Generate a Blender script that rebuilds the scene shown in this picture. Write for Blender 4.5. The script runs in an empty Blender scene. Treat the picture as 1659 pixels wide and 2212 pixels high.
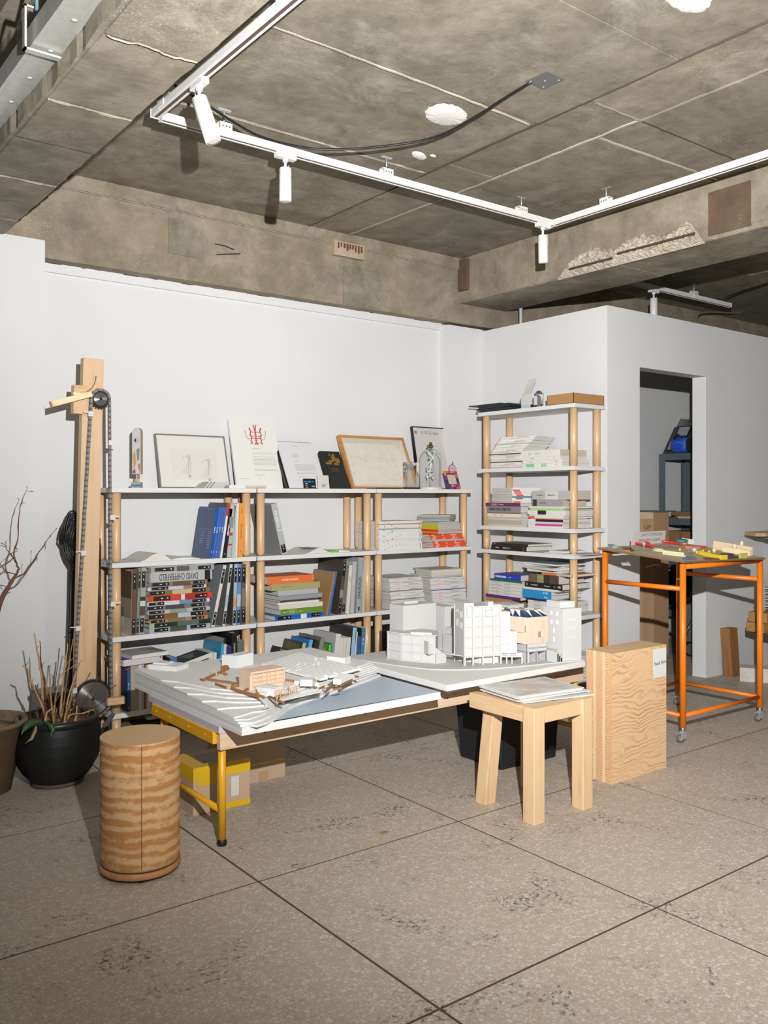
import bpy, bmesh, math, random
from mathutils import Vector, Matrix
random.seed(7)
S = bpy.context.scene
COL = S.collection
R = math.radians
# ------------------------------------------------------------------ camera
CAM_H = 1.27
FPX = 1911.67                      # focal length in pixels of the 1659 x 2212 frame
UX, UZ = 0.794431, 0.607354        # the room's x axis seen from the camera (right, forward)
cam_d = bpy.data.cameras.new('camera')
cam = bpy.data.objects.new('camera', cam_d); COL.objects.link(cam)
cam_d.sensor_fit = 'VERTICAL'; cam_d.sensor_height = 36.0
cam_d.lens = FPX / 2212 * 36.0
cam_d.shift_y = -38.0 / 2212
cam.location = (0, 0, CAM_H)
cam.rotation_euler = (R(90), 0, -math.atan2(UZ, UX))
cam_d.clip_start = 0.05
S.camera = cam
# ------------------------------------------------------------------ world and light
W = bpy.data.worlds.new('World'); S.world = W; W.use_nodes = True
W.node_tree.nodes['Background'].inputs[0].default_value = (1.0, 0.96, 0.91, 1)
W.node_tree.nodes['Background'].inputs[1].default_value = 0.13
FL = (0.385, 0.155, 1.75)            # the photographer's flash, just right of and above the camera
fd = bpy.data.lights.new('flash', 'SPOT')
fd.energy = 1500; fd.spot_size = R(158); fd.spot_blend = 1.0; fd.shadow_soft_size = 0.018
fd.color = (1.0, 1.0, 0.995)
flash = bpy.data.objects.new('flash', fd); COL.objects.link(flash)
flash.location = FL
flash.rotation_euler = Vector((math.cos(R(31)), math.sin(R(31)), .40)).to_track_quat('-Z', 'Y').to_euler()
S.view_settings.view_transform = 'Standard'; S.view_settings.look = 'None'
S.view_settings.exposure = 0.0; S.view_settings.gamma = 1.0
S.view_settings.use_curve_mapping = False
# ------------------------------------------------------------------ surveying: photo column/row -> point on a known plane of the room
def _ray(px, py):
    a, b = px - 829.5, FPX
    return a*UX + b*UZ, -a*UZ + b*UX, 1068.0 - py
def on_y(px, py, y):
    r = _ray(px, py); t = y / r[1]; return Vector((t*r[0], y, CAM_H + t*r[2]))
def on_x(px, py, x):
    r = _ray(px, py); t = x / r[0]; return Vector((x, t*r[1], CAM_H + t*r[2]))
def on_z(px, py, z):
    r = _ray(px, py); t = (z - CAM_H) / r[2]; return Vector((t*r[0], t*r[1], z))
def depth(x, y): return x*UZ + y*UX
# ------------------------------------------------------------------ materials
def lin(c):
    if isinstance(c, str):
        c = c.lstrip('#'); c = [int(c[i:i+2], 16)/255 for i in (0, 2, 4)]
        c = [v/12.92 if v <= .04045 else ((v+.055)/1.055)**2.4 for v in c]
    return (c[0], c[1], c[2], 1)
_M = {}
class NT:
    def __init__(s, name):
        s.m = bpy.data.materials.new(name); s.m.use_nodes = True
        s.t = s.m.node_tree; s.b = s.t.nodes['Principled BSDF']
    def n(s, kind, **kw):
        nd = s.t.nodes.new('ShaderNode' + kind)
        for k, v in kw.items():
            if k in nd.inputs: nd.inputs[k].default_value = v
            else: setattr(nd, k, v)
        return nd
    def l(s, a, b): s.t.links.new(a, b)
    def coord(s, sc=(1, 1, 1), kind='Object', rot=(0, 0, 0)):
        tc = s.n('NewGeometry' if kind == 'Position' else 'TexCoord'); mp = s.n('Mapping')
        mp.inputs['Scale'].default_value = sc; mp.inputs['Rotation'].default_value = rot
        s.l(tc.outputs[kind], mp.inputs['Vector']); return mp.outputs['Vector']
    def noise(s, vec, scale, detail=4, rough=.55, dist=0):
        nd = s.n('TexNoise'); nd.inputs['Scale'].default_value = scale; nd.inputs['Detail'].default_value = detail
        nd.inputs['Roughness'].default_value = rough; nd.inputs['Distortion'].default_value = dist
        s.l(vec, nd.inputs['Vector']); return nd.outputs['Fac']
    def ramp(s, fac, stops):
        nd = s.n('ValToRGB'); e = nd.color_ramp.elements
        while len(e) > 1: e.remove(e[-1])
        e[0].position = stops[0][0]; e[0].color = lin(stops[0][1])
        for p, c in stops[1:]:
            k = e.new(p); k.color = lin(c)
        s.l(fac, nd.inputs['Fac']); return nd.outputs['Color']
    def mix(s, fac, a, b, mode='MIX'):
        nd = s.n('Mix'); nd.data_type = 'RGBA'; nd.blend_type = mode
        for sock, v in ((nd.inputs[0], fac), (nd.inputs[6], a), (nd.inputs[7], b)):
            if hasattr(v, 'is_linked'): s.l(v, sock)
            elif isinstance(v, (int, float)): sock.default_value = v
            else: sock.default_value = lin(v)
        return nd.outputs[2]
    def math(s, op, a, b):
        nd = s.n('Math'); nd.operation = op
        for i, v in enumerate((a, b)):
            if hasattr(v, 'is_linked'): s.l(v, nd.inputs[i])
            else: nd.inputs[i].default_value = v
        return nd.outputs[0]
    def bump(s, h, strength=.3, distance=.01):
        nd = s.n('Bump'); nd.inputs['Strength'].default_value = strength; nd.inputs['Distance'].default_value = distance
        s.l(h, nd.inputs['Height']); s.l(nd.outputs['Normal'], s.b.inputs['Normal'])
    def col(s, c):
        if hasattr(c, 'is_linked'): s.l(c, s.b.inputs['Base Color'])
        else: s.b.inputs['Base Color'].default_value = lin(c)
    def rough(s, v):
        if hasattr(v, 'is_linked'): s.l(v, s.b.inputs['Roughness'])
        else: s.b.inputs['Roughness'].default_value = v
ALB = .80                          # real-world whites: nothing in the room is a perfect reflector
def dim(c): return tuple(v*ALB for v in lin(c)[:3])
def plain(c, rough=.6, metal=0.0, grain=0.04):
    cname = c; cd = dim(c)
    k = (c, rough, metal, grain)
    if k in _M: return _M[k]
    c = cd; t = NT('paint_' + cname.lstrip('#'))
    t.b.inputs['Metallic'].default_value = metal; t.rough(rough)
    if grain:
        f = t.noise(t.coord(), 60, 3)
        t.col(t.mix(t.math('MULTIPLY', f, grain*2), c, '#000000'))
    else: t.col(c)
    _M[k] = t.m; return t.m
def wood(base, dark, axis=2, rough=.5, scale=1.0, contrast=.5, knots=0):
    k = ('wood', base, dark, axis, rough, scale, contrast, knots)
    if k in _M: return _M[k]
    base, dark = dim(base), dim(dark); t = NT('wood'); sc = [22*scale]*3; sc[axis] = 1.6*scale
    v = t.coord(tuple(sc))
    rnd = t.n('ObjectInfo').outputs['Random']
    ad = t.n('VectorMath'); ad.operation = 'ADD'; t.l(v, ad.inputs[0])
    cb = t.n('CombineXYZ'); m10 = t.math('MULTIPLY', rnd, 37.0)
    for i in range(3): t.l(m10, cb.inputs[i])
    t.l(cb.outputs[0], ad.inputs[1]); v = ad.outputs[0]
    f = t.noise(v, 1.2, 5, .6, .6); f2 = t.noise(v, 6, 3)
    fm = t.math('ADD', t.math('MULTIPLY', f, .75), t.math('MULTIPLY', f2, .25))
    c = t.ramp(fm, [(.5-.28*contrast, dark), (.5, base), (.5+.35*contrast, base)])
    if knots:
        vo = t.n('TexVoronoi'); kc = [9*scale]*3; kc[axis] = 2.6*scale
        t.l(t.coord(tuple(kc)), vo.inputs['Vector']); vo.inputs['Scale'].default_value = knots
        kf = t.ramp(vo.outputs['Distance'], [(.0, '#ffffff'), (.12, '#777777'), (.2, '#000000')])
        c = t.mix(kf, c, '#a8672f')
    t.col(c); t.rough(rough); t.bump(f2, .08, .002)
    _M[k] = t.m; return t.m
def M_wall():
    t = NT('white_plaster'); v = t.coord(kind='Position')
    f = t.noise(v, 1.3, 4); f2 = t.noise(v, 55, 3)
    t.col(t.ramp(f, [(.3, '#cacaca'), (.7, '#cfcfcf')])); t.rough(.75); t.bump(f2, .15, .004); return t.m
def M_concrete(a, b, c, stain='#4d463a', bright='#b9b3a6', tint=True, name='concrete'):
    t = NT(name); v = t.coord(kind='Position')
    big = t.noise(v, 1.3, 7, .62, .15); mid = t.noise(v, 5.5, 9, .70, .2); fine = t.noise(v, 38, 6, .7)
    st = t.noise(t.coord((1.2, 9, 9), kind='Position'), 3.0, 7, .7, .1); sp = t.noise(v, 1.7, 5, .6)
    col = t.ramp(mid, [(.30, a), (.5, b), (.70, c)])
    col = t.mix(t.ramp(big, [(.44, '#000000'), (.64, '#a8a8a8')]), col, stain)
    col = t.mix(t.ramp(t.noise(v, 2.6, 10, .74, .5), [(.52, '#000000'), (.68, '#b0b0b0')]), col, bright)
    col = t.mix(t.ramp(st, [(.48, '#000000'), (.72, '#666666')]), col, stain)
    spk = t.math('MULTIPLY', t.ramp(t.noise(v, 170, 2, .5), [(.60, '#000000'), (.68, '#ffffff')]), t.ramp(sp, [(.50, '#101010'), (.66, '#d0d0d0')]))
    col = t.mix(spk, col, '#cfcac0')
    col = t.mix(t.ramp(t.noise(v, 85, 3, .6), [(.66, '#000000'), (.72, '#808080')]), col, stain)
    if tint:
        rnd = t.n('ObjectInfo').outputs['Random']
        col = t.mix(t.math('MULTIPLY', rnd, .28), col, '#5f5b54')
    t.col(col); t.rough(.85)
    t.bump(t.math('ADD', t.math('MULTIPLY', mid, .6), t.math('MULTIPLY', fine, .4)), .35, .012)
    return t.m
def M_terrazzo():
    t = NT('terrazzo'); v = t.coord(kind='Position')
    vo = t.n('TexVoronoi'); vo.inputs['Scale'].default_value = 78; vo.inputs['Randomness'].default_value = 1
    dv = t.n('VectorMath'); dv.operation = 'ADD'; t.l(v, dv.inputs[0])
    nz = t.n('TexNoise'); nz.inputs['Scale'].default_value = 40; t.l(v, nz.inputs['Vector'])
    sc = t.n('VectorMath'); sc.operation = 'SCALE'; sc.inputs['Scale'].default_value = .02
    t.l(nz.outputs['Color'], sc.inputs[0]); t.l(sc.outputs[0], dv.inputs[1]); t.l(dv.outputs[0], vo.inputs['Vector'])
    ve = t.n('TexVoronoi'); ve.feature = 'DISTANCE_TO_EDGE'; ve.inputs['Scale'].default_value = 78
    t.l(dv.outputs[0], ve.inputs['Vector'])
    sep = t.n('SeparateColor'); t.l(vo.outputs['Color'], sep.inputs[0])
    chip = t.ramp(sep.outputs[0], [(.0, '#a79c90'), (.35, '#afa59a'), (.65, '#b6aea4'), (.9, '#bfb8af')])
    col = t.mix(t.ramp(ve.outputs['Distance'], [(.04, '#ffffff'), (.16, '#000000')]), chip, '#a49785')
    big = t.noise(v, 1.4, 5, .6, .5)
    col = t.mix(t.ramp(big, [(.35, '#000000'), (.7, '#606060')]), col, '#938471')
    # pitted, dirty hollows between the chips where the surface is worn
    wear = t.ramp(t.noise(v, 3.4, 6, .7, .6), [(.53, '#000000'), (.64, '#ffffff')])
    pit = t.ramp(t.noise(v, 60, 4, .7, .4), [(.52, '#000000'), (.60, '#ffffff')])
    col = t.mix(t.math('MULTIPLY', wear, pit), col, '#4c4742')
    col = t.mix(t.ramp(t.noise(v, 9, 3), [(.70, '#000000'), (.76, '#909090')]), col, '#5a534c')
    t.col(col); t.rough(t.math('ADD', t.math('MULTIPLY', big, .3), .42))
    t.bump(ve.outputs['Distance'], .05, .003); return t.m
def M_steel(c='#b9bcbc', rough=.32):
    t = NT('galvanised_steel'); v = t.coord()
    vo = t.n('TexVoronoi'); vo.inputs['Scale'].default_value = 30; t.l(v, vo.inputs['Vector'])
    t.col(t.mix(t.math('MULTIPLY', vo.outputs['Distance'], .25), c, '#7f868a'))
    t.b.inputs['Metallic'].default_value = .45; t.rough(rough); return t.m
def M_glass(rough=.02, ior=1.45, c='#ffffff'):
    t = NT('clear_glass'); t.col(c); t.rough(rough)
    t.b.inputs['Transmission Weight'].default_value = 1; t.b.inputs['IOR'].default_value = ior; return t.m
def M_thin_glass():
    t = NT('thin_glass'); tr = t.n('BsdfTransparent'); gl = t.n('BsdfGlossy'); gl.inputs['Roughness'].default_value = .03
    df = t.n('BsdfDiffuse'); m2 = t.n('MixShader'); m2.inputs[0].default_value = .45; t.l(gl.outputs[0], m2.inputs[1]); t.l(df.outputs[0], m2.inputs[2])
    fr = t.n('Fresnel'); fr.inputs['IOR'].default_value = 1.12; mx = t.n('MixShader'); tr.inputs['Color'].default_value = (.97, .98, .98, 1)
    t.l(t.math('ADD', t.math('MULTIPLY', fr.outputs[0], .5), .05), mx.inputs[0]); t.l(tr.outputs[0], mx.inputs[1]); t.l(m2.outputs[0], mx.inputs[2])
    t.l(mx.outputs[0], t.t.nodes['Material Output'].inputs['Surface']); return t.m
def M_mdf(horizontal=True):
    t = NT('fibreboard'); v = t.coord()
    f = t.noise(v, 260, 3, .6); g = t.noise(v, 25, 4)
    t.col(t.mix(t.ramp(g, [(.35, '#000000'), (.7, '#505050')]), t.ramp(f, [(.3, '#ab8b64'), (.7, '#bb9c75')]), '#a58258'))
    t.rough(.8); t.bump(f, .1, .001); return t.m
WALL = M_wall()
CONC = M_concrete('#676050', '#857d6b', '#9c9382', bright='#bcb5a8')
CONC_D = M_concrete('#6f6657', '#877c6a', '#9a8f7d', stain='#635848', bright='#aea594', tint=False)
TERR = M_terrazzo(); STEEL = M_steel(); GLASS = M_glass(.01, 1.22); THIN = M_thin_glass()
SHELF = plain('#e4e3e1', .45, 0, 0)
WHITE = plain('#e9e8e6', .45, 0, 0)
FOAM = plain('#e4e3e1', .8, 0, .02)
ASH = wood('#deb88c', '#c99c68', 2, .38, 1.0, .8)
PINE = wood('#dfbc96', '#cb9e70', 2, .5, .8, .7, knots=.9)
BEECH = wood('#dfbf96', '#d3ab80', 2, .45, .9, .6)
MDF = M_mdf()
BLACK = plain('#141414', .5)
# ------------------------------------------------------------------ mesh builder
class MB:
    def __init__(s): s.v = []; s.f = []; s.mi = []; s.mats = []; s.sm = []
    def _m(s, m):
        if m not in s.mats: s.mats.append(m)
        return s.mats.index(m)
    def add(s, vs, fs, m, smooth=False, T=None):
        o = len(s.v); k = s._m(m)
        for p in vs:
            p = Vector(p); s.v.append(tuple(T @ p) if T is not None else tuple(p))
        for f in fs: s.f.append([i+o for i in f]); s.mi.append(k); s.sm.append(smooth)
        return s
    def box(s, x0, x1, y0, y1, z0, z1, m, T=None):
        x0, x1 = sorted((x0, x1)); y0, y1 = sorted((y0, y1)); z0, z1 = sorted((z0, z1))
        vs = [(x, y, z) for z in (z0, z1) for y in (y0, y1) for x in (x0, x1)]
        return s.add(vs, [(0, 2, 3, 1), (4, 5, 7, 6), (0, 1, 5, 4), (2, 6, 7, 3), (0, 4, 6, 2), (1, 3, 7, 5)], m, False, T)
    def prism(s, poly, z0, z1, m, T=None, smooth=False):
        n = len(poly)
        a = sum(poly[i][0]*poly[(i+1) % n][1] - poly[(i+1) % n][0]*poly[i][1] for i in range(n))
        if a < 0: poly = poly[::-1]
        vs = [(x, y, z0) for x, y in poly] + [(x, y, z1) for x, y in poly]
        fs = [tuple(range(n-1, -1, -1)), tuple(range(n, 2*n))] + [(i, (i+1) % n, n+(i+1) % n, n+i) for i in range(n)]
        return s.add(vs, fs, m, smooth, T)
    def tube(s, pts, r, m, n=8, cap=True, smooth=True, T=None):
        pts = [Vector(p) for p in pts]; k = len(pts)
        rr = r if isinstance(r, (list, tuple)) else [r]*k
        vs = []; fs = []; up = None
        for i, p in enumerate(pts):
            d = (pts[min(i+1, k-1)] - pts[max(i-1, 0)]).normalized()
            if up is None: up = Vector((0, 0, 1)) if abs(d.z) < .9 else Vector((1, 0, 0))
            a = d.cross(up)
            if a.length < 1e-5: a = d.orthogonal()
            a.normalize(); b = d.cross(a).normalized(); up = a.cross(d) if False else up
            for j in range(n):
                t = 2*math.pi*j/n; vs.append(p + (a*math.cos(t) + b*math.sin(t))*rr[i])
        for i in range(k-1):
            for j in range(n):
                fs.append((i*n+j, i*n+(j+1) % n, (i+1)*n+(j+1) % n, (i+1)*n+j))
        if cap: fs.append(tuple(range(n-1, -1, -1))); fs.append(tuple(range((k-1)*n, k*n)))
        s.add(vs, fs, m, smooth, T)
        if cap: s.sm[-1] = s.sm[-2] = False
        return s
    def lathe(s, prof, m, n=24, c=(0, 0, 0), T=None, smooth=True, cap=True):
        vs = []; fs = []; k = len(prof)
        for r, z in prof:
            for j in range(n):
                t = 2*math.pi*j/n; vs.append((c[0]+r*math.cos(t), c[1]+r*math.sin(t), c[2]+z))
        for i in range(k-1):
            for j in range(n):
                fs.append((i*n+j, i*n+(j+1) % n, (i+1)*n+(j+1) % n, (i+1)*n+j))
        if not cap: return s.add(vs, fs, m, smooth, T)
        fs.append(tuple(range(n-1, -1, -1))); fs.append(tuple(range((k-1)*n, k*n)))
        s.add(vs, fs, m, smooth, T); s.sm[-1] = s.sm[-2] = False
        return s
    def sphere(s, c, r, m, n=12, T=None, sq=(1, 1, 1)):
        vs = [(c[0], c[1], c[2]-r*sq[2])]; h = n//2
        for i in range(1, h):
            a = math.pi*i/h - math.pi/2
            for j in range(n):
                t = 2*math.pi*j/n
                vs.append((c[0]+r*sq[0]*math.cos(a)*math.cos(t), c[1]+r*sq[1]*math.cos(a)*math.sin(t), c[2]+r*sq[2]*math.sin(a)))
        vs.append((c[0], c[1], c[2]+r*sq[2])); L = len(vs)-1
        fs = [(0, 1+(j+1) % n, 1+j) for j in range(n)]
        for i in range(h-2):
            for j in range(n): fs.append((1+i*n+j, 1+i*n+(j+1) % n, 1+(i+1)*n+(j+1) % n, 1+(i+1)*n+j))
        fs += [(L, 1+(h-2)*n+j, 1+(h-2)*n+(j+1) % n) for j in range(n)]
        return s.add(vs, fs, m, True, T)
    def mesh(s, name):
        me = bpy.data.meshes.new(name); me.from_pydata(s.v, [], s.f)
        for m in s.mats: me.materials.append(m)
        me.polygons.foreach_set('material_index', s.mi); me.polygons.foreach_set('use_smooth', s.sm)
        me.update(); return me
    def build(s, name, parent=None, label=None, bevel=0, loc=None, kind=None):
        o = bpy.data.objects.new(name, s.mesh(name)); COL.objects.link(o)
        if parent is not None: o.parent = parent
        if loc is not None: o.location = loc
        if label: o['label'] = label
        if kind: o['kind'] = kind
        if bevel:
            b = o.modifiers.new('bevel', 'BEVEL'); b.width = bevel; b.segments = 2; b.limit_method = 'ANGLE'
        return o
def inst(o, parent, name=None, loc=None):
    c = o.copy(); COL.objects.link(c); c.parent = parent
    if name: c.name = name
    if loc is not None: c.location = loc
    return c
def thing(name, label, cat, loc=(0, 0, 0), rot=(0, 0, 0), group=None):
    o = bpy.data.objects.new(name, None); COL.objects.link(o); o.empty_display_size = .05
    o.location = loc; o.rotation_euler = rot
    o['label'] = label; o['category'] = cat
    if group: o['group'] = group
    return o
def tag(o, label, cat, group=None, kind=None):
    o['label'] = label; o['category'] = cat
    if group: o['group'] = group
    if kind: o['kind'] = kind
    return o
def text_mesh(s, size, font_shear=0, bold=False, sx=1.0):
    cu = bpy.data.curves.new('lettering', 'FONT'); cu.body = s; cu.size = size; cu.align_x = 'CENTER'; cu.align_y = 'CENTER'
    cu.extrude = 0.0003; cu.resolution_u = 2
    if bold: cu.offset = size*.012
    ob = bpy.data.objects.new('lettering', cu); COL.objects.link(ob)
    ob.scale = (sx, 1, 1)
    dg = bpy.context.evaluated_depsgraph_get()
    me = bpy.data.meshes.new_from_object(ob.evaluated_get(dg))
    me.transform(Matrix.Diagonal((sx, 1, 1, 1)))
    bpy.data.objects.remove(ob); bpy.data.curves.remove(cu)
    return me
def lettering(parent, s, size, loc, rot, m, sx=1.0, name='lettering', bold=False, mirror=False):
    if s[0] == '~':                # small print too blurred to read: a row of letter-sized ticks
        mb = MB(); n = int(s[1:]); h = size*.62; w = size*.42*sx; x = -n*w*.5
        for i in range(n):
            if random.random() > .14: mb.box(x, x+w*random.uniform(.55, .8), -h*.5, h*random.choice((.5, .5, .3)), 0, .0003, m)
            x += w
        o = mb.build('title_marks', parent); o.location = loc; o.rotation_euler = rot; return o
    me = text_mesh(s, size, bold=bold, sx=sx)
    if mirror:
        me.transform(Matrix.Diagonal((-1, 1, 1, 1))); me.flip_normals()
    me.materials.clear(); me.materials.append(m)
    o = bpy.data.objects.new(name, me); COL.objects.link(o); o.parent = parent
    o.location = loc; o.rotation_euler = rot
    return o
# ================================================================== THE SETTING
def struct(mb, name, parent=None):
    o = mb.build(name, parent)
    if parent is None: o['kind'] = 'structure'
    return o
JOINT = plain('#54412f', .7)
fl = struct(MB().box(-2.2, 9.2, -1.2, 5.0, -.06, -.0015, JOINT), 'floor')
slab = None
for i in range(-4, 8):
    for j in range(-3, 4):
        x, y = 1.436 + .881*i, 1.652 + .905*j
        if y + .9 > 4.75: hy = 4.75 - y
        else: hy = .905
        if hy < .9:
            MB().box(.0042, .8768, .0042, hy, -.0014, 0, TERR).build('slab', fl, loc=(x, y, 0)); continue
        if slab is None: slab = MB().box(.0042, .8768, .0042, .9008, -.0014, 0, TERR).build('slab', fl, loc=(x, y, 0))
        else: inst(slab, fl, 'slab', (x, y, 0))
EX, EY = 4.423, 3.51                       # corner of the white storage enclosure
YW = 4.70                                   # back wall
ZC = 2.915                                  # ceiling
wb = struct(MB().box(1.357, 8.6, YW, YW+.15, 0, ZC, WALL), 'wall_back')
MB().box(4.09, EX, 4.62, YW, 0, 2.452, WALL).build('pilaster', wb)
wl = struct(MB().box(-2.0, 1.357, 4.60, YW+.15, 0, 2.555, WALL), 'wall_left')
# ragged upper edge of the white paint, a few centimetres of plaster lip below the concrete beam
mb = MB()
x = 1.357
while x < 4.09:
    w = random.uniform(.02, .09); mb.box(x, min(x+w, 4.09), 4.685, YW, 2.42, 2.468+random.uniform(-.004, .006), WALL); x += w
mb.build('plaster_lip', wb)
DX0, DX1, DZ, WT = 4.747, 5.487, 2.085, .106   # doorway
er = MB()
er.box(EX, DX0, EY, EY+WT, 0, 2.441, WALL); er.box(DX1, 8.6, EY, EY+WT, 0, 2.441, WALL); er.box(DX0, DX1, EY, EY+WT, DZ, 2.441, WALL)
struct(er, 'wall_right')
struct(MB().box(EX, EX+WT, EY+WT, 4.62, 0, 2.441, WALL), 'wall_partition')
struct(MB().box(8.5, 8.6, EY+WT, YW, 0, 2.441, WALL), 'wall_storage')
# ---- ceiling, its formwork panels, beams
DARKC = M_concrete('#3b3833', '#474339', '#544f45', stain='#2d2a26', bright='#5d574d', tint=False, name='darkened_concrete')  # for the bay left of the beam, its darkness put into the colour
ce = struct(MB().box(.8, 8.6, -1.2, YW, ZC+.012, ZC+.15, CONC), 'ceiling')
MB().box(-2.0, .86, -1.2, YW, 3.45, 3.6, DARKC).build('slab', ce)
def cpanel(x0, x1, y0, y1, dz):
    MB().box(x0+.002, x1-.002, y0+.002, y1-.002, ZC-dz, ZC+.012, CONC).build('panel', ce)
for a in ((1.16, 2.0, -1.2, 1.2, .002), (2.0, 2.92, -1.2, 1.2, .005), (1.16, 2.92, 1.2, 1.98, .001), (1.16, 2.92, 1.98, 2.70, .004), (1.16, 2.92, 2.70, 3.46, .0), (1.16, 2.92, 3.46, 4.6, .005),
          (2.92, 3.25, -1.2, 1.5, .003), (2.92, 3.25, 1.5, 2.405, .006), (2.92, 3.25, 2.405, 3.3, .001), (2.92, 3.25, 3.3, 4.6, .004),
          (3.25, 4.19, -1.2, 1.85, .002), (3.25, 4.19, 1.85, 2.40, .006), (3.25, 4.19, 2.40, 2.63, .0), (3.25, 4.19, 2.63, 3.45, .005), (3.25, 4.19, 3.45, 4.6, .001),
          (4.63, 6.2, -1.2, 2.0, .003), (6.2, 8.6, -1.2, 2.0, .0), (4.63, 6.2, 2.0, 3.6, .0), (6.2, 8.6, 2.0, 3.6, .004), (4.63, 6.6, 3.6, 4.6, .002), (6.6, 8.6, 3.6, 4.6, .0)):
    cpanel(*a)
PALE = M_concrete('#958d7e', '#a0988a', '#aca495', stain='#8d8475', bright='#cbc6bc', tint=False, name='pale_mortar')
def seam(x0, y0, x1, y1, w, m=PALE, h=.007):
    a, b = Vector((x0, y0)), Vector((x1, y1)); d = (b-a); n = max(2, int(d.length/.05)); pr = Vector((-d.y, d.x)).normalized()
    L = []; Rr = []
    for i in range(n+1):
        c = a + d*i/n + pr*random.uniform(-.003, .003); ww = w*random.uniform(.6, 1.1)/2
        L.append(c+pr*ww); Rr.append(c-pr*ww)
    vs = []; fs = []
    for l, r in zip(L, Rr): vs += [(l.x, l.y, ZC), (r.x, r.y, ZC), (r.x, r.y, ZC-h), (l.x, l.y, ZC-h)]
    for i in range(n):
        o = 4*i; fs += [(o+2, o+3, o+7, o+6), (o+1, o+2, o+6, o+5), (o+3, o, o+4, o+7)]
    MB().add(vs, fs, m).build('seam', ce)
seam(3.25, .6, 3.25, 3.25, .016); seam(3.25, 3.25, 3.22, 4.6, .014); seam(1.3, 2.695, 2.33, 2.71, .010); seam(2.33, 2.71, 2.9, 2.73, .008)
seam(2.955, 2.405, 3.245, 2.402, .012); seam(3.26, 2.64, 4.18, 2.61, .014); seam(1.3, 3.47, 2.9, 3.465, .006)
DKR = plain('#4a4238', .9); seam(2.92, -.5, 2.92, 4.6, .0025, DKR, .009); seam(3.26, 2.40, 4.18, 2.395, .003, DKR, .008)
WPLAS = M_concrete('#dcdad4', '#e6e4df', '#eeece8', stain='#cfcbc2', bright='#f2f0ec', tint=False, name='white_filler')
def blob(x, y, rx, ry, rot, name='plaster_patch', n=64, h=.006, m=WPLAS):
    c, s = math.cos(rot), math.sin(rot); P = []; Q = []
    for i in range(n):
        t = 2*math.pi*i/n; k = random.uniform(.95, 1.03)
        a, b = rx*k*math.cos(t), ry*k*math.sin(t); P.append((x+a*c-b*s, y+a*s+b*c)); Q.append((x+.8*(a*c-b*s), y+.8*(a*s+b*c)))
    vs = [(p[0], p[1], ZC) for p in P] + [(q[0], q[1], ZC-h*random.uniform(.7, 1.2)) for q in Q] + [(x, y, ZC-h)]
    fs = [(i, n+i, n+(i+1) % n, (i+1) % n) for i in range(n)] + [(n+i, 2*n, n+(i+1) % n) for i in range(n)]
    MB().add(vs, fs, m, True).build(name, ce)
blob(2.545, 2.885, .115, .088, .5); blob(2.745, 3.31, .06, .03, .5, n=22, h=.006); blob(2.55, 1.70, .15, .075, .3, h=.008); blob(2.80, 3.27, .02, .012, .2, n=14, h=.005)
# back beam
bb = MB(); bb.box(1.357, 8.6, 4.60, YW, 2.468, ZC+.01, CONC_D); b1 = bb.build('beam', ce)
hb = MB(); hb.box(1.357, 4.19, 4.585, 4.60, 2.835, 2.838, PALE); hb.box(1.357, 4.19, 4.575, 4.60, 2.838, ZC, CONC_D); hb.build('haunch_strip', b1)
for x0, x1, z0, z1 in ((2.02, 2.23, 2.60, 2.80), (3.19, 3.49, 2.475, 2.72)):
    MB().box(x0, x1, 4.594, 4.60, z0, z1, CONC).build('patch_panel', b1)
mb = MB(); BRICK = M_concrete('#9c8a76', '#a8937d', '#b3a08b', stain='#86705b', bright='#c0b2a1', tint=False, name='crumbled_mortar'); RUST = plain('#6b4630', .9)
mb.box(3.10, 3.33, 4.562, 4.60, 2.765, 2.855, BRICK); mb.build('mortar_pocket', b1)
for i in range(9):
    z = random.uniform(.025, .05); MB().box(3.125+.022*i, 3.125+.022*i+random.uniform(.007, .014), 4.558, 4.57, 2.845-z, 2.845, RUST).build('rust_slot', b1)
# left beam
LB0, LB1, LZ = .862, 1.160, 2.552
def ragged_beam(x0, x1, y0, y1, z0, z1, m, rag0, rag1):
    ys = []; y = y0
    while y < y1: ys.append(y); y += random.uniform(.03, .09)
    ys.append(y1); n = len(ys); vs = []; fs = []
    for yy in ys:
        a = x0 + random.uniform(-rag0, rag0); b = x1 + random.uniform(-rag1, rag1)
        vs += [(a, yy, z0), (b, yy, z0), (b, yy, z1), (x0, yy, z1)]
    for i in range(n-1):
        o = 4*i; fs += [(o+4, o+5, o+1, o), (o+5, o+6, o+2, o+1), (o, o+3, o+7, o+4)]
    fs += [(0, 1, 2, 3), (4*n-1, 4*n-2, 4*n-3, 4*n-4)]
    return MB().add(vs, fs, m)
lb = ragged_beam(LB0, LB1, -1.2, 4.6, LZ+.004, 3.45, CONC, .008, .004).build('beam', ce)
for y0, y1, dz in ((-1.2, 1.9, .001), (1.9, 2.42, .004), (2.42, 2.93, .001), (2.93, 3.3, .006), (3.3, 3.75, .001), (3.75, 4.05, .005), (4.05, 4.33, .002), (4.33, 4.59, .004)):
    MB().box(LB0+.012, LB1-.006, y0+.003, y1-.003, LZ-dz, LZ+.004, CONC).build('panel', lb)
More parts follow.
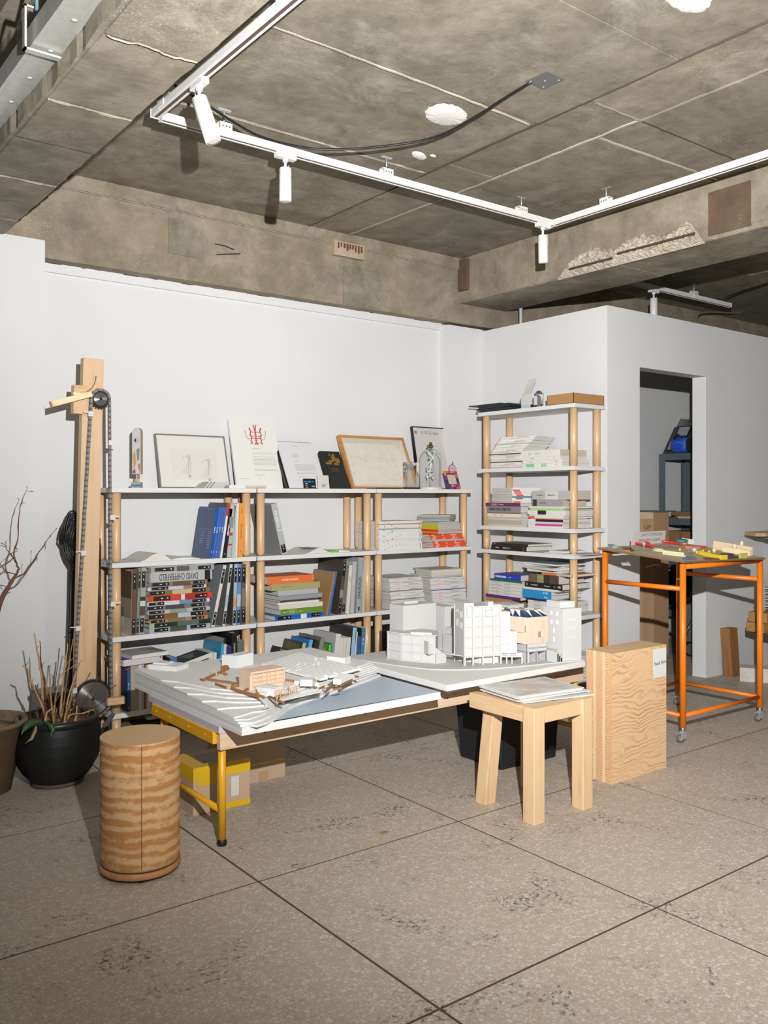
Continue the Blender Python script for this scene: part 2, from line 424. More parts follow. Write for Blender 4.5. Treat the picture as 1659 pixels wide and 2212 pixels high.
for y0, w in ((2.93, .0045), (2.42, .003), (3.75, .0025)):
    vs = []; fs = []; n = 16
    for i in range(n+1):
        xx = LB0+.02+(LB1-LB0-.03)*i/n; yy = y0+.006*math.sin(i*.7)+random.uniform(-.005, .005); ww = w*random.uniform(.5, 1.3)
        vs += [(xx, yy-ww, LZ-.004), (xx, yy, LZ-.008), (xx, yy+ww, LZ-.004)]
    for i in range(n): o = 3*i; fs += [(o, o+3, o+4, o+1), (o+1, o+4, o+5, o+2)]
    MB().add(vs, fs, CONC).build('mortar_ridge', lb)
MB().box(LB1, 1.357, 4.60, YW, 2.555, ZC, CONC_D).build('column_head', lb)
# right beam with the chipped strip and exposed bars
RX0, RX1, RZ = 4.184, 4.635, 2.606
rb = ragged_beam(RX0, RX1, -1.2, 4.6, RZ, ZC+.01, CONC_D, .003, .003).build('beam', ce)
for y0, y1, dz in ((-1.2, 2.35, .004), (2.35, 3.25, .002), (3.25, 3.95, .005), (3.95, 4.59, .002)):
    MB().box(RX0+.006, RX1-.006, y0+.002, y1-.002, RZ-dz, RZ+.004, CONC).build('panel', rb)
RUSTC = M_concrete('#4d4032', '#5d4b39', '#6b5743', stain='#362d24', bright='#84603e', tint=False, name='rusty_concrete')
MB().box(RX0-.006, RX0, 2.42, 2.66, RZ+.02, 2.855, RUSTC).build('patch_panel', rb)
MB().prism([(1.6, RZ+.03), (2.42, RZ+.03), (2.50, 2.72), (2.56, 2.86), (1.6, 2.86)], 0, .005, CONC, Matrix(((0, 0, -1, RX0), (1, 0, 0, 0), (0, 1, 0, 0), (0, 0, 0, 1)))).build('patch_panel', rb)
CHIP = M_concrete('#9d9382', '#aca291', '#bbb2a2', stain='#8f7f68', bright='#cdc7bb', tint=False, name='broken_concrete')
nu, nv = 90, 12; vs = []; fs = []
for i in range(nu+1):
    y = 2.68 + (3.70-2.68)*i/nu; e = min(1, i/8, (nu-i)/10)
    top = RZ - .008 + (.045*e + .085*e*(.8+.25*math.sin(i*.21)) + random.uniform(-.010, .014)*e)
    for j in range(nv+1):
        z = RZ-.012 + (top-RZ+.012)*j/nv; ed = min(j, nv-j)/2
        vs.append((RX0 - .004 - (random.uniform(.004, .034)*min(1, ed)*e if 0 < j < nv else 0), y, z))
for i in range(nu):
    for j in range(nv): o = i*(nv+1)+j; fs.append((o, o+1, o+nv+2, o+nv+1))
MB().add(vs, fs, CHIP).build('broken_concrete', rb)
REB = plain('#5b4c42', .9, .3)
for a, b, z in ((2.72, 3.22, RZ+.045), (3.26, 3.58, RZ+.028)):
    n = int((b-a)/.008); MB().tube([(RX0-.036, a+(b-a)*i/n, z) for i in range(n+1)], [.0075 if i % 2 else .0058 for i in range(n+1)], REB, 7).build('reinforcing_bar', rb)
mb = MB(); mb.box(RX0-.03, RX0, 4.50, 4.585, RZ+.08, 2.90, RUSTC); mb.build('patch_panel', rb)
for pts in (((2.30, 4.597, 2.70), (2.36, 4.585, 2.695), (2.42, 4.592, 2.685)), ((2.31, 4.597, 2.64), (2.38, 4.584, 2.652), (2.46, 4.592, 2.668))):
    MB().tube(pts, .0028, plain('#3d3127', .9), 6).build('tie_wire', b1)
# ================================================================== SHELVING
SZ = (1.304, .921, .545, .155)             # tops of the low shelves
TH = .025
def post_mesh(mb, x, y, z0, z1, rounded, r=.0235):
    if rounded: mb.lathe([(.004, z0), (.013, z0+.003), (.019, z0+.009), (r, z0+.022), (r, z1)], ASH, 16, (x, y, 0))
    else: mb.lathe([(r, z0), (r, z1)], ASH, 16, (x, y, 0))
    return mb
def shelf_unit(label, loc, rotz, L, D, tops, rounded, inset=.042, skew=0):
    t = thing('shelving_unit', label, 'shelf', loc, (0, 0, rotz), 'white shelving units on ash posts')
    for k, z in enumerate(tops):
        MB().box(.002, L-.002, 0, D, z-TH, z, SHELF).build('shelf_board', t, bevel=.0015)
    lv = list(tops) + [0]
    for i in range(len(lv)-1):
        z1 = lv[i]-TH; z0 = lv[i+1]
        for px in (inset, L-inset):
            for py in (inset, D-inset):
                post_mesh(MB(), px, py, z0, z1, i in rounded).build('post', t)
    return t
FY = 4.388
U1 = shelf_unit('white shelving unit nearest the timber post, with the stack of black-labelled monographs', (1.620, FY, 0), 0, .832, .30, SZ, (0,))
U2 = shelf_unit('middle white shelving unit, holding the orange and green horizontal book stack', (2.460, FY, 0), 0, .836, .30, SZ, (0,))
U3 = shelf_unit('white shelving unit at the corner end of the long wall, holding the white magazine stacks', (3.300, FY, 0), 0, .806, .30, SZ, (0,))
CXF, CYN, CL = 4.122, 3.515, .835           # corner unit: front plane x, near end y, length
CZ = (1.819, 1.441, 1.062, .905, .537, .155)
U4 = shelf_unit('tall six-board white shelving unit against the enclosure wall beside the doorway', (CXF, CYN+CL, 0), -math.pi/2, CL, .30, CZ, (2,), .042)
# ================================================================== LOW TABLE
YEL = plain('#e8a91d', .38, 0, 0)
PLY = wood('#e2c3a6', '#d2ab88', 0, .55, .8, .5)
tt = thing('low_table', 'low work table with yellow steel legs and pale timber rails under the white models', 'table', (1.479, 2.90, 0))
ap = MB().box(-.038, -.020, -.003, .55, .372, .416, YEL).build('apron', tt, 'yellow steel end plate', .002)
for yy in (.06, .2, .37, .50): MB().lathe([(.004, 0), (.004, .003)], YEL, 8, T=Matrix.Translation((-.038, yy, .395)) @ Matrix.Rotation(R(-90), 4, 'Y')).build('screw', ap)
MB().box(1.94, 1.958, -.003, .55, .372, .416, YEL).build('apron', tt, 'yellow steel end plate', .002)
for lx, ly in ((0, 0), (0, .51), (1.925, 0), (1.925, .51)):
    g = MB().tube([(lx, ly, .022), (lx, ly, .40)], .0145, YEL, 14).build('leg', tt)
    MB().lathe([(.012, 0), (.0175, .003), (.0175, .018), (.014, .024)], BLACK, 14, (lx, ly, 0)).build('foot_cap', g, 'black rubber foot')
for lx in (0, 1.925): MB().tube([(lx, 0, .125), (lx, .51, .125)], .0115, YEL, 12).build('stretcher', tt)
for yy in (-.030, .552):
    r_ = MB().box(-.022, 1.955, yy, yy+.027, .352, .416, PLY).build('rail', tt, 'pale timber rail', .002)
    for xx in (.16, .62, 1.06, 1.5, 1.8): MB().lathe([(.0035, 0), (.0035, .002)], plain('#3a332c', .6), 8, T=Matrix.Translation((xx, yy+.0005, .39)) @ Matrix.Rotation(R(90), 4, 'X')).build('screw', r_)
MB().box(-.03, 1.955, -.035, .60, .416, .440, plain('#c6c2c8', .4, 0, 0)).build('tabletop', tt, 'grey translucent board')
# ================================================================== STOOL
st = thing('stool', 'square four-legged beech stool with a leaning left leg, in front of the table', 'stool', (2.511, 2.339, 0))
SH = .447
def leg4(x0, y0, w, lx=0, ly=0):
    mb = MB(); h = SH
    vs = [(x0, y0, 0), (x0+w, y0, 0), (x0+w, y0+w, 0), (x0, y0+w, 0)]
    vs += [(x+lx, y+ly, h) for x, y, z in vs]
    return mb.add(vs, [(3, 2, 1, 0), (4, 5, 6, 7), (0, 1, 5, 4), (1, 2, 6, 5), (2, 3, 7, 6), (3, 0, 4, 7)], BEECH)
leg4(0, 0, .060).build('leg', st, bevel=.003)
leg4(.005, .275, .060, .055, .0).build('leg', st, 'leg splayed outward at the foot', bevel=.003)
leg4(.278, -.006, .060).build('leg', st, bevel=.003)
leg4(.283, .285, .060).build('leg', st, bevel=.003)
BEX = wood('#dfbf96', '#d3ab80', 0, .45, .9, .6); BEY = wood('#dfbf96', '#d3ab80', 1, .45, .9, .6)
MB().box(.058, .29, .004, .050, SH-.062, SH-.001, BEX).build('apron', st, bevel=.002)
MB().box(.06, .335, .292, .338, SH-.062, SH-.001, BEX).build('apron', st, bevel=.002)
MB().box(.008, .052, .058, .372, SH-.062, SH-.001, BEY).build('apron', st, bevel=.002)
MB().box(.284, .332, .050, .292, SH-.062, SH-.001, BEY).build('apron', st, bevel=.002)
MB().box(.052, .284, .05, .292, SH-.03, SH-.003, BEX).build('seat', st)
for i, (dx, dy, rz, n) in enumerate(((.035, .02, -12, 0), (.018, .035, -7, 1), (.04, .03, -9, 2), (.022, .05, -8, 3), (.03, .045, -7.5, 4))):
    s_ = MB().box(0, .345, 0, .25, 0, .0045, plain('#dddad6', .35, 0, 0) if i < 4 else plain('#d5d1cb', .3, 0, 0))
    o = s_.build('printed_sheets', None); o.location = (2.515+dx, 2.43+dy-.02, SH+.0002+.0047*i); o.rotation_euler = (0, 0, R(rz))
    if i == 4:
        t = NT('printed_drawing'); v = t.coord((1, 1, 1)); f = t.noise(v, 9, 5, .6); g = t.noise(t.coord((3, 16, 1)), 4, 5, .7)
        c = t.ramp(f, [(.3, '#8d8984'), (.5, '#b9b4ad'), (.7, '#d8d4ce')]); c = t.mix(t.ramp(g, [(.5, '#000000'), (.62, '#b0b0b0')]), c, '#77736c'); t.col(c); t.rough(.3)
        MB().box(.01, .335, .012, .238, .0045, .0049, t.m).build('print', o)
        MB().box(.12, .20, .07, .18, .0049, .0053, plain('#cbb9a2', .3)).build('print', o, 'beige panel of the print')
    tag(o, ['bottom sheet pack of the loose stack on the stool', 'second sheet pack from the bottom on the stool', 'middle sheet pack of the stack on the stool', 'sheet pack just under the printed drawing on the stool', 'topmost sheet pack on the stool, showing a grey printed drawing'][i], 'papers', 'sheet packs on the stool')
# ================================================================== CROSS-LAMINATED TIMBER BLOCK
bk = thing('timber_block', 'upright laminated timber block with a white "back face" sticker, beside the stool', 'wood block', (3.143, 2.471, 0))
def M_endgrain():
    t = NT('end_grain'); w = t.n('TexWave'); w.wave_type = 'RINGS'; w.rings_direction = 'X'
    v = t.coord((1, 1, 1)); mp = t.n('VectorMath'); mp.operation = 'MODULO'
    a = t.n('VectorMath'); a.operation = 'ADD'; t.l(v, a.inputs[0]); a.inputs[1].default_value = (0, 5.012, 5.02)
    t.l(a.outputs[0], mp.inputs[0]); mp.inputs[1].default_value = (1, .2, .145)
    b = t.n('VectorMath'); b.operation = 'SUBTRACT'; t.l(mp.outputs[0], b.inputs[0]); b.inputs[1].default_value = (0, .045, .07)
    t.l(b.outputs[0], w.inputs['Vector']); w.inputs['Scale'].default_value = 45; w.inputs['Distortion'].default_value = 1.2; w.inputs['Detail Scale'].default_value = 3
    t.col(t.ramp(w.outputs['Fac'], [(.2, '#d3b08a'), (.55, '#c79f76'), (.9, '#aa7649')])); t.rough(.6); return t.m
def M_fir():
    t = NT('fir_face'); v = t.coord((1, 1, 1))
    big = t.noise(t.coord((1.7, 1, 4.2)), 1.9, 2, .5); sm_ = t.noise(t.coord((5, 1, 9)), 2.2, 3, .6)
    sx = t.n('SeparateXYZ'); t.l(v, sx.inputs[0])
    vo = t.n('TexVoronoi'); vo.inputs['Scale'].default_value = 7.5; t.l(t.coord((1.25, .01, 1.0)), vo.inputs['Vector'])
    sel = t.n('SeparateColor'); t.l(vo.outputs['Color'], sel.inputs[0])
    kn = t.math('MULTIPLY', t.math('GREATER_THAN', sel.outputs[0], .55), t.math('MAXIMUM', t.math('SUBTRACT', .34, vo.outputs['Distance']), 0))
    ph = t.math('ADD', t.math('MULTIPLY', sx.outputs[2], 290), t.math('ADD', t.math('MULTIPLY', big, 55), t.math('ADD', t.math('MULTIPLY', sm_, 9), t.math('MULTIPLY', kn, 50))))
    w = t.math('ADD', t.math('MULTIPLY', t.math('SINE', ph, 0), .5), .5)
    st_ = t.ramp(t.noise(t.coord((1, 1, 3)), 3, 2), [(.35, '#404040'), (.65, '#ffffff')])
    c = t.mix(t.math('MULTIPLY', t.ramp(w, [(.55, '#000000'), (.95, '#d8d8d8')]), st_), '#d2ae88', '#a06b40')
    c = t.mix(t.ramp(kn, [(.20, '#000000'), (.30, '#d0d0d0')]), c, '#8a5128')
    t.col(c); t.rough(.55); return t.m
EG, FIR = M_endgrain(), M_fir()
LONG = wood('#e6cba5', '#cf9f6c', 2, .55, 1.4, 1.0)
BH, BW = .573, .398
y = 0
for dy, m in ((.036, 'f'), (.008, 'l'), (.007, 'l'), (.036, 'e'), (.008, 'l'), (.007, 'l'), (.038, 'e')):
    mb = MB().box(0, BW, y+.0002, y+dy-.0002, 0, BH, LONG if m == 'l' else EG)
    if m == 'f':
        mb = MB(); mb.box(0, BW, y, y+dy-.0002, 0, BH, EG)
        mb.mats.append(FIR); mb.mi[2] = 1; mb.mats.append(wood('#dfbd92', '#c9965f', 0, .55, .9, 1.0)); mb.mi[1] = 2
    else:
        mb.mats.append(wood('#dfbd92', '#c9965f', 0, .55, .9, 1.0)); mb.mi[1] = len(mb.mats)-1
    mb.build('lamella', bk); y += dy
stk = MB().box(.300, .396, -.0012, -.0002, .428, .560, plain('#e4e3e1', .5, 0, 0)).build('sticker', bk, 'white paper sticker')
lettering(stk, 'back face', .0235, (.350, -.0013, .494), (R(90), R(-3), 0), plain('#2a2a2a', .6, 0, 0))
# ================================================================== FIBREBOARD DRUM
dr = thing('drum_stool', 'round fibreboard drum with brown horizontal bands, at front left', 'stool', (1.166, 2.885, 0))
def M_drum():
    t = NT('turned_fibreboard'); v = t.coord()
    g = t.noise(v, 230, 3, .6); lo = t.noise(t.coord((9, 9, 4)), 1.2, 3, .6); mid = t.noise(v, 45, 4, .7)
    sx = t.n('SeparateXYZ'); t.l(v, sx.inputs[0])
    ph = t.math('ADD', t.math('MULTIPLY', sx.outputs[2], 178), t.math('MULTIPLY', lo, 7))
    band = t.math('ADD', t.math('MULTIPLY', t.math('SINE', ph, 0), .26), t.math('ADD', t.math('MULTIPLY', mid, 1.3), t.math('MULTIPLY', t.noise(t.coord((4, 4, 26)), 1.5, 3), 2.2)))
    c = t.mix(t.ramp(band, [(.0, '#000000'), (1.0, '#ffffff')]), '#cda673', '#cda673')
    f = t.math('SUBTRACT', band, 1.50)
    c = t.mix(t.ramp(f, [(.06, '#000000'), (.46, '#f0f0f0')]), '#c39c71', '#a56c34')
    c = t.mix(t.ramp(g, [(.5, '#000000'), (.75, '#909090')]), c, '#c9ab82')
    t.col(c); t.rough(.85); t.bump(g, .2, .002); return t.m
DM = M_drum(); prof = []
z = .042
while z < .452:
    prof.append((.131+random.uniform(-.0012, .0012), z)); z += .011
prof.append((.1315, .456))
n = 72; body = MB().lathe(prof, DM, n); body.build('body', dr)
MB().lathe([(.1312, .4561), (.1312, .4566)], MDF, 72).build('top_disc', dr)
MB().lathe([(.128, .036), (.129, .042)], plain('#5e4430', .8), 60).build('shadow_gap', dr, 'dark groove above the plinth')
MB().lathe([(.130, .014), (.1335, .018), (.1335, .034), (.129, .036)], wood('#c98f5e', '#9d6538', 0, .6, .6, .8), 60).build('plinth', dr, 'layered plywood plinth')
a = math.atan2(-2.885, -1.166)+.03
MB().box(-.0012, .0012, -.1335, -.129, .05, .453, plain('#8a6238', .9)).build('seam_strip', dr, 'vertical joint line').rotation_euler = (0, 0, a+math.pi/2)
for k in range(3):
    b = a + 2*math.pi*k/3; MB().lathe([(.014, 0), (.016, .003), (.014, .015)], BLACK, 12, (.10*math.cos(b), .10*math.sin(b), 0)).build('foot', dr)
# ================================================================== ORANGE STANDING TABLE WITH PINBALL BOARD
ORG = plain('#ee7d14', .4, 0, 0)
ot = thing('standing_table', 'tall orange steel-tube table on casters in front of the doorway', 'table', (3.975, 2.675, 0))
TX, TY = .715, .495
TS = .102                                   # slope of the top
def ztop(y): return .913 + TS*y
LEGS = ((0, 0), (TX, -.012), (0, TY), (TX-.02, TY))
for lx, ly in LEGS:
    g = MB().tube([(lx, ly, .075), (lx, ly, ztop(ly))], .0165, ORG, 16).build('leg', ot)
    ca = MB()
    ca.lathe([(.007, .052), (.007, .078)], STEEL, 8, (lx, ly, 0)); ca.box(lx-.012, lx+.012, ly-.011, ly+.011, .046, .056, STEEL)
    ca.box(lx-.030, lx+.008, ly-.0135, ly-.010, .018, .050, STEEL); ca.box(lx-.030, lx+.008, ly+.010, ly+.0135, .018, .050, STEEL)
    c = ca.build('caster', g, 'chrome caster fork')
    w = MB(); T = Matrix.Translation((lx-.022, ly, .0215)) @ Matrix.Rotation(R(90), 4, 'X')
    w.lathe([(.010, -.009), (.0205, -.008), (.0215, 0), (.0205, .008), (.010, .009)], plain('#6e6d6b', .6), 18, T=T); w.build('wheel', ot, 'grey rubber wheel')
    w = MB(); w.lathe([(.012, -.0095), (.012, .0095)], plain('#d8d8d8', .3, .6), 14, T=T); w.build('wheel_hub', ot)
def bar(a, b, z0, z1, r=.0125): MB().tube([(LEGS[a][0], LEGS[a][1], z0), (LEGS[b][0], LEGS[b][1], z1)], r, ORG, 14).build('rail', ot)
bar(0, 1, .898, .898, .013); bar(2, 3, .948, .948, .013)
bar(0, 2, .785, .785); bar(1, 3, .795, .795)
for a_, b_ in ((0, 1), (1, 3), (3, 2), (2, 0)): bar(a_, b_, .134, .134, .011)
pb = thing('pinball_board', 'home-made fibreboard pinball machine top lying on the orange table', 'game board', (3.945, 2.640, .917+TS*(-.035)+.001), (math.atan(TS), 0, 0))
MB2 = plain('#7b6049', .8); MTOP = plain('#d2bb98', .8, 0, .06)
out4 = [(.033, .030), (.700, -.035), (.752, .545), (-.050, .520)]; hol4 = [(-.001, .371), (.062, .355), (.195, .492), (.121, .497)]
vs = [(x, y, z) for z in (0, .010) for x, y in out4+hol4]; mdfb = MB()
mdfb.add(vs, [(i, 4+i, 4+(i+1) % 4, (i+1) % 4) for i in range(4)]+[((i+1) % 4, 8+(i+1) % 4, 8+i, i)[::-1] for i in range(4)]+[(4+i, 12+i, 12+(i+1) % 4, 4+(i+1) % 4) for i in range(4)], MB2)
mdfb.add(vs, [(8+i, 8+(i+1) % 4, 12+(i+1) % 4, 12+i) for i in range(4)], MTOP); mdfb.build('board', pb)
RED = plain('#d8341f', .35, 0, 0); ORP = plain('#e2673a', .4, 0, 0); YLW = plain('#e2cb2d', .4, 0, 0); GRN = plain('#c2d0a2', .6); TEAL = plain('#4d7480', .6); GRY = plain('#8f9294', .5)
def strip2(nm, a, b, w, z0, z1, m, lab=None):
    a, b = Vector(a), Vector(b); d = (b-a).normalized(); n = Vector((-d.y, d.x))*w*.5
    return MB().prism([tuple(a-n), tuple(b-n), tuple(b+n), tuple(a+n)], z0, z1, m).build(nm, pb, lab)
def arc(P, r, m, nm, lab, z):
    Q = []; P = [Vector(p) for p in P]; E = [P[0]*2-P[1]]+P+[P[-1]*2-P[-2]]
    for i in range(1, len(E)-2):
        for k in range(6):
            u = k/6; a, b, c, d = E[i-1], E[i], E[i+1], E[i+2]; Q.append(.5*((2*b)+(c-a)*u+(2*a-5*b+4*c-d)*u*u+(3*b-a-3*c+d)*u**3))
    Q.append(P[-1]); MB().tube([(q.x, q.y, z) for q in Q], r, m, 8).build(nm, pb, lab)
strip2('wedge', (.045, .478), (.075, .535), .028, .010, .024, plain('#8fa5a8', .5), 'grey-blue wedge')
strip2('guide_line', (.012, .435), (.20, .337), .010, .010, .0112, plain('#5d7584', .6), 'blue painted line')
arc(((.385, .500), (.40, .534), (.455, .562), (.509, .565), (.56, .55), (.592, .50), (.590, .42)), .0075, RED, 'curved_guide', 'red curved guide', .021)
arc(((.300, .545), (.300, .47), (.277, .385)), .0075, RED, 'curved_guide', 'red straight guide', .021)
MB().prism([(.628, .424), (.687, .319), (.585, .300), (.528, .358)], .010, .022, ORP).build('ramp', pb, 'orange ramp')
def disc(nm, c, r, z0, z1, m, lab=None): MB().lathe([(r*.96, z0), (r, z0+.002), (r, z1-.001), (r*.95, z1)], m, 20, (c[0], c[1], 0)).build(nm, pb, lab)
disc('bumper', (.229, .325), .036, .010, .019, GRN, 'green bumper'); disc('bumper', (.229, .325), .027, .019, .026, plain('#e0cba8', .6), 'timber bumper')
strip2('block', (.150, .240), (.200, .132), .036, .010, .018, GRN, 'green strip'); strip2('block', (.154, .249), (.196, .142), .022, .018, .031, wood('#e2c9a0', '#d2b184', 1, .6), 'timber strip')
disc('disc', (.70, .500), .036, .010, .018, plain('#d6b884', .6)); disc('roll', (.70, .500), .035, .018, .036, TEAL, 'blue tape roll')
disc('steel_cup', (.454, .250), .019, .010, .030, STEEL, 'small steel cup')
MB().lathe([(.006, .010), (.006, .03), (.010, .032), (.010, .044), (.004, .048)], STEEL, 12, (.202, .404, 0)).build('plunger', pb, 'steel peg')
for x_, y_ in ((.377, .291), (.385, .188), (.481, .213), (.486, .178)): MB().lathe([(.006, .01), (.007, .022), (.003, .026)], YLW, 10, (x_, y_, 0)).build('peg', pb, 'yellow peg')
for x_, y_ in ((.354, .366), (.444, .361), (.548, .371), (.556, .305), (.338, .200), (.40, .24)):
    MB().box(x_-.018, x_+.018, y_-.012, y_+.012, .010, .013, THIN).build('clear_bracket', pb)
    MB().box(x_-.015, x_-.011, y_-.01, y_+.01, .013, .030, THIN).build('clear_post', pb); MB().box(x_+.011, x_+.015, y_-.01, y_+.01, .013, .030, THIN).build('clear_post', pb)
WD = wood('#e8d4b2', '#d9bd92', 1, .5, .8, .5)
strip2('side_rail', (.700, .285), (.690, .040), .016, .010, .058, WD, 'pale timber side rail'); strip2('side_rail', (.660, .200), (.655, .030), .013, .010, .040, WD, 'pale timber inner rail')
for x_, y_, z_ in ((.540, .181, .024), (.657, .130, .050), (.695, .110, .068)): MB().sphere((x_, y_, z_), .0115, WD, 10, sq=(1, 1, 1.35)).build('knob', pb)
strip2('flipper', (.383, .172), (.332, .020), .012, .010, .030, YLW, 'yellow flipper'); strip2('flap', (.320, .004), (.366, -.004), .010, .010, .034, YLW, 'yellow flap'); strip2('flap', (.500, .002), (.560, -.004), .010, .010, .036, plain('#c6c65a', .5), 'olive flap')
MB().prism([(.204, .014), (.310, .003), (.30, .05), (.235, .055)], .010, .016, plain('#8c4a33', .5)).build('ramp', pb, 'brown ramp')
strip2('gate', (.43, .06), (.50, .05), .03, .010, .028, plain('#3a3f58', .5), 'dark blue gate'); strip2('gate', (.40, .02), (.48, .01), .03, .010, .022, plain('#5b3a30', .5), 'dark brown gate')
MB().prism([(.045, .040), (.150, .030), (.265, .123), (.20, .150), (.099, .091)], .010, .0112, GRY).build('plate', pb, 'grey plate')
MB().prism([(.735, .49), (.752, .45), (.745, .53)], .010, .04, plain('#c8c9c6', .4)).build('paper_scrap', pb)
strip2('acrylic_sheet', (.28, .47), (.52, .43), .13, .010, .0125, THIN)
sg = MB().box(0, .335, 0, .003, .010, .085, plain('#d9d4d2', .3)).build('sign', pb, 'frosted sheet with reversed lettering'); sg.location = (.262, .532, 0); sg.rotation_euler = (0, 0, R(2))
DK = plain('#7f7a78', .6, 0, 0)
lettering(sg, 'ARCHITECTURAL', .0245, (.19, -.0006, .066), (R(90), 0, 0), DK, mirror=True, sx=1.15)
lettering(sg, 'PINBALL MACHINE', .0245, (.175, -.0006, .034), (R(90), 0, 0), DK, mirror=True, sx=1.05)
# ================================================================== TRACK LIGHTING
LW = plain('#eceae6', .4, 0, 0); DSLOT = plain('#5e4a46', .6)
TZ = 2.795
def track(name, label, a, b, brackets):
    a, b = Vector(a), Vector(b); d = (b-a); L = d.length; ang = math.atan2(d.y, d.x)
    t = thing('lighting_track', label, 'light track', (a.x, a.y, TZ), (0, 0, ang))
    MB().box(0, L, -.0175, .0175, .004, .032, LW).box(0, L, -.0175, -.008, 0, .004, LW).box(0, L, .008, .0175, 0, .004, LW).build('rail', t, bevel=.001)
    MB().box(.004, L-.004, -.008, .008, .0025, .0042, DSLOT).build('slot', t, 'dark conductor slot')
    for q in (0, L): MB().box(q-.003, q+.003, -.019, .019, -.001, .034, LW).build('end_cap', t)
    for s in brackets:
        k = MB().box(s-.028, s+.028, -.021, -.0178, .008, .062, LW).box(s-.028, s+.028, .0178, .021, .008, .062, LW).box(s-.028, s+.028, -.021, .021, .059, .062, LW).build('bracket', t)
        for q in (-.016, 0, .016): MB().box(s+q-.003, s+q+.003, -.0216, -.0209, .038, .046, plain('#4b4a48')).build('slot_hole', k)
        MB().tube([(s, 0, .06), (s, 0, ZC-TZ)], .004, STEEL, 8).box(s-.03, s+.03, -.009, .009, ZC-TZ-.006, ZC-TZ, STEEL).build('hanger', t)
    return t
A = Vector((1.441, 3.412)); 
track('', 'white ceiling track running toward the viewer at upper left', (1.441, 3.415, 0), (1.445, 1.2, 0), (.10, 1.02))
track('', 'long white ceiling track parallel to the back wall', (1.470, 3.421, 0), (3.822, 3.421, 0), (.285, 1.16, 2.10))
track('', 'white ceiling track along the right concrete beam', (3.822, 3.440, 0), (3.815, 1.2, 0), (.40, 1.42))
def spot(label, x, y, along, tilt_dir, tilt, r=.0275, L=.15, fine=False):
    t = thing('spotlight', label, 'lamp', (x, y, TZ), (0, 0, along), 'white cylinder track lamps')
    MB().box(-.05, .05, -.016, .016, -.022, .002, LW).build('adapter', t, bevel=.002)
    MB().tube([(0, 0, -.02), (0, 0, -.034)], .013, LW, 12).tube([(0, 0, -.034), (0, 0, -.062)], .0065, LW, 10).build('stem', t)
    T = Matrix.Translation((0, 0, -.062)) @ Matrix.Rotation(tilt_dir, 4, 'Z') @ Matrix.Rotation(tilt, 4, 'Y')
    MB().lathe([(.02, -L), (r*.93, -L), (r, -L+.003), (r, -.004), (r-.004, 0), (.002, 0)], LW, 28, T=T).build('housing', t)
    MB().lathe([(r*.5, -L-.001), (r*.80, -L-.0005), (r*.80, -L+.001)], plain('#d8d6d0', .3), 20, T=T).build('lens', t, 'recessed lens')
    MB().box(-.0015, .0015, -r-.0012, -r+.001, -.06, .004, plain('#bdbab5'), T=T).build('cable_slot', t)
    return t
p = on_z(437, 178, TZ); spot('white spotlight on the upper left track, tilted to the right', 1.443, p.y, math.pi/2, math.pi+.65, R(-19), .030, .175)
p = on_z(600, 343, TZ); spot('white spotlight hanging straight down from the long track', p.x, 3.421, 0, 0, R(0))
p = on_z(1157, 489, TZ); spot('white spotlight at the right end of the long track, near the corner', p.x, 3.421, 0, .6, R(-7), .0275, .155)
# track and lamp beyond the right beam
t2 = track('', 'short track over the storage enclosure beyond the beam', (4.9, 4.02, 0), (6.62, 4.02, 0), (1.22,))
p = on_y(1412, 640, 4.02); spot('spotlight half hidden behind the enclosure wall top', p.x, 4.02, 0, 0, 0)
def cable(name, label, pts, r, m, cat='cable', n=6):
    P = []
    pts = [Vector(q) for q in pts]; q = [pts[0]*2-pts[1]] + pts + [pts[-1]*2-pts[-2]]
    for i in range(1, len(q)-2):
        for k in range(6):
            u = k/6; a, b, c, d = q[i-1], q[i], q[i+1], q[i+2]
            P.append(.5*((2*b)+(c-a)*u+(2*a-5*b+4*c-d)*u*u+(3*b-a-3*c+d)*u**3))
    P.append(pts[-1]); o = MB().tube(P, r, m, n).build(name); return tag(o, label, cat) if label else o
CBL = plain('#1b1c1d', .45, 0, 0)
cable('power_cable', 'black cable sagging across the ceiling from the track to the grey plate', [on_z(376, 184, 2.895), on_z(405, 200, 2.875), on_z(455, 232, 2.86), on_z(505, 264, 2.845), on_z(560, 294, 2.835), on_z(640, 316, 2.83), on_z(715, 323, 2.83), on_z(830, 316, 2.835), on_z(940, 296, 2.855), on_z(1030, 250, 2.875), on_z(1090, 212, 2.895), on_z(1148, 177, 2.908)], .0055, CBL)
def plate(label, px, py, s, rz):
    p = on_z(px, py, ZC); t = thing('cover_plate', label, 'plate', (p.x, p.y, ZC-.006), (0, 0, rz))
    MB().box(-s, s, -s, s, -.002, .006, plain('#8e8f8f', .45, .6)).build('plate', t, bevel=.001)
    for a, b in ((0, 0), (.7, .7), (-.7, .7), (.7, -.7)): MB().lathe([(.004, -.0035), (.004, -.002)], STEEL, 8, (a*s, b*s, 0)).build('screw', t)
plate('grey metal junction plate on the ceiling at the cable end', 1177, 170, .055, .05)
plate('small grey metal plate on the ceiling near the back beam', 972, 523, .05, 0)
tray = thing('cable_tray', 'galvanised steel cable tray under the ceiling at upper left', 'cable tray', (0, 0, 0))
q = on_z(215, 0, 2.62); q2 = on_z(137, 0, 2.62); tx1 = .5*(q.x+on_z(0, 290, 2.62).x); tx0 = .5*(q2.x+on_z(0, 195, 2.62).x)
TRM = M_steel('#c3c2bd', .34)
MB().box(tx0, tx1, -.6, 4.5, 2.62, 2.622, TRM).box(tx0-.002, tx0, -.6, 4.5, 2.62, 2.685, TRM).box(tx1, tx1+.002, -.6, 4.5, 2.62, 2.685, TRM).build('channel', tray)
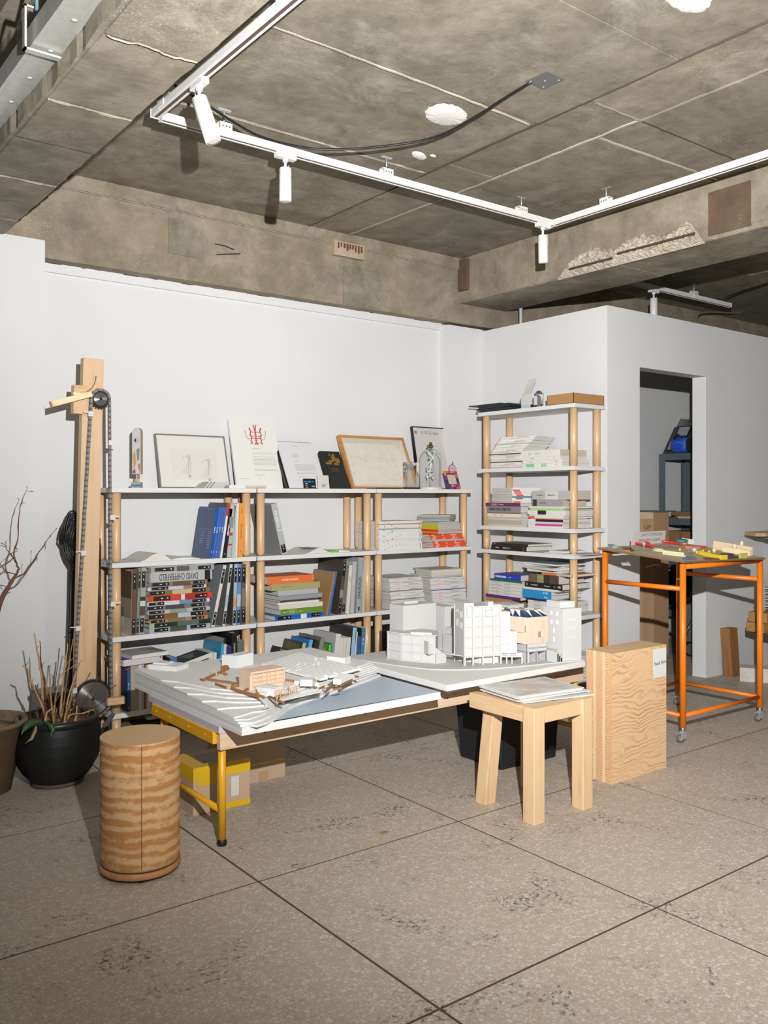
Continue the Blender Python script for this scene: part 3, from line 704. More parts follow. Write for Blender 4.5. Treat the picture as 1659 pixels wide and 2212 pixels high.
MB().box(tx0+.012, tx0+.016, -.6, 4.5, 2.6185, 2.62, TRM).box(tx1-.016, tx1-.012, -.6, 4.5, 2.6185, 2.62, TRM).build('rib', tray)
for i in range(14):
    MB().lathe([(.005, -.0025), (.011, 0)], TRM, 10, (tx1-.03, 1.0+.22*i, 2.62)).build('rivet', tray)
hy = on_z(102, 118, 2.612).y
MB().box(tx0-.02, tx1+.01, hy-.012, hy+.012, 2.606, 2.612, TRM).box(tx0-.02, tx0-.014, hy-.012, hy+.012, 2.606, 2.74, TRM).box(tx0-.02, tx0+.02, hy-.012, hy+.012, 2.734, 2.74, TRM).build('hanger_bracket', tray)
MB().tube([(tx0+.01, hy-.03, 2.72), (tx0+.01, hy-.03, 3.45)], .006, plain('#7d9aa3', .4, .6), 8).build('threaded_rod', tray)
# flexible conduit and loose wires beyond the beam
def px_pts(L, y): return [on_y(a, b, y) for a, b in L]
P = []; a, b = on_y(1125, 665, 4.45), on_y(1126, 712, 4.45)
n = 30
MB().tube([a+(b-a)*(i/n)-Vector((0, 0, .12*(i/n))) for i in range(n+1)], [.016 if i % 2 else .0135 for i in range(n+1)], STEEL, 10).build('flexible_conduit')
tag(bpy.data.objects['flexible_conduit'], 'ribbed metal conduit dropping behind the enclosure wall', 'conduit')
cable('loose_wire', 'black wire strung under the dark ceiling beyond the beam', [on_z(1525, 655, 2.80), on_z(1560, 645, 2.84), on_z(1600, 630, 2.87), on_z(1659, 612, 2.88), on_z(1700, 600, 2.9)], .006, CBL)
cable('bent_pipe', 'thin pale pipe hanging above the enclosure at far right', px_pts([(1500, 700), (1510, 678), (1540, 674), (1590, 676), (1608, 668), (1610, 655)], 4.4), .008, plain('#8a7a66'))
# ================================================================== CHAIN-DRIVE TIMBER POST
PZ = math.atan(.044/1.75)
pt = thing('chain_post', 'tall timber post carrying a looped roller chain between two sprockets', 'mechanism', (1.420, 4.352, 0), (0, PZ, 0))
MB().box(0, .102, 0, .046, .0, 1.944, PINE).build('post', pt, bevel=.002)
MB().box(-.046, .018, -.012, .034, 1.664, 1.804, wood('#deb98c', '#c99660', 0, .5, .8, .6)).build('block', pt, bevel=.001)
for z in (1.69, 1.80): MB().lathe([(.005, 0), (.005, .002)], STEEL, 8, T=Matrix.Translation((-.046, .012, z)) @ Matrix.Rotation(R(-90), 4, 'Y')).build('screw', pt)
LV = wood('#efdcb4', '#e0c48f', 0, .5, .8, .4)
T = Matrix.Translation((.030, -.035, 1.764)) @ Matrix.Rotation(R(180-19.5), 4, 'Y').inverted()
T = Matrix.Translation((.030, -.035, 1.764)) @ Matrix.Rotation(R(19.5), 4, 'Y').inverted()
mb = MB(); mb.box(-.205, 0, -.012, .012, -.014, .014, LV, T); mb.build('lever_arm', pt, 'pale timber lever', .001)
MB().box(-.2055, -.198, -.0125, .0125, -.014, .014, plain('#d9a35d', .6), T).build('lever_tip', pt)
for k in (0, .012):
    cx, cz, rr = -.035-k*.4, 1.855, .085+k
    MB().tube([(cx+rr*math.sin(R(a)), -.02, cz-rr*math.cos(R(a))) for a in range(0, 96, 6)], .0022, plain('#8b6a44') if k else LV, 6).build('bent_strip', pt)
MB().box(-.055, -.02, -.030, -.012, 1.752, 1.766, LV).build('bracket_block', pt)
def sprocket(cx, cz, r_body, r_root, r_tip, n, y0, label):
    SD = plain('#4a4744', .32, .8, 0); t = NT('turned_steel'); 
    t.b.inputs['Metallic'].default_value = .7; t.rough(.34); t.col('#7d7b79'); t.b.inputs['Anisotropic'].default_value = .9; t.b.inputs['Anisotropic Rotation'].default_value = .25
    tg = t.n('Tangent'); tg.direction_type = 'RADIAL'; tg.axis = 'Z'; t.l(tg.outputs[0], t.b.inputs['Tangent'])
    poly = []
    for i in range(n):
        for f, rr in ((-.5, r_root), (-.14, r_tip), (.14, r_tip)):
            a = 2*math.pi*(i+f)/n; poly.append((rr*math.cos(a), rr*math.sin(a)))
    o = MB().prism(poly, -.003, .003, SD).build('sprocket', pt, label)
    o.location = (cx, y0, cz); o.rotation_euler = (R(90), 0, 0)
    MB().lathe([(r_body, .003), (r_body, .0048), (r_body*.96, .0056), (.006, .0056)], t.m, 48).build('disc_face', o, 'brushed steel face')
    MB().lathe([(.006, .005), (.006, .012), (.002, .013)], plain('#2c2b2a', .4, .6), 6).build('hub_bolt', o)
C1 = (.0775, 1.743, .045); C2 = (.076, .268, .093)
sprocket(C1[0], C1[1], .033, .041, .051, 22, -.03, 'small upper sprocket')
sprocket(C2[0], C2[1], .083, .088, .099, 60, -.03, 'large toothed lower disc')
# chain: one closed loop of alternating plates and rollers
loop = []
dz = C1[1]-C2[1]; sl = math.asin((C2[2]-C1[2])/dz)
n1, n2 = 14, 26
for i in range(n1+1):
    a = -sl + (math.pi+2*sl)*i/n1; loop.append((C1[0]+C1[2]*math.cos(a), C1[1]+C1[2]*math.sin(a)))
for i in range(n2+1):
    a = math.pi+sl + (math.pi-2*sl)*i/n2; loop.append((C2[0]+C2[2]*math.cos(a), C2[1]+C2[2]*math.sin(a)))
loop.append(loop[0]); PITCH = .0135; out = []; acc = 0
for (x0, z0), (x1, z1) in zip(loop, loop[1:]):
    L = math.hypot(x1-x0, z1-z0)
    while acc < L:
        u = acc/L; out.append((x0+(x1-x0)*u, z0+(z1-z0)*u, math.atan2(z1-z0, x1-x0))); acc += PITCH
    acc -= L
CH = plain('#a7a29c', .35, .6, 0); CHD = plain('#6d6761', .4, .5, 0); cm = MB()
for i, (x, z, a) in enumerate(out):
    T = Matrix.Translation((x, -.03, z)) @ Matrix.Rotation(-a, 4, 'Y')
    w = .0090 if i % 2 else .0065
    for s in (-1, 1): cm.box(-.001, PITCH+.001, s*w-.0008, s*w+.0008, -.0062, .0062, CH if i % 2 else CHD, T)
    cm.tube([T @ Vector((0, -.0105, 0)), T @ Vector((0, .0105, 0))], .0042, CH, 6)
cm.build('roller_chain', pt, 'looped steel roller chain', kind='stuff')
for x, z, s in ((.028, 1.665, -1), (.010, .985, -1), (-.007, .62, -1), (-.018, .32, -1), (.132, 1.53, 1), (.150, 1.16, 1), (.163, .73, 1)):
    MB().box(x-.012, x+.012, -.046, -.036, z-.012, z+.012, plain('#dfdfdf', .4)).box(x+s*.010, x+s*.038, -.043, -.039, z+.004, z+.009, plain('#dfdfdf', .4)).build('clip', pt, 'white plastic carrier clip')
MB().box(.135, .225, -.075, -.045, .235, .270, wood('#d8b48b', '#c39763', 0, .6)).build('bearing_block', pt, 'timber bearing block')
MB().prism([(.125, .125), (.15, .135), (.182, .185), (.168, .195), (.118, .142)], -.060, -.054, plain('#6f7273', .4, .5), Matrix(((1, 0, 0, 0), (0, 0, 1, 0), (0, 1, 0, 0), (0, 0, 0, 1)))).build('steel_bracket', pt)
MB().prism([(.02, -.06), (.19, -.06), (.19, .06), (.02, .06)], 0, .02, PINE).build('base_board', pt)
# ================================================================== LADDER AND CABLES BEHIND THE POST
ld = thing('step_ladder', 'black metal ladder leaning on the wall behind the timber post', 'ladder', (0, 0, 0))
LB = plain('#26282a', .38, .3, 0)
a0 = on_y(147, 1560, 4.545); a0.z = .012; a1 = on_y(164, 1122, 4.60)
off = Vector((.30, 0, 0))
for o_ in (Vector((0, 0, 0)), Vector((.100, .0, 0))): MB().tube([a0+o_, a1+o_], .0165, LB, 12).build('side_rail', ld)
for u in (.18, .42, .70, .95):
    p = a0+(a1-a0)*u; MB().tube([p, p+Vector((.100, 0, 0))], .012, plain('#4c4c4c', .5), 10).build('rung', ld)
cc = on_y(169, 1172, 4.56)
cl = thing('cable_coil', 'coil of black cable hung over the ladder top', 'cable', (cc.x, 4.54, cc.z))
for k in range(12):
    rx, rz, ox = .040+.008*(k%5), .105+.007*(k%6), -.004*k+.004
    MB().tube([(ox+rx*math.sin(2*math.pi*i/28)*(1.0 if math.cos(2*math.pi*i/28) > -.2 else .8), -.003*k+.015+.004*math.sin(i), rz*math.cos(2*math.pi*i/28)-.02+.004*k) for i in range(29)], .0055, CBL, 6, cap=False).build('loop', cl)
MB().tube([(-.045, -.01, -.08), (-.052, -.02, -.30), (-.062, -.03, -.55), (-.075, -.04, -.82), (-.07, -.05, -1.09)], .007, CBL, 7).build('cable_end', cl)
MB().tube([(.095, -.02, .02), (.098, -.02, -.3), (.095, -.03, -.6), (.09, -.04, -1.09)], .006, CBL, 7).build('cable_end', cl)
for z_ in (-.15,): MB().tube([(.085, -.0, .05), (.098, -.02, -.02), (.095, -.02, -.12)], .007, CBL, 6).build('loop', cl)
bx = on_y(113, 1540, 4.3)
bn = thing('bin', 'glossy black bin behind the ribbed black pot', 'bin', (bx.x-.015, 4.27, 0))
MB().prism([(-.06, -.06), (.075, -.06), (.075, .08), (-.06, .08)], .0, .335, plain('#101113', .25, 0, 0)).build('body', bn, bevel=.006)
MB().box(-.065, .08, -.065, .085, .322, .345, plain('#141517', .25, 0, 0)).build('rim', bn, bevel=.004)
# ================================================================== BLACK POT WITH DRY STEMS
PC = Vector((1.228, 3.985, 0))
po = thing('potted_plant', 'ribbed black pot with bare dry stems and a drooping green leaf', 'plant', PC)
BK = plain('#17191b', .38, 0, 0); prof = [(.100, 0), (.108, .004), (.110, .02)]
key = [(.02, .112), (.06, .146), (.11, .174), (.16, .187), (.20, .187), (.24, .180), (.27, .172)]
def rad(z):
    for (z0, r0), (z1, r1) in zip(key, key[1:]):
        if z <= z1: return r0+(r1-r0)*(z-z0)/(z1-z0)
    return key[-1][1]
z = .02; i = 0
while z < .268: prof.append((rad(z)+(.0024 if i % 2 else -.0016), z)); z += .0037; i += 1
prof += [(.176, .272), (.178, .284), (.174, .294), (.160, .296), (.155, .285), (.155, .252), (.01, .252)]
MB().lathe(prof, BK, 64).build('pot', po)
MB().lathe([(.104, 0), (.1125, .004), (.113, .016), (.110, .019)], plain('#5c5246', .8), 48).build('dirty_base', po, 'scuffed dusty foot ring')
so = MB(); nr, na = 7, 30; vs = [(0, 0, .262)]; fs = []
for i in range(1, nr+1):
    for j in range(na): a = 2*math.pi*j/na; r = .154*i/nr; vs.append((r*math.cos(a), r*math.sin(a), .258+random.uniform(-.008, .008)))
fs += [(0, 1+j, 1+(j+1) % na) for j in range(na)]
for i in range(nr-1):
    for j in range(na): o = 1+i*na; fs.append((o+j, o+na+j, o+na+(j+1) % na, o+(j+1) % na))
so.add(vs, fs, M_concrete('#3e2f22', '#5a4430', '#755a3e', stain='#2d2219', bright='#8b6f4e', tint=False, name='soil'), True).build('soil', po)
TWA = wood('#a58659', '#7d6240', 2, .8); TWB = plain('#5a3b2c', .8); TWC = plain('#c19a67', .8)
def twig(pts, r0, r1, m, parent, name='stem', branches=()):
    n = len(pts); P = []
    for i in range(n-1):
        for k in range(3): P.append(Vector(pts[i])+(Vector(pts[i+1])-Vector(pts[i]))*(k/3)+Vector([random.uniform(-.0025, .0025) for _ in range(3)]))
    P.append(Vector(pts[-1])); K = len(P)
    mb = MB().tube(P, [r0+(r1-r0)*i/(K-1)+(.0012 if i % 4 == 2 else 0) for i in range(K)], m, 6)
    for b in branches:
        i = int(b[0]*(K-1)); d = Vector(b[1]); mb.tube([P[i], P[i]+d*.5+Vector((0, 0, .004)), P[i]+d], [r1*.9, r1*.7, r1*.35], m, 5)
    return mb.build(name, parent)
def stem_px(base, mids, tip, dy, r, m, br=()):
    pts = [on_y(*q, PC.y+dy)-PC for q in [base]+list(mids)+[tip]]
    pts[0].z = .245; twig(pts, r, r*.45, m, po, 'stem', br)
random.seed(3)
stem_px((96, 1552), [(92, 1480), (84, 1420)], (74, 1368), .0, .0055, TWC, ((.5, (-.012, 0, .03)), (.8, (.015, 0, .02))))
stem_px((100, 1556), [(94, 1470), (88, 1430)], (86, 1384), .03, .004, TWB, ((.6, (.012, 0, .03)),))
stem_px((108, 1560), [(85, 1510), (66, 1470), (58, 1445)], (49, 1437), -.03, .0055, TWC)
stem_px((112, 1556), [(98, 1470)], (84, 1425), .05, .0042, TWA, ((.5, (-.02, 0, .03)),))
stem_px((118, 1560), [(108, 1490)], (107, 1437), -.04, .0046, TWA, ((.7, (.012, .0, .02)),))
stem_px((126, 1560), [(134, 1500), (142, 1430)], (146, 1390), .02, .0055, TWC, ((.6, (.02, 0, .05)), (.75, (-.012, 0, .03))))
stem_px((130, 1558), [(140, 1510), (150, 1430)], (158, 1380), .06, .004, TWA, ((.7, (.025, 0, .02)),))
stem_px((138, 1562), [(146, 1510)], (163, 1455), -.05, .0055, TWC, ((.8, (.012, 0, .03)),))
stem_px((142, 1560), [(158, 1480)], (172, 1432), .03, .0035, TWA, ((.6, (.02, 0, .02)),))
stem_px((150, 1560), [(168, 1500)], (195, 1453), -.02, .0026, TWB)
stem_px((158, 1560), [(178, 1520)], (215, 1462), .0, .0022, TWB, ((.6, (.01, 0, .04)),))
stem_px((164, 1562), [(205, 1515)], (250, 1480), -.06, .0022, TWB)
stem_px((122, 1556), [(118, 1500)], (128, 1400), .07, .003, TWB)
stem_px((104, 1560), [(96, 1520)], (76, 1480), -.05, .0035, TWB, ((.5, (.02, 0, .04)),))
stem_px((98, 1566), [(100, 1540)], (112, 1530), -.09, .0065, TWC)
stem_px((160, 1566), [(165, 1545)], (166, 1525), -.07, .006, TWC)
stem_px((132, 1566), [(150, 1545), (180, 1540)], (204, 1532), -.10, .0045, TWC)
stem_px((113, 1560), [(122, 1500), (128, 1460)], (180, 1426), .05, .003, TWC, ((.7, (.0, .0, .03)), (.85, (.012, .0, .025))))
for k in range(46):
    a = random.uniform(0, 6.28); r = random.uniform(.01, .13); x, y = r*math.cos(a), r*math.sin(a); h = random.uniform(.02, .16)
    twig([(x, y, .25), (x+random.uniform(-.02, .02), y+random.uniform(-.01, .01), .25+h*.5), (x+random.uniform(-.04, .04), y+random.uniform(-.02, .02), .25+h)], .0022, .0010, random.choice((TWB, TWA, TWB)), po, 'dry_shoot')
LF = plain('#3c5a33', .45); LFD = plain('#a98f62', .7)
def strap(pts, w, m, name='leaf'):
    mb = MB(); vs = []; fs = []; n = len(pts)
    for i, p in enumerate(pts):
        p = Vector(p); u = i/(n-1); ww = w*(.35+1.3*u*(1-u)*2)*(1 if i < n-1 else .15); d = (Vector(pts[min(i+1, n-1)])-Vector(pts[max(i-1, 0)])).normalized(); s = d.cross(Vector((-.4, -.8, .45))).normalized()
        vs += [p-s*ww, p+Vector((0, 0, -.003)), p+s*ww, p+Vector((.0008, .0008, .001))]
    for i in range(n-1):
        o = 4*i; fs += [(o, o+1, o+5, o+4), (o+1, o+2, o+6, o+5), (o+2, o+3, o+7, o+6), (o+3, o, o+4, o+7)]
    mb.add(vs, fs, m, True).build(name, po)
yl = PC.y-.17
strap([on_y(*q, yl+d)-PC for q, d in (((100, 1566), .05), ((84, 1558), .0), ((66, 1562), -.02), ((54, 1572), -.03), ((47, 1588), -.035))], .017, LF)
strap([on_y(*q, yl+d)-PC for q, d in (((90, 1562), .04), ((102, 1560), .0), ((110, 1568), -.02), ((114, 1578), -.03), ((110, 1590), -.035))], .012, LF)
strap([on_y(*q, yl+d)-PC for q, d in (((78, 1564), .03), ((76, 1578), -.02), ((68, 1596), -.035), ((54, 1606), -.045))], .008, LFD, 'dry_leaf')
# ================================================================== BROWN POT WITH BARE TREE (cut by the left frame edge)
QC = Vector((.985, 4.06, 0)); QX = on_y(-40, 1500, 4.06); QC = Vector((QX.x, 4.06, 0))
tp = thing('tree_pot', 'tapered brown fibre pot at the left edge with a bare branching sapling', 'plant', QC)
FB = wood('#8a7257', '#6b563f', 0, .85, .8, .8)
MB().lathe([(.118, 0), (.178, .285), (.186, .286), (.187, .302), (.172, .304), (.168, .285), (.165, .27), (.01, .265)], FB, 44).build('pot', tp)
MB().lathe([(.160, .268), (.02, .274)], plain('#9c8d78', .9), 30).build('soil', tp)
BR = plain('#6f4a38', .75); yb = 4.12
def br_px(L, r0, r1, dy=0):
    pts = [on_y(a, b, yb+dy*i/(len(L)-1))-QC for i, (a, b) in enumerate(L)]
    twig(pts, r0, r1, BR, tp, 'branch')
br_px([(-42, 1520), (-25, 1400), (0, 1302), (22, 1262), (37, 1238)], .011, .006)
br_px([(37, 1238), (40, 1228), (33, 1212), (30, 1188), (38, 1165), (40, 1120), (46, 1085), (59, 1056)], .0048, .0012, .05)
br_px([(59, 1056), (56, 1050)], .0012, .0006); br_px([(58, 1062), (73, 1062)], .001, .0006)
br_px([(30, 1250), (52, 1240), (72, 1215), (88, 1187), (100, 1168), (112, 1153), (123, 1141)], .0035, .0009, -.05)
br_px([(50, 1238), (66, 1218), (68, 1190)], .002, .0006, -.03); br_px([(72, 1215), (76, 1200)], .0014, .0006); br_px([(98, 1170), (97, 1188)], .0012, .0006)
br_px([(33, 1212), (20, 1195), (12, 1182), (0, 1178)], .0026, .001, .04); br_px([(33, 1205), (14, 1216), (0, 1226)], .0022, .0009, -.04)
br_px([(37, 1190), (18, 1200), (-4, 1222)], .0018, .0008, .02); br_px([(12, 1182), (14, 1168)], .0012, .0006); br_px([(32, 1180), (38, 1188)], .0016, .0008)
br_px([(33, 1240), (14, 1236), (-3, 1240)], .0024, .0009); br_px([(12, 1285), (24, 1278)], .0016, .0006); br_px([(6, 1272), (0, 1268)], .0016, .0006)
br_px([(16, 1180), (0, 1172), (-12, 1160)], .0014, .0006, .03); br_px([(20, 1270), (4, 1282)], .0014, .0006)
# ================================================================== BOXES, BAG
CARD = plain('#c8ab8b', .75, 0, .05); TAPE = plain('#e2b61e', .3, 0, 0); CARD2 = plain('#c3a689', .75, 0, .05)
b1_ = thing('cardboard_box', 'cardboard box sealed with wide yellow tape under the table', 'box', (1.522, 3.228, 0), (0, 0, 0))
MB().box(0, .252, 0, .21, 0, .188, CARD).build('carton', b1_, bevel=.002)
MB().box(-.0006, .2526, -.0006, .2106, .135, .1886, TAPE).box(.02, .10, -.0007, .0005, .112, .136, TAPE).build('tape', b1_, 'yellow tape over the top')
MB().box(.07, .2526, -.0006, .01, -.0, .022, TAPE).build('tape', b1_, 'yellow tape along the bottom edge')
MB().box(.06, .185, .05, .16, .1887, .1892, plain('#b9a690', .35, 0, 0)).build('shipping_label', b1_, 'scuffed label under clear tape')
lb2 = MB().box(-.0012, -.0004, .12, .19, .04, .125, plain('#d8d2c6')).build('side_label', b1_)
MB().box(-.0016, -.0011, .150, .185, .075, .115, plain('#232323')).build('print_block', b1_)
MB().box(.165, .20, -.0013, -.0006, .045, .125, plain('#dcd8d2')).build('document_label', b1_)
b2_ = thing('cardboard_box', 'taller cardboard box behind the yellow-taped box', 'box', (1.80, 3.436, 0))
MB().box(0, .268, 0, .24, 0, .235, CARD2).build('carton', b2_, bevel=.002)
MB().box(-.0006, .2686, -.0006, .02, .078, .086, plain('#e0d21c', .4)).build('tape', b2_, 'yellow tape line')
MB().box(.13, .18, -.0008, .001, .0, .045, plain('#b99a72', .35)).build('tape', b2_, 'brown tape flap')
bg = thing('storage_bag', 'black fabric storage bag under the right end of the table', 'bag', (2.900, 2.905, 0))
BF = plain('#15161a', .7, 0, .03)
vs = [(0, 0, 0), (.36, -.01, 0), (.37, .27, 0), (0, .28, 0), (-.012, -.01, .285), (.375, -.02, .270), (.385, .285, .285), (-.02, .295, .30)]
mb = MB(); mb.add(vs, [(3, 2, 1, 0), (0, 1, 5, 4), (1, 2, 6, 5), (2, 3, 7, 6), (3, 0, 4, 7), (4, 5, 6, 7)], BF); mb.build('body', bg, bevel=.006)
MB().tube([(-.008, .06, .25), (-.055, .08, .32), (-.06, .16, .33), (-.01, .22, .27)], .012, BF, 8).build('handle', bg)
MB().tube([(.10, -.012, .24), (.12, -.025, .20), (.24, -.025, .20), (.27, -.015, .24)], .008, BF, 8).build('handle', bg)
tg_ = MB().box(.305, .340, -.0135, -.011, .045, .063, plain('#24262a', .4)).build('tag', bg, 'small woven tag')
MB().box(.308, .337, -.0142, -.0134, .048, .060, plain('#8d9094', .4)).build('tag_border', tg_); MB().box(.310, .335, -.0148, -.0141, .050, .058, plain('#1b1c20', .4)).build('tag_field', tg_)
# ================================================================== SMALL THINGS ON THE FLOOR
def scrap(name, label, px, py, rx, ry, m, cat='scrap', h=.004):
    p = on_z(px, py, 0); n = 11; P = [(rx*random.uniform(.6, 1.1)*math.cos(6.283*i/n), ry*random.uniform(.6, 1.1)*math.sin(6.283*i/n)) for i in range(n)]
    vs = [(x, y, .0004) for x, y in P]+[(x*.9, y*.9, h*random.uniform(.3, 1.2)) for x, y in P]+[(0, 0, h)]
    fs = [(i, (i+1) % n, n+(i+1) % n, n+i) for i in range(n)]+[(n+i, n+(i+1) % n, 2*n) for i in range(n)]+[tuple(range(n-1, -1, -1))]
    o = MB().add(vs, fs, m).build(name); o.location = p; tag(o, label, cat)
scrap('paper_scrap', 'small torn grey and white scrap on the floor tile below the lake model', 768, 1768, .026, .014, plain('#a5a29c', .8, 0, .3)); scrap('dry_leaf', 'curled dry brown leaf scrap on the floor before the stool', 830, 1799, .030, .013, plain('#9c7c55', .8)); scrap('wood_chip', 'tiny orange chip by the foot of the timber block', 1388, 1681, .006, .004, plain('#d8852f', .7))
q = on_y(329, 1558, 4.46)
ad = thing('power_adapter', 'small white plug adapter hanging on a violet cord under the low shelf', 'adapter', (q.x, 4.46, .085))
MB().box(-.035, .035, -.02, .02, 0, .022, plain('#e2e1e0', .4, 0, 0)).build('plug_body', ad, bevel=.003); MB().tube([(.012, -.012, .02), (.004, -.075, .045), (.010, -.082, .066), (.014, -.079, .10)], .0028, plain('#6a5a78', .6), 6).build('cord', ad, 'violet cord')
MB().tube([(-.02, 0, .0), (-.03, .03, -.05), (.05, .06, -.078)], .0028, plain('#2a2a2c', .6), 6).build('lead', ad)
q = on_y(258, 1562, 4.52)
rm = thing('rolled_mat', 'olive green rolled mat lying on the floor under the low shelf', 'mat', (q.x-.06, 4.52, .0385))
MB().lathe([(.012, 0), (.038, .001), (.038, .30), (.012, .301)], plain('#4d5533', .8), 24, T=Matrix.Rotation(R(90), 4, 'Y')).build('roll', rm); MB().lathe([(.018, -.001), (.028, -.0005), (.028, .001)], plain('#363c25', .8), 20, T=Matrix.Rotation(R(90), 4, 'Y')).build('end_spiral', rm)
# ================================================================== BOOKS
PAGE = plain('#dedad2', .8, 0, .06); PAGEB = plain('#cbbfae', .8, 0, .06)
KB = plain('#161616', .5, 0, 0); PW = plain('#e9e7e3', .6, 0, 0)
def book(label, L, D, T, cover, loc, rot=(0, 0, 0), face=None, pages=None, seg=(), tags_=(), art=(), text=(), name='book', cat='book', group=None, rough=.4, hard=True):
    t = thing(name, label, cat, loc, rot, group)
    c = min(.0022 if hard else .0009, T*.2); P = pages or PAGE; cm = plain(cover, rough, 0, 0); fm = plain(face or cover, rough, 0, .05)
    k = MB(); k.box(0, L, .0004, D, 0, c, fm).box(0, L, .0004, D, T-c, T, fm); k.box(0, L, 0, c, 0, T, cm); k.build('cover', t)
    MB().box(.002, L-.002, c, D-.003, c, T-c, P).build('pages', t)
    for u0, u1, col in seg: MB().box(u0*L, u1*L, -.0005, c, .0001, T-.0001, plain(col, rough, 0, 0)).build('spine_panel', t)
    for u0, u1 in tags_:
        g = MB().box(u0*L, u1*L, -.0011, -.0004, T*.14, T*.86, KB).build('spine_label', t, 'black spine label')
        m_ = .5*(u0+u1)*L; w = (u1-u0)*L
        MB().prism([(m_-w*.09, T*.5), (m_, T*.39), (m_+w*.09, T*.5), (m_, T*.61)], .0011, .0015, PW, Matrix(((1, 0, 0, 0), (0, 0, -1, 0), (0, 1, 0, 0), (0, 0, 0, 1)))).build('spine_mark', g)
        MB().box(u0*L+w*.80, u0*L+w*.88, -.0015, -.0010, T*.40, T*.62, PW).build('spine_mark', g)
    for x0, x1, y0, y1, col in art: MB().box(x0*L, x1*L, y0*D, y1*D, T, T+.0005, plain(col, rough, 0, .1)).build('cover_print', t)
    for q in text:
        s, u, sz, col = q[:4]; fl_ = len(q) > 4 and q[4]
        lettering(t, s, sz, (u*L, -.0009, T*.5), (R(90), R(180) if fl_ else 0, 0), plain(col, .5, 0, 0), sx=q[5] if len(q) > 5 else 1.0, bold=len(q) > 6)
    if label.startswith(('green paperback with ringed', 'purple paperback above')):
        for u in (.195, .26, .325):
            MB().tube([(u*L+T*.36*math.cos(6.283*i/16), -.0009, T*.5+T*.36*math.sin(6.283*i/16)) for i in range(17)], .0006, plain('#e9efe0', .6, 0, 0), 4).build('ring_mark', t)
    return t
BY = 4.402                                    # spine plane on the long shelves
def st(label, px0, px1, top, k, cover, lean=0, D=.22, y=BY, **kw):     # a standing book: spine between two columns, top row
    z = SZ[k]; a = R(lean); x1 = on_y(px1, top, y).x; T = x1 - on_y(px0, top, y).x
    L = (on_y(px1, top, y).z - z)/math.cos(a)
    T *= math.cos(a); dz = max(0, -T*math.sin(a))
    return book(label, L, D, T, cover, (x1, y, z+dz+.0003), (0, R(-90)+a, 0), **kw)
def pile(items, z, y, unit=1.0, dD=0):
    for it in items:
        label, px0, px1, h, cover, kw = it
        a, b = on_y(px0, 1100, y), on_y(px1, 1100, y); T = h*unit*depth(.5*(a.x+b.x), y)/FPX
        kw = dict(kw); D = kw.pop('D', .235); dy = kw.pop('dy', random.uniform(-.006, .006)); rz = kw.pop('rz', random.uniform(-1.5, 1.5))
        book(label, b.x-a.x, D, T, cover, (a.x, y+dy+max(0, -math.sin(R(rz)))*0, z), (0, 0, R(rz)), **kw); z += T+.0002
    return z
# ---- unit one, second board
D1 = [('#7f8aa8', .1, .9)]
BLA = [(.95, .965, .1, .5, '#8f9dbf'), (.55, .556, .08, .75, '#8f9dbf')] + [(.50-.035*i, .51-.035*i, .1, .1+random.uniform(.08, .2), '#a9b3cd') for i in range(10)] + [(.50-.045*i, .51-.045*i, .5, .5+random.uniform(.08, .22), '#a9b3cd') for i in range(6)]
st('royal blue journal whose blue front cover faces the room, first of the blue journals', 451.7, 457, 1096, 1, '#0f57ac', 9.3, .215, face='#44587f', art=BLA, text=(('~9', .55, .009, '#dfe6f2', True), ('~6', .12, .005, '#dfe6f2', True),), hard=False)
for i in range(3):
    st(['second blue journal, just right of the one showing its cover', 'third blue journal from the left, between two alike', 'rightmost blue journal, against the red and white spine'][i], 457.4+5.7*i, 462.6+5.7*i, 1096.5, 1, '#4668b3', 9.3, .215, face='#44587f', text=(('~9', .55, .009, '#dfe6f2', True), ('~6', .12, .005, '#dfe6f2', True),), hard=False, group='blue journals')
st('white spine with a red top, grey covers, leaning on the blue journals', 474.6, 479.6, 1087, 1, '#e2dfdb', 9.3, .225, face='#5d5b5c', seg=((.76, 1, '#d23a2c'),))
b = st('black paperback with a white C mark on its leaning spine', 480.8, 488.8, 1099.5, 1, '#1d1e1f', 8.2, .2, text=(('C', .5, .016, '#e8e8e8', True), ('a', .07, .014, '#e8e8e8', True)), art=((.2, .9, .2, .9, '#3a3a3c'),))
MB().box(.60*.2, .86*.2, -.0010, -.0004, .006, .0085, PW).build('title_line', b); MB().box(.62*.2, .92*.2, -.0010, -.0004, .010, .0125, PW).build('title_line', b)
st('grey photographic magazine with red print, right of the black paperback', 490, 499, 1088, 1, '#b9b6b3', 4.5, .22, seg=((.40, .46, '#c0443c'), (.22, .25, '#c0443c'), (.55, .75, '#8f8c8a')), hard=False)
st('slim pale blue spine between grey volumes', 500, 503, 1092, 1, '#9fc7d2', 3.5, .2, hard=False)
st('light grey paperback right of the pale blue spine', 503.3, 508, 1089, 1, '#c9c6c0', 2.5, .21, hard=False)
st('off-white paperback touching the orange book', 508.4, 512.6, 1087, 1, '#e0ddd5', 2.2, .21, hard=False)
st('orange paperback spine against the round post', 514, 524, 1087, 1, '#f09a3b', 1.9, .22, text=(('DECOR', .86, .011, '#8a4a16', True), ('THE CURATORS', .48, .012, '#8a4a16', True), ('~6', .1, .006, '#8a4a16', True)), hard=False)
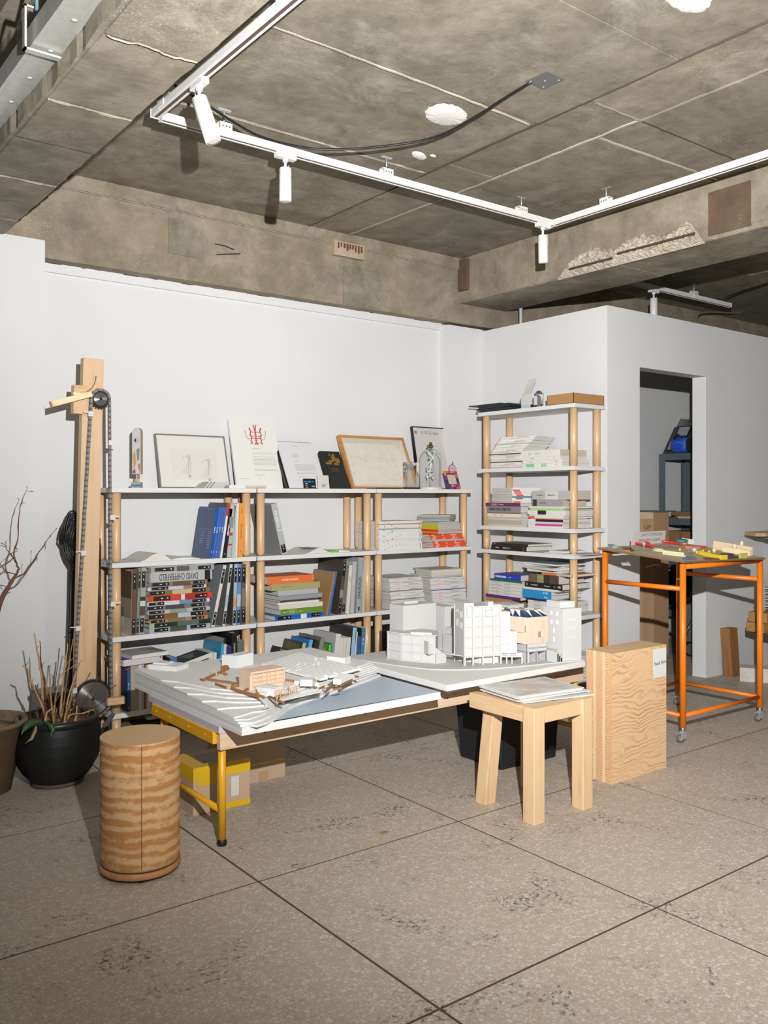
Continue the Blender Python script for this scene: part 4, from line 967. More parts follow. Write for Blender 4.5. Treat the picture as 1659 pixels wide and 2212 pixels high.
def open_mag(label, x, y, z, w, d, cols, rz=0, fold=.03, group=None):
    t = thing('open_magazine', label, 'magazine', (x, y, z), (0, 0, rz))
    n = 14
    for s, nm, m in ((-1, 'left_page', cols[0]), (1, 'right_page', cols[1])):
        vs = []; fs = []
        for i in range(n+1):
            u = i/n; h = .004 + (fold if s < 0 else .010)*math.sin(math.pi*min(1, u*1.05))**1.2*(1-u*.4)
            for yy in (0, d): vs.append((s*w*u, yy, h))
        for i in range(n): o = 2*i; fs.append((o, o+1, o+3, o+2))
        for i in range(n+1): vs.append((s*w*i/n, 0, 0)); vs.append((s*w*i/n, d, 0))
        q = 2*(n+1)
        for i in range(n): fs += [(2*i, 2*i+2, q+2*i+2, q+2*i), (2*i+1, q+2*i+1, q+2*i+3, 2*i+3)]
        fs += [(2*n, 2*n+1, q+2*n+1, q+2*n)]
        MB().add(vs, fs, m).build(nm, t)
    return t
z2 = SZ[1]
x = on_y(362, 1205, 4.44).x; open_mag('open magazine lying with curled pages beside the blue journals', x, 4.395, z2+.0005, .165, .24, (plain('#e8e5e0', .6), plain('#ecebe6', .6)), R(1.5), .045)
# ---- unit one, third board
LT = ((.03, .24), (.70, .94))
def photo_art(*cols): return tuple((a, b, c, d, col) for (a, b, c, d), col in zip(((.55, .97, .05, .95), (.25, .55, .05, .6), (.1, .4, .4, .95), (.3, .5, .55, .8)), cols))
z3 = SZ[2]
st('large brown photographic monograph with black spine labels by the left post', 284, 293, 1231, 2, '#6b4e3a', 1.2, .275, face='#c9c0b4', tags_=LT, art=photo_art('#5f4a3b', '#a59787', '#d7cec2', '#8a7968'))
st('narrow grey-green monograph between the brown one and the photo spine', 294, 299, 1227, 2, '#8b9089', 2.2, .26, tags_=LT)
st('monograph with a black and white building photo on its spine, left of the horizontal pile', 300, 311, 1226, 2, '#aaa49b', 2.4, .26, tags_=LT, seg=((.28, .42, '#57504a'), (.42, .5, '#d6d2cb'), (.5, .56, '#3d3935')))
TG = ((.02, .26), (.71, .93))
pile([
 ('pale blue monograph at the foot of the horizontal pile', 322, 456, 10, '#a5b3c2', dict(tags_=((.08, .30), (.66, .92)), seg=((.33, .6, '#4a5348'),))),
 ('dark green tree-photo monograph, second from the bottom of the pile', 322, 455, 9, '#25302a', dict(tags_=((.08, .30),), seg=((.0, .08, '#a9b98c'), (.45, .8, '#5d6a66')))),
 ('tan monograph, third from the bottom of the pile', 323, 449, 7.5, '#a98a5c', dict(tags_=TG, seg=((.3, .6, '#7e7a4d'),))),
 ('brown and sky blue monograph, fourth from the bottom of the pile', 319, 449, 10.5, '#8a5d3c', dict(tags_=TG, seg=((.5, .8, '#b9cad8'),))),
 ('pale grey-green monograph in the lower half of the pile', 318, 452, 8, '#b7bcb3', dict(tags_=TG, seg=((.35, .62, '#93a08c'),))),
 ('mid grey monograph just under the blue and white one', 316, 452, 8.5, '#78787b', dict(tags_=TG, seg=((.3, .6, '#4b4b4f'),))),
 ('blue and white monograph just under the red one', 318, 454, 8.5, '#d7d8d6', dict(tags_=TG, seg=((.5, .95, '#7d95b4'),))),
 ('bright red monograph in the middle of the pile', 321, 457, 12, '#d8442a', dict(tags_=((.07, .33), (.72, .92)), seg=((.5, .56, '#d9dade'), (.56, .71, '#b8302c')))),
 ('olive and straw monograph just above the red one', 321, 454, 9.5, '#8a7040', dict(tags_=TG, seg=((.38, .70, '#c9b78a'),))),
 ('pale blue and white monograph, upper half of the pile', 320, 448, 8, '#c6cfdb', dict(tags_=((.06, .34), (.75, .95)), seg=((.6, .75, '#9a7f6c'),))),
 ('pinkish brown monograph under the thick silver one', 321, 447, 9, '#8d7467', dict(tags_=((.06, .34), (.75, .95)), seg=((.4, .7, '#6e5340'),))),
 ('thick silver book titled upside down, near the top of the pile', 322, 457, 20, '#b9babb', dict(seg=((.0, .03, '#9a9a9a'), (.88, .97, '#222222')), text=(('DAVID CHIPPERFIELD', .46, .050, '#2e2e2e', True, .46),))),
 ('grey photographic monograph on top of the thick silver book', 326, 461, 10, '#a5a5a2', dict(tags_=((.06, .36), (.74, .95)), seg=((.4, .6, '#5e5e5e'),))),
 ('large thin silver book lying uppermost, under the shelf board', 318, 466, 5, '#c9c9c8', dict(D=.27, dy=.004))], z3+.0003, BY, 1.06)
st('white-spined monograph leaning left of the upright ones at right', 456, 463, 1223, 2, '#d9d7d3', 12.5, .26, face='#8d9396', tags_=LT)
st('white and blue monograph leaning, second of the right-hand group', 480, 486, 1220, 2, '#cfd4d8', 8, .26, face='#77746f', tags_=LT, seg=((.3, .5, '#a9bccb'),))
st('slim monograph with a pale sky spine, third of the right-hand group', 502.5, 509.5, 1219, 2, '#a9bac9', 1.8, .26, face='#55504a', tags_=LT, seg=((.3, .45, '#c69a7c'),))
st('sky blue monograph with a steel-frame photo spine near the post', 511, 519, 1218.5, 2, '#6f90c6', 1.2, .26, tags_=LT, seg=((.3, .5, '#b9c2c8'),))
st('charcoal monograph standing against the right post', 521, 530.5, 1219, 2, '#59595b', .4, .26, tags_=LT, seg=((.3, .6, '#7b7774'),))
# ---- unit one, lowest board
st('blue hardback standing at the left end of the lowest board', 275, 281, 1447, 3, '#2c5d98', 0, .2, face='#3a4a70', text=(('~10', .62, .008, '#d8dfea', True), ('~3', .08, .008, '#e8ebf0', True)))
st('thick beige hardback beside the blue one on the lowest board', 282, 298, 1437, 3, '#b6aa98', 0, .2, pages=PAGEB)
st('white paperback with dark title, third on the lowest board', 299, 306, 1434, 3, '#dcdad5', 0, .2, text=(('~4', .86, .008, '#333333', True),))
st('grey paperback, fourth on the lowest board', 306.5, 311, 1434, 3, '#b8b6b1', 0, .2)
st('rust brown paperback on the lowest board', 311.5, 316, 1435, 3, '#97592b', 0, .2)
st('white paperback right of the rust brown one on the lowest board', 316.5, 326, 1436, 3, '#d9d7d2', 0, .2)
st('mustard spine low on the lowest board, mostly behind the foam model', 327, 333, 1440, 3, '#8f8a3a', 0, .2)
zz = on_y(282, 1437, BY).z+.003
zz = pile([('white paperback under the violet one, lying over the upright books', 262, 350, 7, '#e0dbd6', dict(D=.2, dy=-.03, rz=6, hard=False)), ('violet-covered paperback in the small pile at lower left', 262, 352, 6, '#e6e3ea', dict(face='#4f4ab0', D=.2, dy=-.03, rz=8, hard=False, seg=((.93, .97, '#d63a86'),))),
  ('pale grey journal with line drawing, top of the small pile at lower left', 280, 362, 8, '#e8e6e2', dict(face='#cfcdc9', D=.19, dy=-.035, rz=6, art=((.62, .64, .1, .9, '#8a8985'), (.2, .9, .48, .5, '#8a8985'), (.76, .80, .15, .8, '#77756f'), (.85, .90, .12, .7, '#77756f')), hard=False))], zz, BY)
st('white catalogue leaning low, left of the grey-green manual', 336, 352, 1428, 3, '#d9d6d0', 4, .2)
st('black and blue paperback standing low, right of the small pile', 364, 379, 1421, 3, '#3f7cc0', 2, .18, face='#34393d')
for i, (a, b, tp_, c) in enumerate(((383, 393, 1441, '#c9c6bf'), (394, 405, 1440, '#77716a'), (406, 415, 1440, '#d0cdc6'), (416, 427, 1438, '#4b56a8'))):
    st(['off-white paperback under the tilted dark manual', 'brown-grey paperback under the tilted dark manual', 'pale paperback under the tilted dark manual', 'blue-violet paperback under the tilted dark manual'][i], a, b, tp_, 3, c, 0, .19)
p0 = on_y(381, 1441, BY-.01)
bk_ = book("dark grey-green manual lying tilted on the low books, cover up", .205, .15, .022, '#e2dfda', (p0.x, BY-.02, p0.z-.012), (R(0), R(-12), R(4)), face='#48504d', name='book')
for i, (s, u) in enumerate((("architect's", .78), ('pocket', .62), ('book', .5))): lettering(bk_, s, .020, (.12, .108-.026*i, .0226), (0, 0, 0), plain('#a9afab', .5, 0, 0))
st('cyan hardback with its cover facing left, on the lowest board', 464, 470, 1392, 3, '#3fa5cf', 8, .2, face='#2d96bd')
st('tattered white paperback in front of the cyan one', 447, 456, 1410, 3, '#d8d4cb', 3, .17, y=BY-.005)
st('white numbered paperback touching the cyan hardback', 457, 463.5, 1410, 3, '#dad8d3', 3, .17, text=(('6', .8, .012, '#666666', True),))
st('grey hardback with a black spine behind the cyan one', 472, 477, 1381, 3, '#242424', 6, .24, face='#a7a39c', y=BY+.02)
st('slim white spine between black and navy books', 478.5, 484, 1392, 3, '#d8d5cf', 3, .2)
st('navy hardback left of the black volume on the lowest board', 486, 497, 1396, 3, '#303873', 2, .19)
st('tall black volume with white lettering on the lowest board', 499.5, 511, 1367, 3, '#1c1c1e', .5, .25, text=(('CONDITIONS', .74, .014, '#dcdcdc', True, .8),))
st('grey-green hardback against the post on the lowest board', 512.5, 527, 1383, 3, '#65706b', .3, .2)
# ---- unit two
b = st('large silver monograph leaning back beside the round post', 608, 621, 1090, 1, '#b5b6b8', -13.8, .255, face='#97989a', text=(('Hopkins 3', .66, .030, '#eeeeee', True, 1.0),), tags_=((.03, .19),))
MB().box(.02, .045, .03, .07, .0, .0, PW)
x = on_y(700, 1195, 4.45).x; om = open_mag('open magazine with a green page edge in the middle unit', x, 4.40, z2+.0005, .16, .23, (plain('#e3e0dc', .55), plain('#eaebe7', .55)), R(2), .030)
MB().box(.01, .075, -.002, .06, .002, .012, plain('#74c442', .5, 0, 0)).build('green_page', om, 'bright green inside page')
MB().box(-.12, -.04, .02, .15, .030, .0306, plain('#9a97a0', .5)).build('page_print', om)
pile([
 ('royal blue monograph with black labels, bottom of the middle pile', 594, 700, 9.5, '#1f5fc2', dict(tags_=((.05, .32), (.74, .93)), seg=((.52, .64, '#dfe4ec'),))),
 ('green paperback with ringed letters, second from the bottom', 606, 698, 12, '#6a9030', dict(text=(('S', .195, .013, '#e9efe0'), ('M', .26, .013, '#e9efe0'), ('L', .325, .013, '#e9efe0'), ('Buildings', .46, .009, '#e9efe0'), ('~7', .08, .008, '#e9efe0'))),),
 ('white untitled paperback above the green one', 603, 698, 9.5, '#ddd9cf', dict(hard=False)),
 ('white magazine above the untitled paperback', 600, 690, 4.5, '#e5e2da', dict(hard=False)),
 ('thin black photographic magazine in the middle pile', 606, 688, 4, '#474543', dict(hard=False)),
 ('grey hardback under the lighter grey one', 605, 697, 10, '#9b9ea0', dict(text=(('~10', .14, .006, '#6f7173'),))),
 ('light grey paperback under the olive book', 600, 686, 10.5, '#b5b7b8', dict(seg=((.0, .0, '#ffffff'),))),
 ('olive hardback under the orange one', 587, 692, 13, '#aaa572', dict(text=(('Hopkins in the City', .3, .0085, '#66633c'),), D=.2)),
 ('orange hardback with white title, top of the middle pile', 579, 679, 16, '#e6773d', dict(text=(('LOUIS I KAHN', .47, .0165, '#f6ece4', False, 1.05, 1), ('O', .97, .012, '#f4d7c4')), D=.21))], z3+.0003, BY, 1.05)
b = st('kraft-covered notebook leaning with its brown cover facing left', 704, 708, 1237, 2, '#a97f50', 12.5, .22, face='#b0885a', hard=False)
st('bright blue notebook behind the kraft one', 709, 713, 1236, 2, '#2f6fc6', 11.5, .235, hard=False)
st('tall dark brown monograph with black spine labels, right of the kraft notebook', 729, 736, 1210, 2, '#564a42', 7.6, .27, face='#4d423b', tags_=LT, seg=((.3, .45, '#8a8f86'),))
st('grey photographic monograph right of the tall dark brown one', 737, 745, 1221, 2, '#76726c', 6, .24, tags_=((.05, .2),))
st('cream paperback with faint red title', 747, 754, 1222, 2, '#dcd7cb', 5, .22, text=(('~8', .72, .010, '#c9573f', True),))
st('pale silver paperback left of the thick silver monograph', 756, 764, 1214, 2, '#b9bbbd', 4, .23, text=(('~10', .62, .010, '#e6e6e6', True),))
b = st('thick silver monograph with tall black lettering against the post', 769, 780, 1205, 2, '#a3a7aa', 3.4, .25, text=(('JOHN PAWSON', .45, .034, '#1f1f1f', False, .56),))
MB().box(.012, .035, -.0012, -.0004, .006, .024, KB).box(.014, .033, -.0016, -.0011, .009, .013, PW).build('spine_logo', b)
st('slim beige paperback wedged against the post', 781.5, 787, 1209, 2, '#c6baaa', 2, .22)
# lowest board of the middle unit
for a in (('black photographic book with its dark cover facing left, first of the low leaning row', 606, 616, 1408, '#3b332f', 16, '#3a332f', .2, ((.75, .97, .1, .5, '#8fa3b3'), (.5, .55, .1, .9, '#6b5346'), (.35, .4, .1, .9, '#6b5346'))),
          ('olive woodland-photo book in the low leaning row', 634, 641, 1392, '#c3bda8', 15, '#4b4a30', .21, ((.4, .95, .2, .8, '#66653f'),)),
          ('small grey paperback in front of the olive photo book', 622, 632, 1413, '#c7c4be', 15, '#8e867c', .15, ()),
          ('bright blue hardback in the low leaning row', 650, 658, 1385, '#6fb0de', 13, '#2f7fc4', .2, ()),
          ('black-green paperback with white title in the low leaning row', 662, 672, 1386, '#2b312e', 13, '#252a27', .21, ()),
          ('book with a dark stone-pattern cover in the low leaning row', 675, 684, 1380, '#8b8780', 12.5, '#6f6b63', .24, ((.1, .9, .1, .9, '#a29d94'), (.3, .5, .2, .7, '#3d3a35'))),
          ('small brown-grey paperback left of the lime one', 688, 695, 1400, '#7f766b', 9, '#6d655b', .15, ()),
          ('small white paperback left of the purple spine', 695.5, 700, 1407, '#dedbd5', 7, None, .14, ()),
          ('slim purple spine beside the lime paperback', 700.5, 703, 1411, '#66529c', 7, None, .14, ()),
          ('lime green paperback in the low leaning row', 703.5, 707, 1394, '#8fd05a', 7, '#5fae34', .19, ((.6, .9, .1, .4, '#3f7a28'),)),
          ('emerald green book right of the lime one', 708, 712, 1391, '#2a9a78', 6, '#1d8d6b', .21, ()),
          ('large white hardback with its cover facing left', 716, 727, 1371, '#dddcd8', 7, '#c9c8c5', .24, ()),
          ('white catalogue right of the large white hardback', 728, 735, 1379, '#e1dfd9', 6, None, .2, ()),
          ('cream catalogue, second of the pale trio', 735.5, 742, 1379, '#dfdbd0', 6, None, .2, ()),
          ('ivory catalogue, third of the pale trio', 742.5, 751, 1378, '#dedad2', 6, None, .2, ()),
          ('black-covered book with a pale blue spine', 753, 761, 1357, '#9acbe0', 6.5, '#3a3837', .25, ()),
          ('slim white spine right of the pale blue one', 761.5, 766, 1366, '#e0ded9', 5, None, .21, ()),
          ('royal blue paperback on the lowest board', 766.5, 775, 1376, '#40599f', 4, None, .2, ()),
          ('teal hardback with pale title near the post', 776, 784, 1358, '#4b8398', 4, '#2d2e30', .25, ()),
          ('tall white spine at the right end of the low leaning row', 784.5, 787, 1356, '#dedbd5', 4, None, .25, ())):
    kw = {}
    if 'teal' in a[0]: kw['text'] = (('~8', .72, .012, '#d5e3e8', True),)
    if 'black-green' in a[0]: kw['text'] = (('~7', .72, .015, '#e6e6e6'),)
    st(a[0], a[1], a[2], a[3], 3, a[4], a[5], a[7], face=a[6], art=a[8], **kw)
# ---- magazine stacks
_o = 'lowest,second,third,fourth,fifth,sixth,seventh,eighth,ninth,tenth,eleventh,twelfth,thirteenth,fourteenth,fifteenth,sixteenth,seventeenth,eighteenth,nineteenth,twentieth'.split(',')
_u = 'first,second,third,fourth,fifth,sixth,seventh,eighth,ninth'.split(',')
def ORD(i):
    if i == 0: return 'first'
    if i < 20: return _o[i]
    return ('thirtieth' if i == 29 else ('twenty-' if i < 29 else 'thirty-')+_u[(i-20) % 10])
def mag_meshes(L, D, T, specs):
    out = []
    for cov, dots in specs:
        m = MB(); m.box(.001, L-.001, .001, D-.002, T*.12, T*.88, PAGE); cm = plain(cov, .5, 0, 0)
        m.box(0, L, 0, D, 0, T*.1, cm).box(0, L, 0, D, T*.9, T*.985, cm).box(0, L, -.0002, .0012, 0, T*.985, cm)
        for u, w, c in dots: m.box(u*L, (u+w)*L, -.0008, .0008, T*.12, T*.88, plain(c, .5, 0, 0))
        out.append(m.mesh('magazine'))
    return out
def magstack(n, L, D, H, loc, rz, specs, label, group, shift=None, order=None, jit=.004, special=None):
    T = H/n; ms = mag_meshes(L, D, T*.985, specs); c, s = math.cos(rz), math.sin(rz)
    for i in range(n):
        me = ms[order[i] if order else i % len(ms)]
        o = bpy.data.objects.new('magazine', me); COL.objects.link(o)
        dx, dy, dr = shift(i/n) if shift else (0, 0, 0)
        dx += random.uniform(-jit, jit); dy += random.uniform(-jit*.6, jit*.6)
        o.location = (loc[0]+dx*c-dy*s, loc[1]+dx*s+dy*c, loc[2]+.0002+i*T); o.rotation_euler = (0, 0, rz+dr+R(random.uniform(-.8, .8)))
        if special and i in special: tag(o, special[i], 'magazine', group)
        else: tag(o, label+', '+ORD(i)+' from the bottom', 'magazine', group)
dots = [('#e7e5e1', ((.12+.09*i % .8, .012, '#222222'), (.95, .012, '#4a4a4a'))) for i in range(5)] + [('#dfdcd7', ((.3, .014, '#202020'),)), ('#c98f84', ()), ('#8fa79b', ()), ('#e9e7e3', ((.2, .012, '#3c7fb5'),))]
x0, x1 = on_y(818, 1180, BY).x, on_y(911, 1180, BY).x; H = on_y(860, 1123, BY).z - SZ[1]
magstack(24, x1-x0, .235, H-.008, (x0, BY, SZ[1]), 0, dots, 'white dot-spined magazine of the even stack', 'dot-spined white magazines', order=[0, 1, 2, 3, 4, 8, 0, 1, 5, 2, 3, 0, 4, 1, 2, 5, 0, 7, 3, 0, 2, 6, 1, 0])
x0, x1 = on_y(938, 1180, BY).x, on_y(1006, 1180, BY).x
redm = [('#e4522d', ((.05, .1, '#f0b39c'), (.38, .04, '#f0b39c'), (.62, .2, '#ef9b80'))), ('#a9bcd0', ()), ('#e65a30', ((.08, .1, '#f0b39c'), (.7, .03, '#f6d5c8')))]
magstack(8, x1-x0, .21, .086, (x0, BY-.002, SZ[1]), R(-2), redm, 'orange-red magazine of the right-hand stack', 'orange-red magazines', shift=lambda u: (-.05*u, .0, 0), order=[0, 2, 0, 2, 1, 0, 2, 0], special={4: 'pale blue magazine sandwiched among the orange-red ones'})
zt = SZ[1]+.088; xq = on_y(903, 1150, 4.60).x+.012
for lab, T, col, Dx in (('orange magazine directly above the orange-red stack', .017, '#ef8430', .215), ('narrow red magazine between the orange and yellow ones', .011, '#d8412a', .2), ('thick yellow directory in the right-hand stack', .042, '#d6c63d', .2), ('turquoise-spined magazine on the thick yellow directory', .010, '#7cc4c2', .19)):
    book(lab, .235, Dx, T, col, (xq, 4.402+.24, zt), (0, 0, -math.pi/2), hard=False, pages=plain('#bdbbb6', .8, 0, .06)); zt += T+.0003
magstack(3, .22, .235, .043, (xq-.03, 4.585, zt), R(-52), [('#9b9794', ()), ('#8a8784', ()), ('#a8a29d', ())], 'grey magazine lying skewed on top of the right-hand stack', 'skewed grey magazines')
pinks = [('#dcd8d4', ((.2, .1, '#e5b9b4'), (.6, .15, '#b9b6b3'))), ('#e6e3df', ((.4, .2, '#c9c6c2'),)), ('#d3cfcb', ((.1, .25, '#e3c3bd'),)), ('#e3e0dc', ((.55, .3, '#bfbab5'),)), ('#7f7b7a', ()), ('#c9b3cf', ()), ('#d9d6d2', ((.3, .4, '#eeece9'),))]
x0, x1 = on_y(846, 1300, BY).x, on_y(917, 1300, BY).x; H = on_y(880, 1247, BY).z - SZ[2]
od = [0, 1, 2, 3, 0, 6, 1, 2, 3, 4, 0, 1, 3, 2, 6, 0, 1, 2, 4, 3, 0, 6, 1, 2, 3, 0, 1, 5, 6, 3, 0, 2]
magstack(32, x1-x0, .25, H, (x0, BY, SZ[2]), R(-2), pinks, 'thin pale magazine of the lower left stack', 'pale magazines, lower left stack', shift=lambda u: (-.02*u, 0, R(3*u)), order=od)
x0, x1 = on_y(936, 1300, BY).x, on_y(1006, 1300, BY).x; H = on_y(970, 1247, BY).z - SZ[2]
od2 = [0, 1, 2, 6, 3, 0, 1, 2, 3, 0, 6, 1, 2, 0, 3, 1, 7, 2, 0, 3, 6, 1, 2, 0, 3, 1, 2, 6, 0, 1]
magstack(30, x1-x0, .21, H, (x0, BY, SZ[2]), R(-3), pinks+[('#2c57a8', ())], 'thin pale magazine of the lower right stack', 'pale magazines, lower right stack', shift=lambda u: (-.03*u, 0, 0), order=od2, special={16: 'single blue-spined magazine half way up the lower right stack'})
zt = SZ[2]+H+.001; xq = on_y(880, 1240, 4.62).x+.02
for lab, w, d, T, col, rz in (('large thin white and teal magazine under the top books', .30, .25, .010, '#b9c6c2', -3), ('cream-paged paperback, second from the top of the lower right stack', .24, .2, .020, '#cfc9bd', -8), ('white paperback, near the top of the lower right stack', .25, .2, .017, '#d6d4d0', -6), ('thin tan folder on top of the lower right stack', .26, .21, .005, '#c9b893', -4)):
    book(lab, w, d, T, col, (xq+.03, 4.43, zt), (0, 0, R(rz)), hard=False); zt += T+.0003
# dark boxes low in the corner unit
q = on_y(800, 1380, 4.45)
ab = thing('archive_box', 'black archive box on the lowest board, behind the foam towers', 'box', (q.x+.10, 4.462, SZ[3]+.0005))
MB().box(0, .55, 0, .145, 0, .24, BLACK).build('carton', ab); MB().box(-.004, .554, -.002, .149, .20, .262, plain('#1b1a19', .5)).build('lid', ab, bevel=.002)
gb = thing('archive_box', 'dark green box file beside the post on the lowest board', 'box', (q.x+.015, 4.462, SZ[3]+.0005))
MB().box(0, .06, 0, .14, 0, .27, plain('#1c3529', .5, 0, 0)).build('carton', gb); MB().lathe([(.008, 0), (.008, .003)], STEEL, 12, T=Matrix.Translation((.03, 0, .06)) @ Matrix.Rotation(R(90), 4, 'X')).build('finger_ring', gb)
# ================================================================== CORNER UNIT CONTENTS (spines face the room, local x runs toward the doorway)
XS = CXF+.012
def cs(label, px0, px1, T, z, cover, x=XS, D=.2, rz=0, **kw):
    y0 = on_x(px0, 1100, x).y; y1 = on_x(px1, 1100, x).y
    return book(label, y0-y1, D, T, cover, (x, y0, z), (0, 0, -math.pi/2+R(rz)), **kw)
zt = CZ[0]+.0003
for i in range(7):
    o = MB().box(0, .30+.0*i, 0, .225, 0, .0066, plain('#20242b', .45, 0, 0)).box(.004, .296, .004, .221, .0066, .0070, plain('#3a3e46', .4, 0, 0)).build('black_panel')
    y0 = on_x(1033, 880, XS).y + (.10 if i == 6 else random.uniform(-.01, .02)); o.location = (XS+.005, y0, zt); o.rotation_euler = (0, 0, -math.pi/2+R(random.uniform(-3, 3))); zt += .0080
    tag(o, 'thin black mounted panel overhanging the shelf, topmost of its pile' if i == 6 else 'thin black mounted panel in the pile on the tall unit, '+ORD(i)+' from the bottom', 'panel', None if i == 6 else 'black mounted panels')
wy = on_x(1128, 870, XS+.03).y
wm = thing('folded_card_model', 'tall folded white card shape like a fin on the tall unit', 'card model', (XS+.02, wy, CZ[0]))
CARDW = plain('#d5d3cd', .6, 0, .05)
vs = [(0, .0, 0), (0, -.075, 0), (.02, -.075, 0), (.02, 0, 0), (0, 0, .075), (.0, -.075, .09), (.06, -.10, .185), (.06, -.045, .185), (.075, -.10, .175), (.075, -.045, .175)]
MB().add([(0, 0, 0), (0, -.07, 0), (.012, -.07, 0), (.012, 0, 0), (0, 0, .075), (0, -.07, .095), (.012, -.07, .095), (.012, 0, .075)], [(0, 1, 5, 4), (1, 2, 6, 5), (2, 3, 7, 6), (3, 0, 4, 7), (4, 5, 6, 7), (0, 3, 2, 1)], CARDW).build('lower_panel', wm)
MB().add([(0, .0, .075), (0, -.07, .095), (.030, -.100, .188), (.030, -.040, .188), (.012, 0, .075), (.012, -.07, .095), (.040, -.100, .188), (.040, -.040, .188)], [(0, 1, 2, 3), (7, 6, 5, 4), (0, 3, 7, 4), (1, 5, 6, 2), (3, 2, 6, 7)], CARDW).build('upper_fin', wm)
MB().box(-.0008, 0, -.068, -.002, .004, .024, plain('#a9c6d6', .5)).build('printed_strip', wm, 'pale blue and yellow printed strip')
cy = on_x(1166, 870, XS+.05).y
cr = thing('crystal_award', 'faceted clear crystal award block with printed label', 'award', (XS+.04, cy, CZ[0]))
hexp = [(.026*math.cos(math.pi*i/3), .034*math.sin(math.pi*i/3)) for i in range(6)]
vs = [(x, y, 0) for x, y in hexp]+[(x, y, .085) for x, y in hexp]+[(x*.35, y*.35, .106) for x, y in hexp]
fs = [(5, 4, 3, 2, 1, 0)]+[(i, (i+1) % 6, 6+(i+1) % 6, 6+i) for i in range(6)]+[(6+i, 6+(i+1) % 6, 12+(i+1) % 6, 12+i) for i in range(6)]+[(12, 13, 14, 15, 16, 17)]
MB().add(vs, fs, GLASS).build('block', cr)
MB().box(-.0285, -.0275, -.014, .014, .015, .07, plain('#cfd3d8', .5)).build('label', cr)
MB().box(-.0292, -.0284, -.004, .012, .072, .086, plain('#3a6db0', .5)).build('blue_logo', cr); MB().box(-.0292, -.0284, -.010, .010, .004, .012, KB).build('print_block', cr)
yk0 = on_x(1183, 870, XS).y
kb = thing('kraft_box', 'shallow open kraft cardboard tray at the near end of the tall unit', 'box', (XS-.008, CYN+.01, CZ[0]))
KR = plain('#b98a58', .75, 0, .06); w_, d_ = .285, yk0-CYN-.012
MB().box(0, w_, 0, d_, 0, .003, KR).box(0, .003, 0, d_, 0, .062, KR).box(w_-.003, w_, 0, d_, 0, .062, KR).box(0, w_, 0, .003, 0, .062, KR).box(0, w_, d_-.003, d_, 0, .062, KR).build('carton', kb)
MB().box(.06, .28, .01, d_-.01, .058, .0615, plain('#5a4a38', .7)).build('papers_inside', kb)
# second board
z_ = CZ[1]; y0 = on_x(1057, 1000, XS).y; y1 = on_x(1126, 1000, XS).y
whites = [('#e6e3de', ((.02, .03, '#c9564a'),)), ('#dedad4', ((.02, .03, '#c9564a'), (.3, .3, '#c9c5bf'))), ('#e9e6e2', ((.02, .03, '#d0675a'), (.5, .3, '#cdb7b0'))), ('#d8d5d0', ((.1, .4, '#efedea'),)), ('#55504d', ()), ('#9cc3a3', ()), ('#c5a9b8', ())]
magstack(28, y0-y1, .21, .205, (XS, y0, z_), -math.pi/2, whites, 'white magazine in the bowed stack of the tall unit', 'bowed stack of white magazines', shift=lambda u: (.005+.05*max(0, u-.45)**1.1*3.2 - .012*u, .03*max(0, u-.5)*2, R(18*max(0, u-.5))), order=[6, 0, 1, 2, 0, 4, 3, 1, 0, 2, 3, 1, 4, 0, 1, 2, 3, 0, 1, 2, 0, 5, 1, 2, 3, 0, 1, 2])
zt = z_+.0003
for lab, T, kw, a, b in (('white book with green blocks on its spine, bottom of four', .022, dict(seg=((.10, .32, '#8bcf9b'), (.48, .62, '#9ad8a9')), text=(('~5', .86, .006, '#777777'),)), 1128, 1214), ('white book above the green-blocked one', .022, dict(text=(('~9', .2, .007, '#777777'), ('~6', .85, .006, '#777777'))), 1130, 1215), ('white book second from the top of four', .020, dict(text=(('~8', .3, .008, '#888888'), ('~6', .85, .006, '#777777'))), 1125, 1211), ('thick white book with blue and yellow title on top of four', .040, dict(text=(('~6', .26, .012, '#7fb4dc'), ('1980-1990', .44, .011, '#7fb4dc'),), seg=((.2, .5, '#e3e0da'),)), 1124, 1210)):
    cs(lab, a, b, T, zt, '#e4e1dc', D=.25, hard=False, pages=PAGE if T < .03 else PAGEB, **kw); zt += T+.0003
# third board: left pile
z_ = CZ[2]; zt = z_+.0003
for col, lab in (('#c9d3a4', 'pale green'), ('#c3a9cf', 'lilac'), ('#d9a77f', 'apricot'), ('#93bcc8', 'powder blue'), ('#dcd193', 'pale yellow'), ('#d8b3b8', 'pale pink')):
    cs(lab+' slim volume in the pastel set under the grey book', 1053.5, 1126.5, .0098, zt, col, hard=False, D=.2); zt += .0101
cs('white paperback above the pastel set', 1053, 1125, .021, zt, '#e3dfd8', hard=False, text=(('~7', .25, .008, '#8a8178'), ('~6', .45, .008, '#8a8178'))); zt += .0213
cs('thin brown magazine under the grey titled book', 1056, 1125, .007, zt, '#8f6844', hard=False); zt += .0073
cs('grey book with bold black title on its spine', 1052, 1124.5, .040, zt, '#8f8c8b', text=(('UPPERHOUSE-ORIENTED', .39, .0255, '#26241f', False, .72, 1),)); zt += .0403
cs('purple paperback above the grey titled book', 1049, 1124, .023, zt, '#7b2a63', hard=False, text=(('S', .195, .011, '#e6d3e0'), ('M', .26, .011, '#e6d3e0'), ('L', .325, .011, '#e6d3e0'), ('Timber Buildings', .46, .008, '#e6d3e0', False, .8))); zt += .0233
tagd = [('#e5e3df', ((.03, .26, '#d84a35'),)), ('#e3e1dd', ((.06, .26, '#d8388e'),)), ('#dfddd9', ((.10, .25, '#e07a45'),)), ('#e6e4e0', ((.14, .25, '#dd5540'),)), ('#4f8a9a', ()), ('#e4e2de', ())]
yq = on_x(1060, 1070, XS+.02).y
